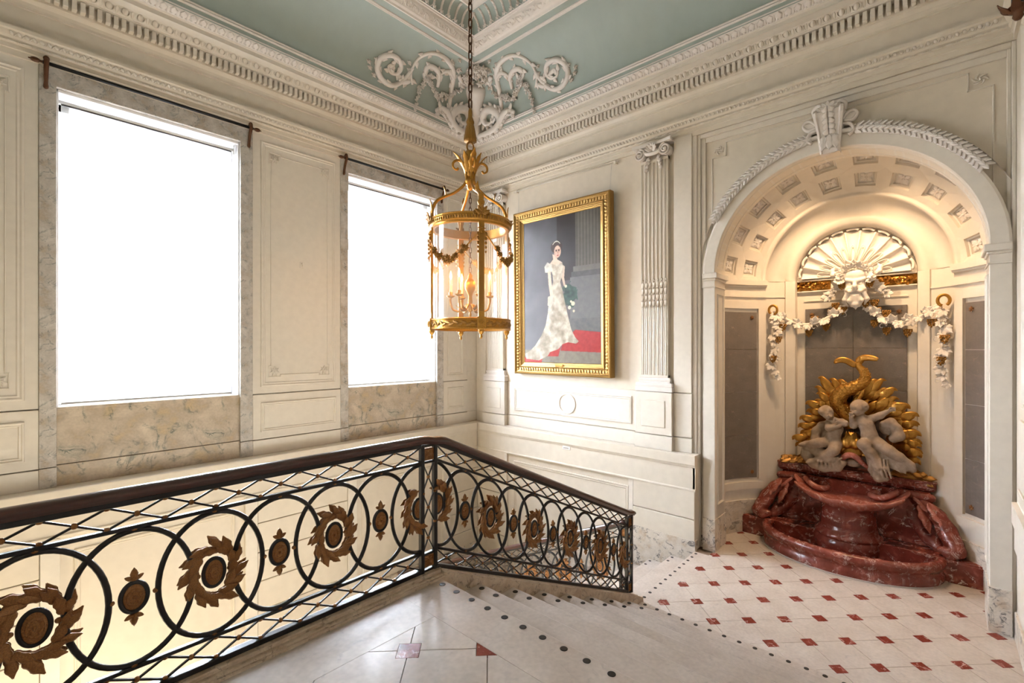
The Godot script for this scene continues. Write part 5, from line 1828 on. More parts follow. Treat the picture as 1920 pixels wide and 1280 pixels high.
func bars(r: Node, s0: float, s1: float, slope: float, y0: float):
	# the four long bars and the two bands of lattice between s0 and s1; heights are above the line y0 + slope * (s - s0)
	var L := func(s: float, h: float) -> Vector3: return Vector3(s, y0 + slope * (s - s0) + h, 0)
	for q in [["bottom_bar", 0.062, 0.014, 0.020], ["lower_bar", 0.185, 0.009, 0.013], ["upper_bar", 0.802, 0.009, 0.013], ["top_bar", 0.918, 0.013, 0.020]]:
		var g := G.new()
		var a: Vector3 = L.call(s0, q[1]); var b: Vector3 = L.call(s1, q[1])
		var t := look((a + b) / 2, b - a, Vector3.BACK)
		g.cbox(t, Vector3(q[2], (b - a).length() / 2, q[3]), 0.003)
		part(r, q[0], g, M.iron)
	return L

func lattice(r: Node, L: Callable, s0: float, n: int, pitch: float, lo: float, hi: float):
	for i in n:
		var a := s0 + i * pitch; var b := a + pitch
		for q in [[a, lo, b, hi], [a, hi, b, lo]]:
			var p: Vector3 = L.call(q[0], q[1]); var e: Vector3 = L.call(q[2], q[3])
			var key := "lat%.3f %.3f" % [(e - p).length(), 0.0]
			if not cache.has(key):
				var g := G.new()
				g.cbox(Transform3D(), Vector3(0.0045, (e - p).length() / 2, 0.006), 0.0015)
				cache[key] = g.done()
			put(r, "lattice_bar", cache[key], M.iron, look((p + e) / 2, e - p, Vector3.BACK))
		put(r, "boss", ballmesh(Vector3(0.0135, 0.0135, 0.012)), M.bronze, Transform3D(Basis(), L.call((a + b) / 2, (lo + hi) / 2)))
		put(r, "half_boss", ballmesh(Vector3(0.013, 0.009, 0.012)), M.bronze, Transform3D(Basis(), L.call(a, lo + 0.004)))
		put(r, "half_boss", ballmesh(Vector3(0.013, 0.009, 0.012)), M.bronze, Transform3D(Basis(), L.call(a, hi - 0.004)))

func ringrow(r: Node, L: Callable, first: float, n: int, pitch: float, start_wreath: bool, rx: float, k := 1.0, shear := 0.0):
	for i in n:
		var s := first + i * pitch
		var c: Vector3 = L.call(s, 0.494)
		var o := put(r, "ring", oval_ring(rx, 0.293, 0.0125, 48, 0.9), M.iron, Transform3D(Basis(Vector3(1, shear, 0), Vector3.UP, Vector3.BACK), c))
		for e in [0.79, 0.198]:
			put(r, "boss", ballmesh(Vector3(0.016, 0.0135, 0.014)), M.bronze, Transform3D(Basis(), L.call(s, e + (0.0045 if e > 0.5 else -0.0045))))
		if (i % 2 == 0) == start_wreath: wreath(r, c, 0, k)
		else: oval(r, c, pitch - rx, k)

func half_ring(r: Node, c: Vector3, side: float, rx: float, shear := 0.0):
	var p := PackedVector3Array()
	for i in 25:
		var a := PI / 2 + PI * i / 24
		var x := cos(a) * rx * -side
		p.append(c + Vector3(x, sin(a) * 0.293 + x * shear, 0))
	var g := G.new()
	g.smooth().tube(p, 0.0125, 8, false, 0.9, Vector3.BACK)
	part(r, "half_ring", g, M.iron)

func post(r: Node, s0: float, s1: float, base: float, top: float, side := Basis()):
	# twin upright bars with a gilt plate above and below and crossed bars between
	var p := sub(r, "post", Vector3(s0, 0, 0))
	p.basis = side
	var w := s1 - s0
	for x in [0.014, w - 0.014]: slab(p, "upright", x - 0.014, base, -0.018, x + 0.014, top, 0.018, M.iron, 0.003)
	var lo := base + 0.125; var hi := top - 0.125
	for y in [base + 0.012, lo, hi, top - 0.012]: slab(p, "cross_bar", 0, y - 0.008, -0.015, w, y + 0.008, 0.015, M.iron, 0.003)
	gold_square(p, Vector3(w / 2, (base + 0.02 + lo) / 2, 0), w - 0.05, lo - base - 0.04)
	gold_square(p, Vector3(w / 2, (hi + top - 0.02) / 2, 0), w - 0.05, top - hi - 0.04)
	var n := 3
	for i in n:
		var y0 := lerpf(lo, hi, float(i) / n); var y1 := lerpf(lo, hi, float(i + 1) / n)
		for q in [[0.02, w - 0.02], [w - 0.02, 0.02]]:
			var a := Vector3(q[0], y0, 0); var b := Vector3(q[1], y1, 0)
			var g := G.new()
			g.cbox(look((a + b) / 2, b - a, Vector3.BACK), Vector3(0.004, (b - a).length() / 2, 0.005), 0.001)
			part(p, "lattice_bar", g, M.iron)
		put(p, "boss", ballmesh(Vector3(0.0135, 0.0135, 0.012)), M.bronze, Transform3D(Basis(), Vector3(w / 2, (y0 + y1) / 2, 0)))
		for x in [0.02, w - 0.02]: put(p, "boss", ballmesh(Vector3(0.012, 0.012, 0.012)), M.bronze, Transform3D(Basis(), Vector3(x, y1 if i < n - 1 else y0, 0.01)))

func handrail(r: Node, pts: Array):
	# moulded wooden rail swept along a path in its own upright plane
	var prof := []
	for i in 13:
		var a := PI * i / 12
		prof.append(Vector2(cos(a) * 0.038, 0.012 + sin(a) * 0.026))
	prof.append_array([Vector2(-0.036, 0.004), Vector2(-0.026, -0.006), Vector2(-0.026, -0.014), Vector2(0.026, -0.014), Vector2(0.026, -0.006), Vector2(0.036, 0.004)])
	var rows := []
	for i in pts.size():
		var d: Vector3 = (pts[mini(i + 1, pts.size() - 1)] - pts[maxi(i - 1, 0)]).normalized()
		var side := d.cross(Vector3.UP).normalized()
		var up := side.cross(d).normalized()
		var row := PackedVector3Array()
		for q in prof: row.append(pts[i] + side * q.x + up * q.y)
		row.append(row[0])
		rows.append(row)
	var g := G.new()
	g.smooth()
	for i in rows.size() - 1:
		for j in rows[i].size() - 1: g.quad(rows[i][j], rows[i][j + 1], rows[i + 1][j + 1], rows[i + 1][j])
	for e in [0, rows.size() - 1]:
		for j in rows[e].size() - 1:
			if e == 0: g.tri(pts[0], rows[0][j + 1], rows[0][j])
			else: g.tri(pts[e], rows[e][j], rows[e][j + 1])
	part(r, "handrail", g, M.wood)

func build_railings():
	var X := -2.62
	var SL := -0.4515
	# marble kerb under the upper railing
	var k := structure("trim_5", Vector3(X, 0, 0), PI / 2, "veined marble kerb under the iron railing")
	var g := G.new()
	g.box(-FZ, -0.32, -0.10, 2.11, 0.026, 0.075, 0.004)
	g.box(-FZ, 0.02, -0.085, 2.11, 0.046, 0.05, 0.006)
	g.box(-FZ, -0.05, 0.07, 2.11, 0.014, 0.092, 0.005)
	part(k, "kerb", g, M.curb)
	g = G.new()
	g.prism(V2([2.09, 0.04, 4.95, 0.04 + SL * 2.86, 5.04, -1.30, 5.06, LY, 4.6, LY - 0.1, 2.0, -0.35, 2.09, -0.2]), -0.10, 0.08)
	part(k, "string", g, M.curb)
	g = G.new()
	g.prism(V2([2.09, 0.048, 4.95, 0.048 + SL * 2.86, 4.95, 0.02 + SL * 2.86, 2.09, 0.02]), -0.085, 0.06)
	part(k, "string_cap", g, M.curb)
	# upper railing: level beside the upper floor, then down with the stairs; its own x runs towards the back of the hall
	var r := thing("stair_railing", Vector3(X, 0, 0), PI / 2)
	tag(r, "black iron railing with rings and bronze wreaths along the upper landing and stairs", "railing")
	var L: Callable = bars(r, -1.75, 1.946, 0.0, 0.0)
	lattice(r, L, 1.946 - 0.2035 * 18, 18, 0.2035, 0.076, 0.176)
	lattice(r, L, 1.946 - 0.2035 * 18, 18, 0.2035, 0.811, 0.905)
	ringrow(r, L, 1.64 - 0.3075 * 10, 11, 0.3075, false, 0.222)
	half_ring(r, L.call(1.946, 0.494), -1.0, 0.222)
	wreath(r, L.call(1.935, 0.494), -1)
	post(r, 1.946, 2.085, 0.045, 0.925)
	# sloping part
	var S: Callable = bars(r, 2.085, 4.79, SL, 0.0)
	lattice(r, S, 2.085, 15, 0.1803, 0.076, 0.176)
	lattice(r, S, 2.085, 15, 0.1803, 0.811, 0.905)
	half_ring(r, S.call(2.085, 0.494), 1.0, 0.20, SL)
	wreath(r, S.call(2.095, 0.494), 1)
	ringrow(r, S, 2.085 + 0.2695, 9, 0.2695, false, 0.20, 0.93, SL)
	half_ring(r, S.call(4.785, 0.494), -1.0, 0.20, SL)
	wreath(r, S.call(4.775, 0.494), -1)
	var nb := 0.04 + SL * (4.86 - 2.085)
	post(r, 4.79, 4.92, nb, nb + 0.885)
	var hp := [Vector3(-1.75, 0.945, 0), Vector3(1.95, 0.945, 0), Vector3(2.0, 0.942, 0), Vector3(2.05, 0.93, 0)]
	hp.append(Vector3(2.10, 0.945 + SL * 0.04, 0))
	for i in 6: hp.append(Vector3(2.15 + 2.68 * i / 5.0, 0.945 + SL * (0.065 + 2.68 * i / 5.0), 0))
	hp.append(Vector3(4.90, hp[-1].y - 0.012, 0)); hp.append(Vector3(4.945, hp[-1].y - 0.022, 0))
	handrail(r, hp)
	# lower railing, from the newel down along the lower flight; its own x runs towards the window wall
	var q := thing("stair_railing", Vector3(-2.66, LY, -4.93), PI)
	tag(q, "black iron railing with bronze wreaths on the lower flight, seen through the upper railing", "railing")
	var y0 := 0.06
	var Q: Callable = bars(q, 0.12, 4.6, SL, y0)
	lattice(q, Q, 0.12, 24, 0.18, 0.076, 0.176)
	lattice(q, Q, 0.12, 24, 0.18, 0.811, 0.905)
	ringrow(q, Q, 0.39, 15, 0.2695, true, 0.20, 0.93, SL)
	post(q, 0.02, 0.12, y0 + 0.02, y0 + 0.93)
	handrail(q, [Q.call(0.0, 0.945), Q.call(0.1, 0.945), Q.call(2.3, 0.945), Q.call(4.6, 0.945)])
	g = G.new()
	g.prism(V2([0.0, y0 + 0.06, 4.7, y0 + 0.06 + SL * 4.7, 4.7, y0 - 0.5 + SL * 4.7, 0.0, y0 - 0.5]), -0.09, 0.09)
	part(k, "string", g, M.curb).transform = Transform3D(k.transform.affine_inverse() * q.transform)

# ---------------------------------------------------------------- portrait
func tone(c: Color, b: Color, t: float) -> Color:
	return c.lerp(b, clampf(t, 0.0, 1.0))

func in_poly(p: Vector2, poly: PackedVector2Array) -> bool:
	return Geometry2D.is_point_in_polygon(p, poly)

func canvas_texture() -> ImageTexture:
	# a lady in a long white gown on a red-carpeted step, painted in flat tones
	var w := 320; var h := 512
	var n := noise_bytes(512, 22.0, 4, 101)
	var m := noise_bytes(512, 5.0, 3, 103)
	var im := Image.create(w, h, false, Image.FORMAT_RGB8)
	var skirt := V2([0.405, 0.445, 0.50, 0.445, 0.53, 0.50, 0.56, 0.58, 0.60, 0.68, 0.64, 0.77, 0.69, 0.825, 0.735, 0.852, 0.70, 0.868, 0.60, 0.858, 0.53, 0.87, 0.47, 0.905, 0.36, 0.925, 0.33, 0.95, 0.30, 0.96, 0.20, 0.985, 0.02, 0.975, 0.0, 0.94, 0.08, 0.915, 0.15, 0.88, 0.24, 0.81, 0.30, 0.74, 0.33, 0.66, 0.35, 0.57, 0.38, 0.50])
	var bodice := V2([0.355, 0.32, 0.40, 0.305, 0.46, 0.325, 0.53, 0.315, 0.545, 0.35, 0.53, 0.40, 0.50, 0.45, 0.41, 0.45, 0.40, 0.39])
	var sleeve := V2([0.29, 0.33, 0.33, 0.30, 0.385, 0.32, 0.40, 0.36, 0.37, 0.375, 0.30, 0.37])
	var arm := V2([0.335, 0.365, 0.375, 0.37, 0.385, 0.44, 0.405, 0.52, 0.40, 0.56, 0.37, 0.55, 0.345, 0.45])
	var glove := V2([0.335, 0.54, 0.40, 0.53, 0.41, 0.58, 0.375, 0.62, 0.33, 0.60])
	var neck := V2([0.40, 0.25, 0.455, 0.26, 0.465, 0.29, 0.53, 0.315, 0.46, 0.33, 0.39, 0.315, 0.35, 0.325, 0.41, 0.285])
	var far_arm := V2([0.53, 0.33, 0.565, 0.345, 0.555, 0.42, 0.57, 0.47, 0.55, 0.48, 0.52, 0.42])
	var red1 := V2([0.69, 0.775, 1.0, 0.795, 1.0, 0.925, 0.50, 0.915, 0.53, 0.86])
	var red2 := V2([0.0, 0.965, 0.30, 0.905, 0.51, 0.875, 0.47, 0.955, 0.26, 0.955, 0.24, 1.0, 0.0, 1.0])
	for y in h:
		for x in w:
			var p := Vector2(float(x) / w, float(y) / h)
			var nz: float = n[y * 512 + x] / 255.0
			var mz: float = m[y * 512 + x] / 255.0
			var c := tone(Color(0.30, 0.285, 0.29), Color(0.42, 0.41, 0.425), p.y * 1.1 + (mz - 0.5) * 0.8)
			if p.x < 0.46: c = tone(c, Color(0.37, 0.38, 0.42), 0.35)  # bluish window glare on the left, put into the colour
			# dark hanging beyond, column with its pedestal
			if p.x > 0.46 and p.x < 0.70 and p.y < 0.44: c = tone(c, Color(0.20, 0.18, 0.18), 0.7)
			if p.x > 0.70 and p.y < 0.355:
				var fl := absf(fmod((p.x - 0.70) * 26.0, 1.0) - 0.5) * 2.0
				c = tone(Color(0.33, 0.32, 0.30), Color(0.46, 0.45, 0.42), fl * 0.8 + nz * 0.3)
			if p.x > 0.67 and p.y >= 0.355 and p.y < 0.39: c = tone(Color(0.43, 0.42, 0.41), Color(0.50, 0.49, 0.47), nz)
			if p.x > 0.645 and p.y >= 0.39 and p.y < 0.425: c = tone(Color(0.31, 0.31, 0.32), Color(0.40, 0.40, 0.40), nz)
			if p.x > 0.63 and p.y >= 0.425 and p.y < 0.70: c = tone(Color(0.41, 0.42, 0.43), Color(0.48, 0.48, 0.48), nz)
			if p.x > 0.60 and p.y >= 0.70 and p.y < 0.785: c = tone(Color(0.36, 0.37, 0.38), Color(0.46, 0.46, 0.45), nz)
			if p.y > 0.91: c = tone(Color(0.46, 0.43, 0.38), Color(0.55, 0.52, 0.47), nz)
			if in_poly(p, red1) or in_poly(p, red2): c = tone(Color(0.56, 0.10, 0.11), Color(0.72, 0.22, 0.20), nz * 0.9)
			# bouquet
			var bq := Vector2((p.x - 0.615) / 0.105, (p.y - 0.545) / 0.085)
			if bq.length() < 0.75 + (nz - 0.35) * 0.9: c = tone(Color(0.13, 0.21, 0.20), Color(0.30, 0.40, 0.36), nz * 1.3 - 0.2)
			for q in [[0.665, 0.60, 0.024], [0.62, 0.625, 0.020], [0.675, 0.65, 0.014], [0.575, 0.48, 0.016], [0.64, 0.585, 0.014]]:
				if Vector2(p.x - q[0], (p.y - q[1]) * 1.6).length() < q[2]: c = Color(0.84, 0.80, 0.70)
			if in_poly(p, far_arm): c = Color(0.78, 0.70, 0.62)
			if in_poly(p, skirt):
				var fold := sin((p.x * 38.0 - p.y * 13.0 * (0.6 + p.x)) + mz * 7.0)
				c = tone(Color(0.52, 0.48, 0.42), Color(0.82, 0.79, 0.72), 0.55 + fold * 0.28 + (nz - 0.5) * 0.7)
			if in_poly(p, bodice): c = tone(Color(0.58, 0.54, 0.47), Color(0.83, 0.80, 0.73), nz * 1.2)
			if in_poly(p, sleeve): c = tone(Color(0.62, 0.60, 0.56), Color(0.85, 0.83, 0.78), nz * 1.3)
			if in_poly(p, arm) or in_poly(p, neck): c = tone(Color(0.82, 0.70, 0.61), Color(0.90, 0.81, 0.73), nz)
			if in_poly(p, glove): c = tone(Color(0.66, 0.63, 0.56), Color(0.84, 0.81, 0.75), nz)
			# head: hair, face, tiara
			var hd := Vector2((p.x - 0.455) / 0.075, (p.y - 0.205) / 0.042)
			if hd.length() < 1.0: c = tone(Color(0.17, 0.11, 0.09), Color(0.30, 0.20, 0.16), nz)
			var fc := Vector2((p.x - 0.468) / 0.046, (p.y - 0.238) / 0.042)
			if fc.length() < 1.0: c = tone(Color(0.76, 0.61, 0.53), Color(0.89, 0.77, 0.68), nz)
			for q in [0.452, 0.487]:
				if Vector2((p.x - q) / 0.011, (p.y - 0.232) / 0.004).length() < 1.0: c = Color(0.24, 0.17, 0.15)
				if Vector2((p.x - q) / 0.014, (p.y - 0.225) / 0.0024).length() < 1.0: c = Color(0.30, 0.20, 0.16)
			if Vector2((p.x - 0.474) / 0.006, (p.y - 0.244) / 0.010).length() < 1.0: c = Color(0.72, 0.54, 0.46)
			if Vector2((p.x - 0.473) / 0.014, (p.y - 0.263) / 0.004).length() < 1.0: c = Color(0.66, 0.31, 0.29)
			if absf(p.y - 0.166 - 8.0 * (p.x - 0.455) * (p.x - 0.455)) < 0.004 and absf(p.x - 0.455) < 0.05: c = Color(0.86, 0.84, 0.78)
			im.set_pixel(x, y, c)
	return ImageTexture.create_from_image(im)

func build_painting():
	# outer frame 2.30 x 3.28, leaning out a little at the top
	var p := thing("portrait_painting", Vector3(-5.31, 1.06, BZ + 0.06))
	tag(p, "full-length portrait of a lady in a white gown in a gilded frame", "painting")
	p.rotation.x = 0.012
	var W := 2.24; var H := 3.24
	var cw := 0.235
	var x0 := -W / 2; var x1 := W / 2
	var cm := StandardMaterial3D.new()
	cm.albedo_texture = canvas_texture()
	cm.albedo_color = Color(0.88, 0.88, 0.88)
	cm.roughness = 0.36
	cm.metallic_specular = 0.32
	var g := G.new()
	g.st.set_smooth_group(-1)
	var a := [Vector3(x0 + cw, cw, 0.045), Vector3(x1 - cw, cw, 0.045), Vector3(x1 - cw, H - cw, 0.045), Vector3(x0 + cw, H - cw, 0.045)]
	var uv := [Vector2(0, 1), Vector2(1, 1), Vector2(1, 0), Vector2(0, 0)]
	for i in [0, 2, 1, 0, 3, 2]:
		g.st.set_uv(uv[i]); g.st.add_vertex(a[i])
	var cv := part(p, "canvas", g, cm)
	cv.set_meta("label", "painted canvas: lady in white beside a column on red steps")
	slab(p, "back_board", x0 + 0.05, 0.05, -0.02, x1 - 0.05, H - 0.05, 0.03, M.brown, 0)
	g = G.new()
	g.frame(x0, 0, x1, H, V2([0, -0.02, 0, 0.10, 0.012, 0.115, 0.03, 0.118, 0.045, 0.105, 0.05, 0.095, 0.10, 0.075, 0.13, 0.07, 0.14, 0.085, 0.155, 0.092, 0.17, 0.085, 0.175, 0.07, 0.195, 0.065, 0.20, 0.055, 0.225, 0.05, 0.235, 0.04, 0.24, 0.04]))
	part(p, "frame", g, M.frame_gold)
	# carved leaf course in the hollow of the frame
	var lg := G.new()
	lg.smooth().leaf(Transform3D(), 0.07, 0.05, 0.016, 1.0, 0.012, 5)
	lg.ball(Vector3(0.03, 0.012, 0.006), Vector3(0.01, 0.012, 0.008), 5, 4)
	var lf := lg.done()
	for e in [[0, 1], [2, 3], [1, 2], [3, 0]]:
		var cs := [Vector3(x0, 0, 0), Vector3(x1, 0, 0), Vector3(x1, H, 0), Vector3(x0, H, 0)]
		var b: Vector3 = cs[e[0]]; var d: Vector3 = cs[e[1]] - b
		var nn := int(d.length() / 0.062)
		var inw := Vector3.BACK.cross(d).normalized()
		for i in range(2, nn - 1):
			put(p, "frame_leaf", lf, M.frame_gold, look(b + d * ((i + 0.5) / nn) + inw * 0.056 + Vector3(0, 0, 0.088), inw + Vector3(0, 0, -0.25), Vector3.BACK))
	slab(p, "name_plate", -0.09, 0.165, 0.085, 0.09, 0.215, 0.096, M.oldgold, 0.003)
	# picture rail with two wires
	var r := thing("picture_rod", Vector3(-5.31, 4.80, BZ))
	tag(r, "thin cream picture rod on the wall above the portrait", "rod")
	g = G.new()
	g.smooth().tube(PackedVector3Array([Vector3(-1.24, 0, 0.06), Vector3(1.20, 0, 0.06)]), 0.012, 8)
	part(r, "rod", g, M.ivory)
	for x in [-1.16, 1.13]:
		slab(r, "rod_bracket", x - 0.02, -0.025, -0.01, x + 0.02, 0.03, 0.075, M.ivory, 0.004)
	for x in [-1.09, 1.07]:
		g = G.new()
		g.smooth().tube(PackedVector3Array([Vector3(x, 0, 0.06), Vector3(x * 0.985, -0.52, 0.10)]), 0.0022, 5)
		part(r, "picture_wire", g, M.steel)

# ---------------------------------------------------------------- hanging lantern
func link_mesh() -> ArrayMesh:
	if not cache.has("link"):
		var p := PackedVector3Array()
		for i in 20:
			var a := TAU * i / 20
			p.append(Vector3(cos(a) * 0.026, sin(a) * 0.034 + (0.036 if sin(a) > 0.01 else (-0.036 if sin(a) < -0.01 else 0.0)), 0))
		var g := G.new()
		g.smooth().tube(p, 0.0095, 7, true)
		cache["link"] = g.done()
	return cache["link"]

func build_lantern():
	var R := 0.565
	var l := thing("hanging_lantern", Vector3(-5.10, 0, -4.69), deg_to_rad(62.5))
	tag(l, "large gilded cylindrical lantern with glass panes and lit candles hanging by a chain", "lantern")
	# chain to the ceiling
	var ch := sub(l, "chain")
	var y := 5.16
	var i := 0
	while y < 7.36:
		put(ch, "link", link_mesh(), M.brown, Transform3D(Basis(Vector3.UP, PI / 2 * (i % 2) + 0.35), Vector3(0, y, 0)))
		y += 0.118
		i += 1
	var g := G.new()
	g.smooth().lathe(V2([0.0, 7.26, 0.05, 7.27, 0.09, 7.30, 0.10, 7.36]), 18)
	part(l, "ceiling_rose", g, M.bronze)
	# tassel-shaped cover
	g = G.new()
	g.smooth().lathe(V2([0.0, 4.60, 0.088, 4.605, 0.092, 4.63, 0.075, 4.75, 0.058, 4.83, 0.05, 4.85, 0.052, 4.87, 0.058, 4.89, 0.05, 4.91, 0.032, 4.96, 0.028, 5.05, 0.02, 5.09, 0.0, 5.10]), 32, Transform3D(), 0, TAU, 0.07, 12)
	part(l, "tassel", g, M.oldgold)
	g = G.new()
	var p := PackedVector3Array()
	for k in 20: p.append(Vector3(cos(TAU * k / 20) * 0.05, 4.53 + sin(TAU * k / 20) * 0.07, 0))
	g.smooth().tube(p, 0.013, 7, true)
	part(l, "hook_ring", g, M.oldgold)
	# crown of acanthus
	g = G.new()
	g.smooth().lathe(V2([0.0, 4.08, 0.045, 4.09, 0.055, 4.12, 0.05, 4.15, 0.075, 4.22, 0.088, 4.30, 0.085, 4.40, 0.07, 4.46, 0.0, 4.47]), 20)
	part(l, "crown_cup", g, M.gold)
	for k in 8:
		var a := TAU * k / 8
		var d := Vector3(sin(a), 0, cos(a))
		g = G.new()
		g.smooth().leaf(look(d * 0.07 + Vector3(0, 4.13, 0), Vector3.UP + d * 0.22, d), 0.34 if k % 2 == 0 else 0.30, 0.105, 0.018, 3.0, 0.12 if k % 2 == 0 else 0.05, 12, 0.2)
		part(l, "crown_leaf", g, M.gold)
	g = G.new()
	g.smooth().lathe(V2([0.0, 3.88, 0.03, 3.90, 0.05, 3.93, 0.045, 3.96, 0.075, 3.985, 0.085, 4.01, 0.075, 4.035, 0.045, 4.06, 0.04, 4.10]), 18)
	part(l, "collar", g, M.gold)
	# four curved arms with scrolled heads
	for k in 4:
		var a := PI / 2 * k
		var d := Vector3(sin(a), 0, cos(a))
		var U := Vector3.UP
		var arm := sub(l, "arm")
		g = G.new()
		g.smooth()
		g.tube(bez([d * R + U * 3.42, d * 0.555 + U * 3.56, d * 0.49 + U * 3.69, d * 0.36 + U * 3.77, d * 0.24 + U * 3.83, d * 0.11 + U * 3.94, d * 0.065 + U * 4.02], 26), [0.026, 0.026, 0.026, 0.025, 0.025, 0.024, 0.024, 0.023, 0.023, 0.022, 0.022, 0.022, 0.021, 0.021, 0.021, 0.02, 0.02, 0.02, 0.02, 0.02, 0.02, 0.02, 0.02, 0.02, 0.02, 0.02, 0.02], 8)
		g.tube(bez([d * 0.055 + U * 4.02, d * 0.06 + U * 4.14, d * 0.10 + U * 4.26, d * 0.18 + U * 4.31, d * 0.25 + U * 4.27, d * 0.255 + U * 4.20, d * 0.205 + U * 4.17, d * 0.18 + U * 4.20], 26), [0.02, 0.02, 0.02, 0.02, 0.02, 0.02, 0.02, 0.02, 0.02, 0.019, 0.019, 0.019, 0.018, 0.018, 0.018, 0.017, 0.017, 0.016, 0.016, 0.016, 0.015, 0.015, 0.016, 0.018, 0.02, 0.018, 0.01], 7)
		part(arm, "scroll_bar", g, M.gold)
		var q := look(d * 0.50 + U * 3.64, -d * 0.25 + U, d)
		g = G.new()
		g.smooth()
		g.leaf(look(d * 0.57 + U * 3.44, U - d * 0.1, d), 0.26, 0.085, 0.016, 3.0, 0.05, 9)
		part(arm, "arm_leaf", g, M.gold)
		g = G.new()
		g.smooth().leaf(look(d * 0.37 + U * 3.77, U * 0.6 - d * 0.1, d), 0.13, 0.05, 0.012, 1.0, 0.05, 6)
		part(arm, "arm_sprig", g, M.gold)
	# rings: egg-carved upper ring, pierced lower ring
	g = G.new()
	g.smooth(false).lathe(V2([R - 0.05, 3.29, R + 0.005, 3.285, R + 0.012, 3.30, R + 0.012, 3.315, R + 0.03, 3.33, R + 0.034, 3.38, R + 0.025, 3.40, R + 0.03, 3.415, R + 0.02, 3.425, R - 0.05, 3.42, R - 0.05, 3.29]), 72)
	part(l, "upper_ring", g, M.gold)
	var eg := G.new()
	eg.smooth().ball(Vector3.ZERO, Vector3(0.012, 0.026, 0.010), 6, 5)
	var em := eg.done()
	for k in 96:
		var a := TAU * k / 96
		put(l, "ring_egg", em, M.oldgold, Transform3D(Basis(Vector3.UP, a), Vector3(sin(a), 0, cos(a)) * (R + 0.033) + Vector3(0, 3.355, 0)))
	g = G.new()
	g.smooth(false).lathe(V2([R - 0.04, 1.845, R + 0.015, 1.84, R + 0.03, 1.85, R + 0.03, 1.865, R + 0.016, 1.872, R + 0.016, 1.965, R + 0.03, 1.972, R + 0.03, 1.988, R + 0.01, 1.998, R - 0.04, 1.995, R - 0.04, 1.845]), 72)
	part(l, "lower_ring", g, M.gold)
	for k in 60:
		var a := TAU * (k + 0.5) / 60
		put(l, "ring_leaf", wreath_leaf(), M.oldgold, look(Vector3(sin(a), 0, cos(a)) * (R + 0.018) + Vector3(0, 1.89 if k % 2 == 0 else 1.945, 0), Vector3(cos(a), 0.35 if k % 2 == 0 else -0.35, -sin(a)), Vector3(sin(a), 0, cos(a))))
	# posts, crests, panes and festoons
	for k in 4:
		var a := PI / 2 * k
		var d := Vector3(sin(a), 0, cos(a))
		var e := Vector3(cos(a), 0, -sin(a))
		var po := sub(l, "post")
		po.transform = Transform3D(Basis(Vector3.UP, a), d * R)
		slab(po, "upright", -0.042, 1.99, -0.012, 0.042, 3.30, 0.02, M.gold, 0.005)
		slab(po, "upright_panel", -0.026, 2.08, 0.018, 0.026, 3.14, 0.024, M.oldgold, 0.003)
		slab(po, "corner_block", -0.065, 1.835, -0.02, 0.065, 2.005, 0.045, M.gold, 0.008)
		put(po, "corner_rosette", rosette_mesh(0.05, 8, 0.014), M.gold, Transform3D(Basis(), Vector3(0, 1.92, 0.044)))
		g = G.new()
		g.smooth().lathe(V2([0.0, 1.70, 0.014, 1.715, 0.022, 1.74, 0.012, 1.762, 0.03, 1.785, 0.042, 1.81, 0.04, 1.838]), 14)
		part(po, "foot_finial", g, M.gold)
		g = G.new()
		g.smooth()
		for j in 5:
			var b := deg_to_rad(-70.0 + j * 35.0)
			g.leaf(look(Vector3(0, 3.40, 0.03), Vector3(sin(b), cos(b), 0.12), Vector3.BACK), 0.115, 0.06, 0.02, 1.0, 0.03, 6)
		for s in [-1.0, 1.0]:
			g.tube(bez([Vector3(0, 3.40, 0.035), Vector3(s * 0.07, 3.43, 0.035), Vector3(s * 0.11, 3.41, 0.03), Vector3(s * 0.10, 3.37, 0.03)], 10), 0.014, 6)
		part(po, "crest", g, M.oldgold)
		put(po, "post_rosette", rosette_mesh(0.06, 8, 0.02), M.gold, Transform3D(Basis(), Vector3(0, 3.20, 0.02)))
		# pane between this post and the next
		g = G.new()
		g.smooth()
		for rr in [R - 0.012, R - 0.008]:
			var rows := []
			for j in 13:
				var b := a + 0.08 + (PI / 2 - 0.16) * j / 12
				rows.append(PackedVector3Array([Vector3(sin(b) * rr, 1.99, cos(b) * rr), Vector3(sin(b) * rr, 3.30, cos(b) * rr)]))
			if rr > R - 0.01: g.grid(rows)
			else:
				rows.reverse()
				g.grid(rows)
		part(l, "pane", g, M.glass)
		# festoon of flowers hanging outside the pane
		var fs := sub(l, "festoon")
		var pts := []
		for j in 17:
			var t := j / 16.0
			var b := a + PI / 2 * t
			var dip := 3.20 - 0.42 * (1.0 - pow(absf(t * 2.0 - 1.0), 1.5))
			pts.append(Vector3(sin(b) * (R + 0.035), dip, cos(b) * (R + 0.035)))
		g = G.new()
		g.smooth().tube(PackedVector3Array(pts), 0.009, 6)
		part(fs, "festoon_cord", g, M.gold)
		for j in range(4, 13):
			for m in 3:
				var off := Vector3(rng.randf_range(-0.022, 0.022), rng.randf_range(-0.035, 0.025), rng.randf_range(-0.022, 0.022))
				var outw := Vector3(pts[j].x, 0, pts[j].z).normalized()
				put(fs, "flower", rosette_mesh(0.042, 6, 0.022), M.oldgold, look(pts[j] + off, Vector3(rng.randf_range(-0.6, 0.6), 1, 0), outw).scaled_local(Vector3.ONE * rng.randf_range(0.8, 1.25)))
		for s in [-1.0, 1.0]:
			g = G.new()
			g.smooth()
			for j in 5:
				g.ball(d * (R + 0.035) + e * s * 0.055 + Vector3(0, 3.12 - j * 0.06, 0), Vector3(0.02, 0.028, 0.02) * (1.15 - 0.12 * j), 7, 5)
			part(fs, "festoon_drop", g, M.oldgold)
	# candelabrum on its own small chain
	var c := sub(l, "candelabrum")
	y = 2.72
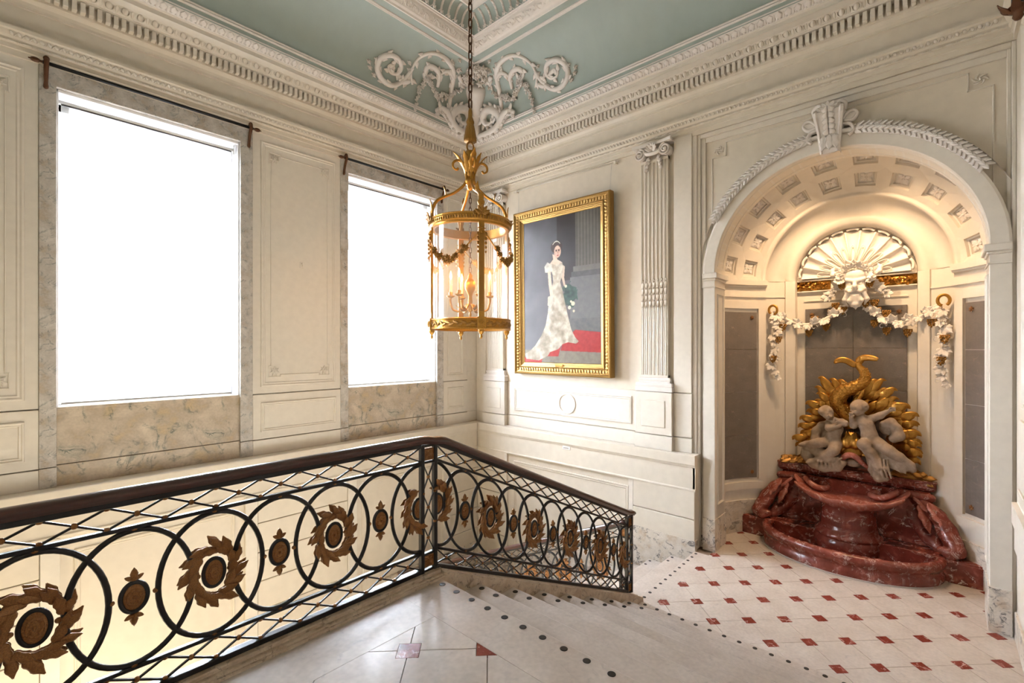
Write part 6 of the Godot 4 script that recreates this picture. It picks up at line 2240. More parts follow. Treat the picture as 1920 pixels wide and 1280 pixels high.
	i = 0
	while y < 3.88:
		put(c, "link", link_mesh(), M.brown, Transform3D(Basis(Vector3.UP, PI / 2 * (i % 2)).scaled(Vector3.ONE * 0.62), Vector3(0, y, 0)))
		y += 0.073
		i += 1
	g = G.new()
	g.smooth().lathe(V2([0.0, 2.02, 0.018, 2.05, 0.022, 2.08, 0.01, 2.10, 0.035, 2.13, 0.05, 2.18, 0.03, 2.22, 0.035, 2.26, 0.028, 2.34, 0.05, 2.40, 0.075, 2.45, 0.08, 2.52, 0.06, 2.57, 0.03, 2.60, 0.035, 2.64, 0.012, 2.68, 0.0, 2.70]), 20)
	part(c, "stem", g, M.gold)
	var glow := mat(Color(1, 0.93, 0.8), 0.4)
	glow.emission_enabled = true
	glow.emission = Color(1.0, 0.78, 0.48)
	glow.emission_energy_multiplier = 9.0
	for k in 6:
		var a := TAU * k / 6 + 0.2
		var d := Vector3(sin(a), 0, cos(a))
		g = G.new()
		g.smooth()
		g.tube(bez([d * 0.04 + Vector3(0, 2.22, 0), d * 0.14 + Vector3(0, 2.12, 0), d * 0.25 + Vector3(0, 2.14, 0), d * 0.29 + Vector3(0, 2.26, 0), d * 0.285 + Vector3(0, 2.32, 0)], 18), 0.016, 7)
		g.leaf(look(d * 0.12 + Vector3(0, 2.14, 0), d + Vector3(0, 0.4, 0), Vector3.UP), 0.11, 0.05, 0.012, 1.0, 0.03, 5)
		part(c, "branch", g, M.gold)
		g = G.new()
		g.smooth().lathe(V2([0.0, 2.31, 0.03, 2.315, 0.06, 2.335, 0.062, 2.345, 0.03, 2.345, 0.026, 2.36, 0.03, 2.39, 0.024, 2.40]), 14, Transform3D(Basis(), d * 0.285))
		part(c, "drip_pan", g, M.gold)
		g = G.new()
		g.smooth().lathe(V2([0.02, 2.39, 0.02, 2.585, 0.012, 2.59, 0.0, 2.59]), 12, Transform3D(Basis(), d * 0.285))
		part(c, "candle_tube", g, M.ivory)
		g = G.new()
		g.smooth().lathe(V2([0.0, 2.585, 0.012, 2.59, 0.02, 2.62, 0.017, 2.66, 0.006, 2.70, 0.0, 2.715]), 12, Transform3D(Basis(), d * 0.285))
		part(c, "candle_bulb", g, glow)
		var o := OmniLight3D.new()
		o.name = "candle_light"
		o.light_color = Color(1.0, 0.72, 0.40)
		o.light_energy = CANDLE
		o.light_size = 0.02
		o.omni_range = 20.0
		o.omni_attenuation = 2.0
		o.shadow_enabled = true
		c.add_child(o, true)
		o.position = d * 0.285 + Vector3(0, 2.64, 0)

const CANDLE := 0.2

# ---------------------------------------------------------------- fountain of red marble
func build_fountain():
	build_reliefs()
	var X := -1.03
	var f := thing("wall_fountain", Vector3(X, LY, -8.43))
	tag(f, "red veined marble wall fountain with shell basin and low curved pool", "fountain")
	# pool kerb: half an oval with a rolled top
	var kerb := [0.03, 0.0, 0.03, 0.10, 0.045, 0.115, 0.05, 0.15, 0.035, 0.175, 0.018, 0.19, 0.004, 0.215, 0.0, 0.25, 0.012, 0.285, 0.04, 0.305, 0.08, 0.308, 0.115, 0.29, 0.13, 0.25, 0.135, 0.06]
	var g := G.new()
	g.smooth()
	var rows := []
	for i in 57:
		var t := PI * i / 56.0
		var n := Vector2(cos(t) / 1.11, sin(t) / 0.80).normalized()
		var row := PackedVector3Array()
		for k in range(0, kerb.size(), 2):
			row.append(Vector3(1.11 * cos(t) - n.x * kerb[k], kerb[k + 1], 0.80 * sin(t) - n.y * kerb[k]))
		rows.append(row)
	for i in 56:
		for j in rows[0].size() - 1: g.quad(rows[i + 1][j], rows[i][j], rows[i][j + 1], rows[i + 1][j + 1])
	part(f, "pool_kerb", g, M.red)
	var pool := PackedVector2Array()
	for i in 33: pool.append(Vector2(1.02 * cos(PI * i / 32.0), 0.71 * sin(PI * i / 32.0)))
	g = G.new()
	g.prism(pool, 0.0, 0.075, Transform3D(Basis(Vector3.RIGHT, Vector3.BACK, Vector3.UP), Vector3.ZERO))
	part(f, "pool_floor", g, M.red)
	# ring of white stone under the kerb
	g = G.new()
	var foot := PackedVector2Array()
	for i in 57: foot.append(Vector2(1.105 * cos(PI * i / 56.0), 0.795 * sin(PI * i / 56.0)))
	g.prism(foot, 0.0, 0.012, Transform3D(Basis(Vector3.RIGHT, Vector3.BACK, Vector3.UP), Vector3.ZERO))
	part(f, "pool_footing", g, M.floor_marble)
	# plinth to each side and behind
	for s in [-1.0, 1.0]:
		g = G.new()
		g.box(minf(s * 0.96, s * 1.44), 0, -0.45, maxf(s * 0.96, s * 1.44), 0.27, 0.03, 0.006)
		g.box(minf(s * 0.94, s * 1.44), 0.25, -0.45, maxf(s * 0.94, s * 1.44), 0.295, 0.02, 0.008)
		part(f, "plinth", g, M.red)
	g = G.new()
	g.box(-1.0, 0, -0.7, 1.0, 0.29, -0.03, 0.006)
	g.box(-0.93, 0.28, -0.7, 0.93, 1.02, -0.36, 0.01)
	part(f, "back_block", g, M.red)
	# fluted pedestal
	var ped := Transform3D(Basis(), Vector3(0, 0.07, -0.24))
	g = G.new()
	g.smooth().lathe(V2([0.43, 0.0, 0.44, 0.02, 0.445, 0.10, 0.43, 0.17, 0.41, 0.19]), 64, ped, 0, TAU, 0.012, 36)
	g.smooth().lathe(V2([0.41, 0.19, 0.425, 0.20, 0.43, 0.23, 0.41, 0.26, 0.375, 0.29, 0.355, 0.36]), 64, ped)
	g.smooth().lathe(V2([0.355, 0.36, 0.345, 0.48, 0.34, 0.60, 0.35, 0.64]), 64, ped, 0, TAU, 0.014, 22)
	g.smooth().lathe(V2([0.35, 0.64, 0.355, 0.655, 0.345, 0.67, 0.33, 0.70, 0.33, 0.74]), 64, ped)
	part(f, "pedestal", g, M.red)
	# scalloped shell basin
	g = G.new()
	g.smooth()
	rows = []
	var bp := [[0.42, 0.74, 0.0], [0.56, 0.755, 0.2], [0.72, 0.79, 0.5], [0.86, 0.845, 0.8], [0.97, 0.905, 1.0], [1.0, 0.945, 1.0], [0.985, 0.965, 1.0], [0.94, 0.955, 1.0], [0.84, 0.905, 0.8], [0.66, 0.855, 0.5], [0.42, 0.825, 0.2], [0.15, 0.815, 0.0], [0.0, 0.815, 0.0]]
	for i in 121:
		var t := TAU * i / 120
		var w := cos(t * 11.0)
		var row := PackedVector3Array()
		for q in bp:
			var k: float = q[0] * (1.0 + 0.045 * w * q[2])
			row.append(Vector3(0.70 * k * sin(t), q[1] + 0.02 * w * q[2] - 0.085 * k * cos(t) + 0.03 * k * k * sin(t) * sin(t), -0.22 + 0.50 * k * cos(t)))
		rows.append(row)
	g.grid(rows)
	part(f, "shell_basin", g, M.pink)  # paler than the pedestal: lamplight and wear put into the colour
	# scroll inside each end of the basin
	for s in [-1.0, 1.0]:
		g = G.new()
		g.smooth().tube(bez([Vector3(s * 0.58, 0.985, -0.36), Vector3(s * 0.52, 0.96, -0.24), Vector3(s * 0.38, 0.90, -0.18), Vector3(s * 0.27, 0.90, -0.28), Vector3(s * 0.36, 0.93, -0.38)], 18), 0.045, 8)
		part(f, "basin_scroll", g, M.pink)  # same lightened marble as the basin
	# moulded slab that carries the figures
	g = G.new()
	var sp := V2([-0.12, 1.0, -0.09, 1.005, -0.09, 1.02, -0.06, 1.03, -0.045, 1.06, -0.03, 1.07, -0.03, 1.15, -0.02, 1.155, -0.02, 1.175])
	for i in sp.size() - 1:
		var a := sp[i]; var b := sp[i + 1]
		var z := -0.42
		g.quad(Vector3(-1.02 - a.x, a.y, z + a.x), Vector3(1.02 + a.x, a.y, z + a.x), Vector3(1.02 + b.x, b.y, z + b.x), Vector3(-1.02 - b.x, b.y, z + b.x))
		for s in [-1.0, 1.0]:
			var q := [Vector3(s * (1.02 + a.x), a.y, z + a.x), Vector3(s * (1.02 + a.x), a.y, -0.74), Vector3(s * (1.02 + b.x), b.y, -0.74), Vector3(s * (1.02 + b.x), b.y, z + b.x)]
			if s > 0: g.quad(q[0], q[1], q[2], q[3])
			else: g.quad(q[3], q[2], q[1], q[0])
	g.quad(Vector3(-1.0, 1.175, -0.44), Vector3(1.0, 1.175, -0.44), Vector3(1.0, 1.175, -0.74), Vector3(-1.0, 1.175, -0.74))
	g.quad(Vector3(-0.9, 1.0, -0.74), Vector3(0.9, 1.0, -0.74), Vector3(0.9, 1.0, -0.54), Vector3(-0.9, 1.0, -0.54))
	part(f, "slab", g, M.red)
	# carved frieze on the slab's front
	g = G.new()
	g.smooth()
	for i in 46:
		var x := -0.97 + i * 1.94 / 45
		if absf(x) < 0.45: continue
		g.leaf(look(Vector3(x, 1.075, -0.452), Vector3(0, 1, 0), Vector3.BACK), 0.07, 0.036, 0.008, 1.0, 0.004, 4)
	part(f, "slab_carving", g, M.red)
	# scrolled consoles that lean against the plinth
	for s in [-1.0, 1.0]:
		var b := Blob.new(Vector3(minf(s * 0.50, s * 1.42), 0.22, -0.62), Vector3(maxf(s * 0.50, s * 1.42), 1.06, 0.12), 0.0115, 0.03)
		# body of the console, then the rolled foot
		b.chain([Vector3(s * 0.72, 0.94, -0.42), Vector3(s * 0.86, 0.86, -0.38), Vector3(s * 0.99, 0.74, -0.31), Vector3(s * 1.09, 0.60, -0.22), Vector3(s * 1.16, 0.47, -0.12)], [0.07, 0.095, 0.11, 0.115, 0.105])
		b.chain([Vector3(s * 1.16, 0.47, -0.12), Vector3(s * 1.20, 0.40, -0.05), Vector3(s * 1.13, 0.355, -0.03), Vector3(s * 1.04, 0.375, -0.06)], [0.10, 0.085, 0.07, 0.05])
		b.chain([Vector3(s * 0.70, 0.80, -0.48), Vector3(s * 0.80, 0.60, -0.42), Vector3(s * 0.92, 0.44, -0.34), Vector3(s * 1.02, 0.34, -0.24)], [0.12, 0.12, 0.11, 0.08])
		# hollow of the inner scroll
		b.egg(Vector3(s * 0.90, 0.60, -0.24), Vector3(0.085, 0.15, 0.08), Basis(Vector3.BACK, s * 0.6), 0.03, true)
		g = G.new()
		b.mesh(g)
		part(f, "console", g, M.red)
		# acanthus leaves that wrap the console
		for q in [[0.74, 1.0, -0.34, 0.30, -0.28, 0.10], [0.90, 0.92, -0.28, 0.26, -0.34, 0.16], [0.82, 0.90, -0.29, 0.12, -0.36, 0.10], [1.04, 0.74, -0.20, 0.16, -0.32, 0.14], [1.12, 0.66, -0.20, 0.10, -0.24, 0.12]]:
			g = G.new()
			var d := Vector3(s * q[3], q[4], q[5])
			g.smooth().leaf(look(Vector3(s * q[0], q[1], q[2]), d, Vector3(s * 0.45, 0.55, 0.7)), d.length(), 0.15, 0.035, 3.0, -0.03, 14, 0.16, 0.7)
			part(f, "console_leaf", g, M.pink)
		g = G.new()
		g.smooth().tube(bez([Vector3(s * 0.55, 0.97, -0.36), Vector3(s * 0.74, 0.985, -0.34), Vector3(s * 0.98, 0.96, -0.37)], 12), [0.05, 0.055, 0.06, 0.06, 0.055, 0.055, 0.05, 0.05, 0.05, 0.055, 0.06, 0.055, 0.04], 8)
		part(f, "console_scroll", g, M.red)
	gilded_leaves()
	dolphin()
	putti()

func gilded_leaves():
	var l := thing("gilded_acanthus", Vector3(-1.03, -0.31, -8.95))
	tag(l, "burst of gilded acanthus leaves behind the two putti", "relief")
	var base := l.position
	# root and tip of each leaf, its width
	var q := [
		[-1.20, 0.55, -1.345, 1.06, 0.15], [-1.12, 0.65, -1.20, 1.05, 0.13], [-1.02, 0.72, -1.10, 1.05, 0.11], [-1.22, 0.50, -1.375, 0.84, 0.13], [-1.26, 0.45, -1.53, 0.70, 0.15], [-1.34, 0.28, -1.625, 0.46, 0.14], [-1.38, 0.18, -1.655, 0.335, 0.13], [-1.44, 0.0, -1.74, 0.13, 0.14], [-1.32, 0.42, -1.50, 0.58, 0.13],
		[-0.92, 0.62, -0.785, 1.06, 0.13], [-0.84, 0.62, -0.70, 1.07, 0.12], [-0.78, 0.60, -0.57, 0.96, 0.14], [-0.72, 0.52, -0.415, 0.75, 0.17], [-0.66, 0.46, -0.45, 0.66, 0.13], [-0.56, 0.36, -0.325, 0.63, 0.15], [-0.50, 0.18, -0.29, 0.37, 0.16], [-0.46, 0.0, -0.26, 0.09, 0.16], [-0.52, 0.30, -0.33, 0.50, 0.14], [-0.44, 0.08, -0.28, 0.22, 0.14],
		[-0.90, 0.50, -0.95, 0.80, 0.14], [-1.0, 0.40, -1.28, 0.70, 0.16], [-0.80, 0.40, -0.62, 0.80, 0.16], [-1.30, 0.1, -1.58, 0.22, 0.16], [-0.52, 0.1, -0.36, 0.36, 0.15]]
	var i := 0
	for e in q:
		var a := Vector3(e[0], e[1], -9.03) - base
		var d := Vector3(e[2], e[3], -8.98) - base - a
		var lf := sub(l, "leaf")
		# each leaf: three flowing lobes that bend outwards and roll over at the tip
		for k in 3:
			var out := 1.0 if e[2] > -1.03 else -1.0
			var dd := d * (1.0 if k == 1 else 0.78)
			var sd := Vector3(d.y, -d.x, 0).normalized() * out
			var w: float = e[4] * (0.36 if k == 1 else 0.28)
			var o: Vector3 = sd * (k - 1) * e[4] * 0.36
			var tip: Vector3 = a + dd + o * 1.6
			var path := bez([a + o * 0.4, a + dd * 0.35 + o - sd * 0.05 + Vector3(0, 0, 0.05), a + dd * 0.7 + o * 1.4 - sd * 0.015 + Vector3(0, 0, 0.10), a + dd * 0.92 + o * 1.55 + sd * 0.01 + Vector3(0, 0, 0.11), tip + dd * 0.10 + sd * 0.045 + Vector3(0, 0, 0.09), tip + dd * 0.12 + sd * 0.10 + Vector3(0, 0, 0.06)], 20)
			var r := []
			for m in path.size(): r.append(maxf(w * 1.35 * pow(sin(PI * (0.10 + 0.89 * m / 20.0)), 1.1), 0.002))
			var g := G.new()
			g.smooth().tube(path, r, 9, false, 0.34, Vector3.BACK)
			part(lf, "lobe", g, M.gold)
		i += 1
	# leaf foliage spread over both ends of the slab
	var t := thing("gilded_foliage", Vector3(-1.74, -0.31, -8.90))
	tag(t, "gilded leaves spread over the left end of the red slab", "relief", "gilded leaves on the slab")
	var u := thing("gilded_foliage", Vector3(-0.32, -0.31, -8.90))
	tag(u, "gilded leaves spread over the right end of the red slab", "relief", "gilded leaves on the slab")
	for e in [[t, -1.0], [u, 1.0]]:
		for k in 18:
			var x: float = rng.randf_range(-0.20, 0.14) * e[1]
			var g := G.new()
			var h: float = 0.13 - 0.30 * (x * e[1] + 0.2)
			g.smooth().leaf(look(Vector3(x, maxf(h, 0.03) + rng.randf_range(-0.02, 0.03), rng.randf_range(-0.10, 0.0)), Vector3(e[1] * rng.randf_range(0.5, 1.0), rng.randf_range(-0.55, 0.05), rng.randf_range(0.0, 0.5)), Vector3(0, 0.6, 1)), rng.randf_range(0.12, 0.2), 0.075, 0.03, 2.0, 0.03, 8, 0.2, 0.4)
			part(e[0], "leaf", g, M.oldgold)
		var g2 := G.new()
		g2.smooth().ball(Vector3(-0.04 * e[1], 0.03, -0.06), Vector3(0.20, 0.08, 0.07), 12, 6)
		part(e[0], "mound", g2, M.oldgold)

func dolphin():
	var c := Vector3(-1.03, 0.2, -8.85)
	var d := thing("gilded_dolphin", c)
	tag(d, "gilded dolphin with raised forked tail between the putti", "statue")
	var P := func(x: float, y: float, z: float) -> Vector3: return Vector3(x, y, z) - c
	var pts := [P.call(-1.0, 0.36, -8.92), P.call(-1.07, 0.56, -8.90), P.call(-1.165, 0.70, -8.88), P.call(-1.18, 0.80, -8.86), P.call(-1.11, 0.905, -8.85), P.call(-0.995, 0.975, -8.86), P.call(-0.885, 1.045, -8.88), P.call(-0.84, 1.13, -8.89), P.call(-0.86, 1.22, -8.90), P.call(-0.915, 1.29, -8.90), P.call(-0.935, 1.35, -8.90)]
	var rad := [0.11, 0.115, 0.115, 0.112, 0.105, 0.095, 0.085, 0.072, 0.06, 0.048, 0.042]
	var path := bez(pts, 60)
	var r := []
	for i in path.size():
		var t := float(i) / 60 * 10
		var k := mini(int(t), 9)
		r.append(lerpf(rad[k], rad[k + 1], t - k))
	var g := G.new()
	g.smooth().tube(path, r, 16)
	part(d, "body", g, M.gold)
	# scales that can be made out along the back
	var sg := G.new()
	sg.smooth().leaf(Transform3D(), 0.034, 0.03, 0.008, 0.0, 0.004, 4)
	var sm := sg.done()
	for i in range(6, 50, 2):
		var tg := (path[i + 1] - path[i - 1]).normalized()
		var fr0 := (Vector3.BACK - tg * tg.z).normalized()
		var sd := tg.cross(fr0)
		for k in 5:
			var a := (k - 2 + (0.5 if (i / 2) % 2 == 0 else 0.0)) * 0.52
			var n := fr0 * cos(a) + sd * sin(a)
			put(d, "scale", sm, M.gold, look(path[i] + n * (r[i] - 0.003), tg + n * 0.18, n))
	# tail flukes
	for q in [[[P.call(-0.93, 1.33, -8.90), P.call(-0.99, 1.33, -8.88), P.call(-1.07, 1.385, -8.86), P.call(-1.15, 1.395, -8.85), P.call(-1.20, 1.365, -8.83), P.call(-1.195, 1.34, -8.82)], 0.05], [[P.call(-0.93, 1.33, -8.90), P.call(-0.88, 1.42, -8.88), P.call(-0.80, 1.435, -8.86), P.call(-0.72, 1.42, -8.83), P.call(-0.685, 1.405, -8.82)], 0.05], [[P.call(-0.93, 1.34, -8.90), P.call(-0.92, 1.40, -8.88), P.call(-0.895, 1.45, -8.87)], 0.04]]:
		g = G.new()
		var pp := bez(q[0], 18)
		var rr := []
		for i in pp.size(): rr.append(q[1] * (0.35 + 0.65 * sin(PI * (0.25 + 0.7 * i / 18.0))))
		g.smooth().tube(pp, rr, 10, false, 0.45, Vector3.BACK)
		part(d, "fluke", g, M.gold)
	# fin along the neck
	g = G.new()
	g.smooth()
	for i in 6: g.leaf(look(P.call(-1.0 + 0.02 * i, 0.62 + 0.045 * i, -8.82), Vector3(0.5, 1, 0.1), Vector3.BACK), 0.13, 0.05, 0.016, 0.0, 0.03, 5)
	part(d, "fin", g, M.gold)
	# head: swollen brow, brow scrolls, eyes
	var b := Blob.new(P.call(-1.30, -0.20, -8.98), P.call(-0.70, 0.42, -8.56), 0.011, 0.035)
	b.egg(P.call(-1.0, 0.17, -8.80), Vector3(0.13, 0.13, 0.11))
	for s in [-1.0, 1.0]:
		b.egg(P.call(-1.0 + s * 0.06, 0.14, -8.72), Vector3(0.075, 0.085, 0.07), Basis(), 0.02)
		b.egg(P.call(-1.0 + s * 0.15, 0.05, -8.76), Vector3(0.055, 0.05, 0.05), Basis(), 0.02)
		b.chain([P.call(-1.0 + s * 0.12, 0.12, -8.76), P.call(-1.0 + s * 0.20, 0.08, -8.74), P.call(-1.0 + s * 0.21, 0.0, -8.73), P.call(-1.0 + s * 0.15, -0.02, -8.72)], [0.035, 0.04, 0.035, 0.02], 0.02)
	for i in 5: b.bone(P.call(-1.07 + i * 0.035, 0.20, -8.70), P.call(-1.06 + i * 0.03, 0.30, -8.76), 0.016, 0.01, 0.012)
	b.egg(P.call(-1.0, -0.02, -8.80), Vector3(0.15, 0.10, 0.09))
	g = G.new()
	b.mesh(g)
	part(d, "head", g, M.gold)
	# pink marble lip over the spout
	g = G.new()
	var lip := bez([P.call(-1.19, -0.21, -8.80), P.call(-1.12, -0.12, -8.72), P.call(-1.05, -0.045, -8.66), P.call(-0.99, -0.025, -8.64), P.call(-0.93, -0.05, -8.65), P.call(-0.85, -0.14, -8.70), P.call(-0.74, -0.24, -8.76)], 24)
	g.smooth().tube(lip, [0.02, 0.025, 0.028, 0.03, 0.034, 0.036, 0.038, 0.04, 0.042, 0.043, 0.044, 0.044, 0.044, 0.044, 0.044, 0.043, 0.042, 0.04, 0.038, 0.036, 0.034, 0.03, 0.028, 0.025, 0.02], 10)
	part(d, "lip", g, M.pink).set_meta("label", "pink marble lip over the spout")
	g = G.new()
	g.smooth().ball(P.call(-0.98, -0.16, -8.76), Vector3(0.10, 0.06, 0.08), 12, 8)
	part(d, "lower_jaw", g, M.putto)

func putti():
	# two stone children, each one continuous figure; joints taken from the picture
	var z := -8.74
	for w in 2:
		var c := Vector3(-1.28, -0.31, -8.80) if w == 0 else Vector3(-0.76, -0.31, -8.80)
		var o := thing("putto_statue", c)
		tag(o, ["grey stone putto leaning left with folded arms and crossed legs", "grey stone putto leaning back with one arm stretched out to the right"][w], "statue")
		var P := func(x: float, y: float, dz: float) -> Vector3: return Vector3(x, y, z + dz) - c
		var b: Blob
		if w == 0:
			b = Blob.new(P.call(-1.80, -0.36, -0.30), P.call(-0.96, 0.80, 0.30), 0.0105, 0.03)
			# torso
			b.chain([P.call(-1.20, 0.42, 0.0), P.call(-1.19, 0.33, 0.01), P.call(-1.22, 0.22, 0.02), P.call(-1.235, 0.13, 0.0)], [0.085, 0.088, 0.09, 0.10])
			b.egg(P.call(-1.215, 0.20, 0.06), Vector3(0.075, 0.075, 0.05))
			b.bone(P.call(-1.23, 0.45, 0.0), P.call(-1.275, 0.52, 0.02), 0.045, 0.045)
			# head turned to his left, hair
			b.egg(P.call(-1.30, 0.575, 0.03), Vector3(0.085, 0.095, 0.09))
			b.egg(P.call(-1.275, 0.54, 0.08), Vector3(0.06, 0.07, 0.055))
			b.egg(P.call(-1.258, 0.545, 0.135), Vector3(0.014, 0.016, 0.018), Basis(), 0.012)
			b.egg(P.call(-1.30, 0.525, 0.115), Vector3(0.025, 0.022, 0.02), Basis(), 0.015)
			b.egg(P.call(-1.235, 0.525, 0.115), Vector3(0.022, 0.02, 0.02), Basis(), 0.015)
			for e in [[-1.282, 0.562], [-1.238, 0.560]]: b.egg(P.call(e[0], e[1], 0.135), Vector3(0.014, 0.009, 0.014), Basis(), 0.008, true)
			b.egg(P.call(-1.262, 0.505, 0.132), Vector3(0.02, 0.007, 0.012), Basis(), 0.006, true)
			for i in 16:
				var a := TAU * i / 16
				b.egg(P.call(-1.315 + cos(a) * 0.066, 0.602 + sin(a) * 0.05, 0.035 + 0.055 * sin(a * 2.0 + 1.0)), Vector3(0.036, 0.03, 0.036), Basis(Vector3.BACK, a), 0.02)
			# arms folded across the chest, hand at the chin
			b.chain([P.call(-1.285, 0.42, 0.02), P.call(-1.27, 0.35, 0.11), P.call(-1.13, 0.40, 0.13)], [0.05, 0.046, 0.032])
			b.chain([P.call(-1.115, 0.45, 0.0), P.call(-1.07, 0.44, 0.09), P.call(-1.15, 0.475, 0.13)], [0.052, 0.045, 0.032])
			for i in 4: b.chain([P.call(-1.15, 0.47 + 0.012 * i, 0.14), P.call(-1.18, 0.478 + 0.013 * i, 0.155), P.call(-1.20, 0.47 + 0.013 * i, 0.145)], [0.012, 0.011, 0.009], 0.006)
			b.chain([P.call(-1.145, 0.45, 0.14), P.call(-1.165, 0.45, 0.16), P.call(-1.185, 0.452, 0.16)], [0.013, 0.011, 0.009], 0.006)
			# legs
			b.chain([P.call(-1.29, 0.12, 0.03), P.call(-1.39, 0.11, 0.13), P.call(-1.48, 0.08, 0.10), P.call(-1.575, 0.065, 0.06)], [0.085, 0.068, 0.056, 0.036])
			b.chain([P.call(-1.575, 0.065, 0.06), P.call(-1.62, 0.045, 0.08), P.call(-1.66, 0.04, 0.10)], [0.036, 0.032, 0.02])
			b.chain([P.call(-1.18, 0.11, 0.04), P.call(-1.20, 0.02, 0.15), P.call(-1.33, -0.09, 0.13), P.call(-1.46, -0.185, 0.10)], [0.09, 0.072, 0.062, 0.038])
			b.chain([P.call(-1.46, -0.185, 0.10), P.call(-1.51, -0.20, 0.13), P.call(-1.55, -0.215, 0.15)], [0.038, 0.034, 0.02])
			# drapery: cloth over the lap and a sail of cloth behind the shoulder
			b.chain([P.call(-1.52, 0.0, 0.02), P.call(-1.40, -0.05, 0.06), P.call(-1.28, -0.10, 0.10), P.call(-1.18, -0.16, 0.10)], [0.08, 0.08, 0.08, 0.07])
			b.chain([P.call(-1.60, 0.02, -0.04), P.call(-1.58, -0.12, 0.0), P.call(-1.50, -0.24, 0.02)], [0.06, 0.08, 0.07])
			b.chain([P.call(-1.48, -0.25, 0.08), P.call(-1.33, -0.27, 0.10), P.call(-1.16, -0.24, 0.10), P.call(-1.08, -0.16, 0.06)], [0.06, 0.065, 0.06, 0.04])
			for i in 5: b.chain([P.call(-1.30 + 0.05 * i, -0.08, 0.15), P.call(-1.40 + 0.05 * i, -0.17, 0.165), P.call(-1.42 + 0.06 * i, -0.27, 0.15)], [0.014, 0.018, 0.014], 0.014)
			b.chain([P.call(-1.27, 0.44, -0.06), P.call(-1.38, 0.36, -0.04), P.call(-1.45, 0.26, -0.02), P.call(-1.46, 0.15, 0.0), P.call(-1.36, 0.12, -0.02)], [0.03, 0.055, 0.065, 0.06, 0.05])
			b.egg(P.call(-1.36, 0.25, -0.05), Vector3(0.10, 0.13, 0.035), Basis(Vector3.BACK, -0.5))
		else:
			b = Blob.new(P.call(-1.06, -0.40, -0.30), P.call(-0.22, 0.92, 0.30), 0.0105, 0.03)
			b.chain([P.call(-0.83, 0.49, 0.02), P.call(-0.80, 0.40, 0.03), P.call(-0.775, 0.30, 0.03), P.call(-0.745, 0.20, 0.02)], [0.092, 0.092, 0.095, 0.105])
			b.egg(P.call(-0.79, 0.29, 0.08), Vector3(0.08, 0.085, 0.05))
			b.egg(P.call(-0.85, 0.47, 0.085), Vector3(0.05, 0.04, 0.03))
			b.egg(P.call(-0.77, 0.47, 0.085), Vector3(0.05, 0.04, 0.03))
			b.bone(P.call(-0.86, 0.53, 0.0), P.call(-0.895, 0.61, 0.03), 0.048, 0.048)
			b.egg(P.call(-0.905, 0.68, 0.04), Vector3(0.088, 0.098, 0.092))
			b.egg(P.call(-0.935, 0.635, 0.08), Vector3(0.06, 0.068, 0.055))
			b.egg(P.call(-0.985, 0.645, 0.115), Vector3(0.02, 0.017, 0.02), Basis(), 0.012)
			b.egg(P.call(-0.955, 0.62, 0.125), Vector3(0.022, 0.02, 0.02), Basis(), 0.015)
			for e in [[-0.975, 0.66], [-0.93, 0.665]]: b.egg(P.call(e[0], e[1], 0.135), Vector3(0.014, 0.009, 0.014), Basis(), 0.008, true)
			b.egg(P.call(-0.965, 0.605, 0.13), Vector3(0.018, 0.007, 0.012), Basis(), 0.006, true)
			for i in 20:
				var a := TAU * i / 20
				b.egg(P.call(-0.89 + cos(a) * 0.076, 0.712 + sin(a) * 0.056, 0.04 + 0.06 * sin(a * 2.0 + 1.0)), Vector3(0.04, 0.033, 0.038), Basis(Vector3.BACK, a), 0.02)
			# arm held out to the right, fingers spread
			b.chain([P.call(-0.745, 0.54, 0.02), P.call(-0.65, 0.595, 0.07), P.call(-0.565, 0.665, 0.10)], [0.056, 0.046, 0.030])
			b.egg(P.call(-0.54, 0.685, 0.11), Vector3(0.034, 0.022, 0.024), Basis(Vector3.BACK, 0.6), 0.015)
			for i in 4: b.chain([P.call(-0.525, 0.675 + 0.012 * i, 0.115), P.call(-0.495, 0.69 + 0.013 * i, 0.125), P.call(-0.472, 0.685 + 0.014 * i, 0.13)], [0.011, 0.010, 0.008], 0.006)
			b.chain([P.call(-0.545, 0.695, 0.12), P.call(-0.535, 0.72, 0.13), P.call(-0.52, 0.735, 0.135)], [0.012, 0.011, 0.008], 0.006)
			# arm bent up beside the face
			b.chain([P.call(-0.905, 0.53, 0.02), P.call(-0.965, 0.42, 0.07), P.call(-0.985, 0.53, 0.12)], [0.052, 0.046, 0.030])
			b.egg(P.call(-0.985, 0.56, 0.125), Vector3(0.024, 0.032, 0.02), Basis(), 0.015)
			for i in 4: b.chain([P.call(-1.003 + 0.012 * i, 0.575, 0.13), P.call(-1.006 + 0.013 * i, 0.60, 0.14), P.call(-1.0 + 0.012 * i, 0.618, 0.14)], [0.011, 0.010, 0.008], 0.006)
			b.chain([P.call(-0.962, 0.555, 0.13), P.call(-0.948, 0.572, 0.14), P.call(-0.945, 0.588, 0.14)], [0.011, 0.010, 0.008], 0.006)
			# legs
			b.chain([P.call(-0.80, 0.19, 0.04), P.call(-0.835, 0.165, 0.17), P.call(-0.77, 0.06, 0.17), P.call(-0.70, -0.06, 0.15)], [0.09, 0.075, 0.06, 0.042])
			b.chain([P.call(-0.70, -0.06, 0.15), P.call(-0.675, -0.12, 0.17), P.call(-0.665, -0.16, 0.20)], [0.042, 0.036, 0.022])
			b.chain([P.call(-0.68, 0.18, 0.04), P.call(-0.54, 0.11, 0.14), P.call(-0.43, 0.04, 0.14), P.call(-0.335, -0.02, 0.13)], [0.095, 0.075, 0.062, 0.038])
			b.chain([P.call(-0.335, -0.02, 0.13), P.call(-0.29, -0.05, 0.14), P.call(-0.265, -0.09, 0.15)], [0.038, 0.034, 0.02])
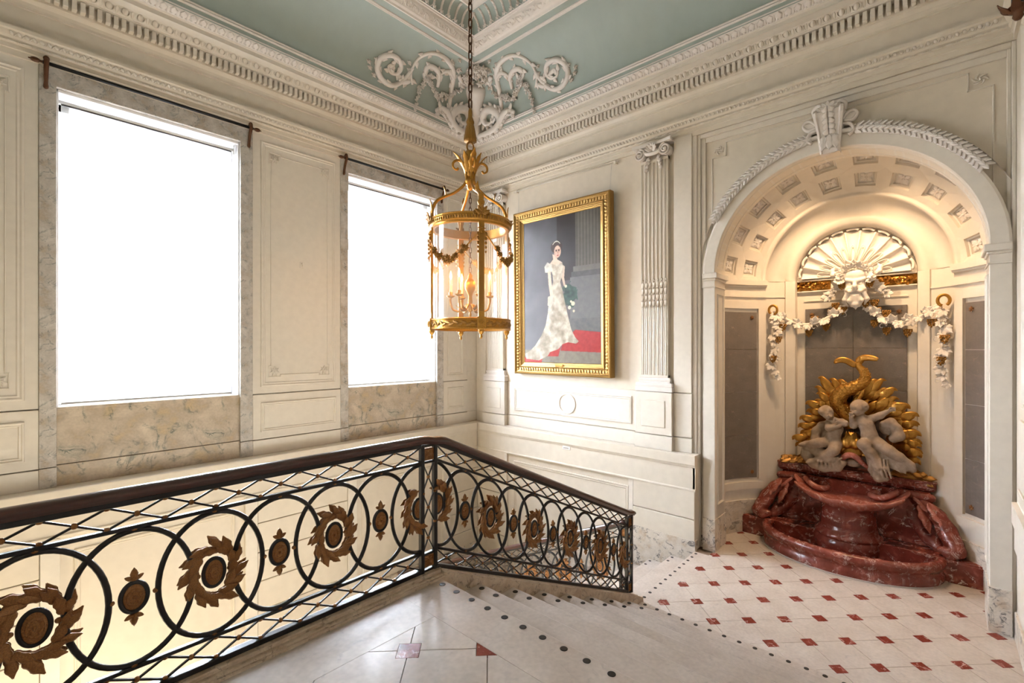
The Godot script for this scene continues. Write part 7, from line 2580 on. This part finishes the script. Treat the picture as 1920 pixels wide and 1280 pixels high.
			# drapery
			b.chain([P.call(-0.62, 0.47, -0.05), P.call(-0.53, 0.50, -0.04), P.call(-0.47, 0.42, 0.0), P.call(-0.44, 0.32, 0.02), P.call(-0.50, 0.27, 0.0)], [0.04, 0.06, 0.065, 0.07, 0.06])
			b.egg(P.call(-0.57, 0.40, -0.06), Vector3(0.10, 0.10, 0.035), Basis(Vector3.BACK, 0.4))
			b.chain([P.call(-0.76, 0.05, 0.08), P.call(-0.70, -0.10, 0.10), P.call(-0.66, -0.24, 0.10)], [0.08, 0.09, 0.08])
			b.chain([P.call(-0.62, 0.0, 0.06), P.call(-0.50, -0.05, 0.08), P.call(-0.38, -0.09, 0.09), P.call(-0.29, -0.12, 0.08)], [0.07, 0.075, 0.065, 0.05])
			b.chain([P.call(-0.74, -0.20, 0.12), P.call(-0.66, -0.30, 0.14), P.call(-0.58, -0.30, 0.12)], [0.05, 0.055, 0.04])
			for i in 6: b.chain([P.call(-0.76 + 0.04 * i, -0.02, 0.16), P.call(-0.75 + 0.04 * i, -0.14, 0.185), P.call(-0.74 + 0.045 * i, -0.27, 0.17)], [0.012, 0.016, 0.012], 0.014)
			for i in 4: b.chain([P.call(-0.60 + 0.02 * i, -0.03 - 0.03 * i, 0.13), P.call(-0.48 + 0.02 * i, -0.07 - 0.03 * i, 0.145), P.call(-0.36, -0.10 - 0.025 * i, 0.14)], [0.012, 0.014, 0.012], 0.014)
		var g := G.new()
		b.mesh(g)
		part(o, "figure", g, M.putto)

# ---------------------------------------------------------------- small things
func build_small():
	# sign plate on the ledge of the back wall
	var s := thing("sign_plate", Vector3(-5.12, -0.27, BZ + 0.18))
	tag(s, "small white sign plate with a grey strip on the back wall ledge", "sign")
	slab(s, "plate", -0.085, -0.03, -0.002, 0.085, 0.03, 0.012, M.white, 0.003)
	slab(s, "strip", -0.06, -0.014, 0.01, 0.06, 0.014, 0.015, M.steel, 0.002)
	# little hook on the pier between the windows
	var k := thing("wall_hook", Vector3(WX + 0.004, 2.93, -3.355), PI / 2)
	tag(k, "tiny cream hook on the panel between the windows", "hook")
	slab(k, "back_plate", -0.03, -0.05, -0.002, 0.03, 0.05, 0.01, M.ivory, 0.004)
	var g := G.new()
	g.smooth().tube(bez([Vector3(0, 0.02, 0.01), Vector3(0, 0.02, 0.03), Vector3(0, -0.02, 0.035), Vector3(0, -0.015, 0.045)], 10), 0.006, 6)
	part(k, "hook", g, M.ivory)
	# dark wall light high on the right wall, cut by the frame
	var w := thing("wall_lantern", Vector3(RX, 4.36, -5.62), -PI / 2)
	tag(w, "dark bronze wall light with leaf cup at the upper right corner", "wall light")
	g = G.new()
	g.smooth().lathe(V2([0.0, -0.10, 0.02, -0.095, 0.035, -0.07, 0.03, -0.045, 0.05, -0.03, 0.075, 0.0, 0.06, 0.015, 0.03, 0.02, 0.0, 0.02]), 16, Transform3D(Basis(), Vector3(0, 0, 0.13)))
	part(w, "cup", g, M.brown)
	g = G.new()
	g.smooth()
	for i in 6:
		var a := TAU * i / 6 + 0.3
		var d := Vector3(sin(a), 0, cos(a))
		g.leaf(look(Vector3(0, -0.03, 0.13) + d * 0.04, d + Vector3(0, 0.5, 0), Vector3.UP), 0.12, 0.05, 0.014, 1.0, 0.04, 6)
	part(w, "cup_leaf", g, M.brown)
	g = G.new()
	g.smooth(false).lathe(V2([0.04, 0.0, 0.04, 0.42, 0.03, 0.44, 0.0, 0.44]), 14, Transform3D(Basis(), Vector3(0, 0, 0.13)))
	part(w, "shade_tube", g, M.black)
	g = G.new()
	g.smooth().tube(bez([Vector3(0, 0.1, 0.0), Vector3(0, 0.05, 0.06), Vector3(0, 0.0, 0.10), Vector3(0, 0.02, 0.13)], 10), 0.014, 7)
	part(w, "wall_arm", g, M.brown)
	# globe lamps on columns, unseen below the frame, placed to light the stairwell wall
	for z in [-0.7, 1.5]:
		var b := thing("unseen_globe_lamp", Vector3(-5.9, -3.9, z))
		tag(b, "unseen opal globe lamp on a bronze column placed to light the stairwell wall, %s" % ("nearer the back wall" if z < 0 else "farther from the back wall"), "lamp", "unseen globe lamps in the lower hall")
		g = G.new()
		g.smooth().lathe(V2([0.0, 0.0, 0.13, 0.0, 0.14, 0.03, 0.11, 0.06, 0.05, 0.09, 0.035, 0.14, 0.03, 0.5, 0.04, 0.54, 0.06, 0.57, 0.05, 0.60, 0.0, 0.60]), 18)
		part(b, "column", g, M.bronze)
		var em := mat(Color(1, 0.95, 0.85), 0.4)
		em.emission_enabled = true
		em.emission = Color(1.0, 0.93, 0.78)
		em.emission_energy_multiplier = 4.0
		put(b, "lamp_globe", ballmesh(Vector3.ONE * 0.13, 20, 12), em, Transform3D(Basis(), Vector3(0, 0.72, 0)))
		var o := OmniLight3D.new()
		o.name = "unseen_globe_light"
		o.light_color = Color(1.0, 0.93, 0.78)
		o.light_energy = UNSEEN_GLOBE
		o.light_size = 0.13
		o.omni_range = 20.0
		o.omni_attenuation = 2.0
		o.shadow_enabled = true
		b.add_child(o)
		o.position = Vector3(0, 0.72, 0)

const UNSEEN_GLOBE := 2.6
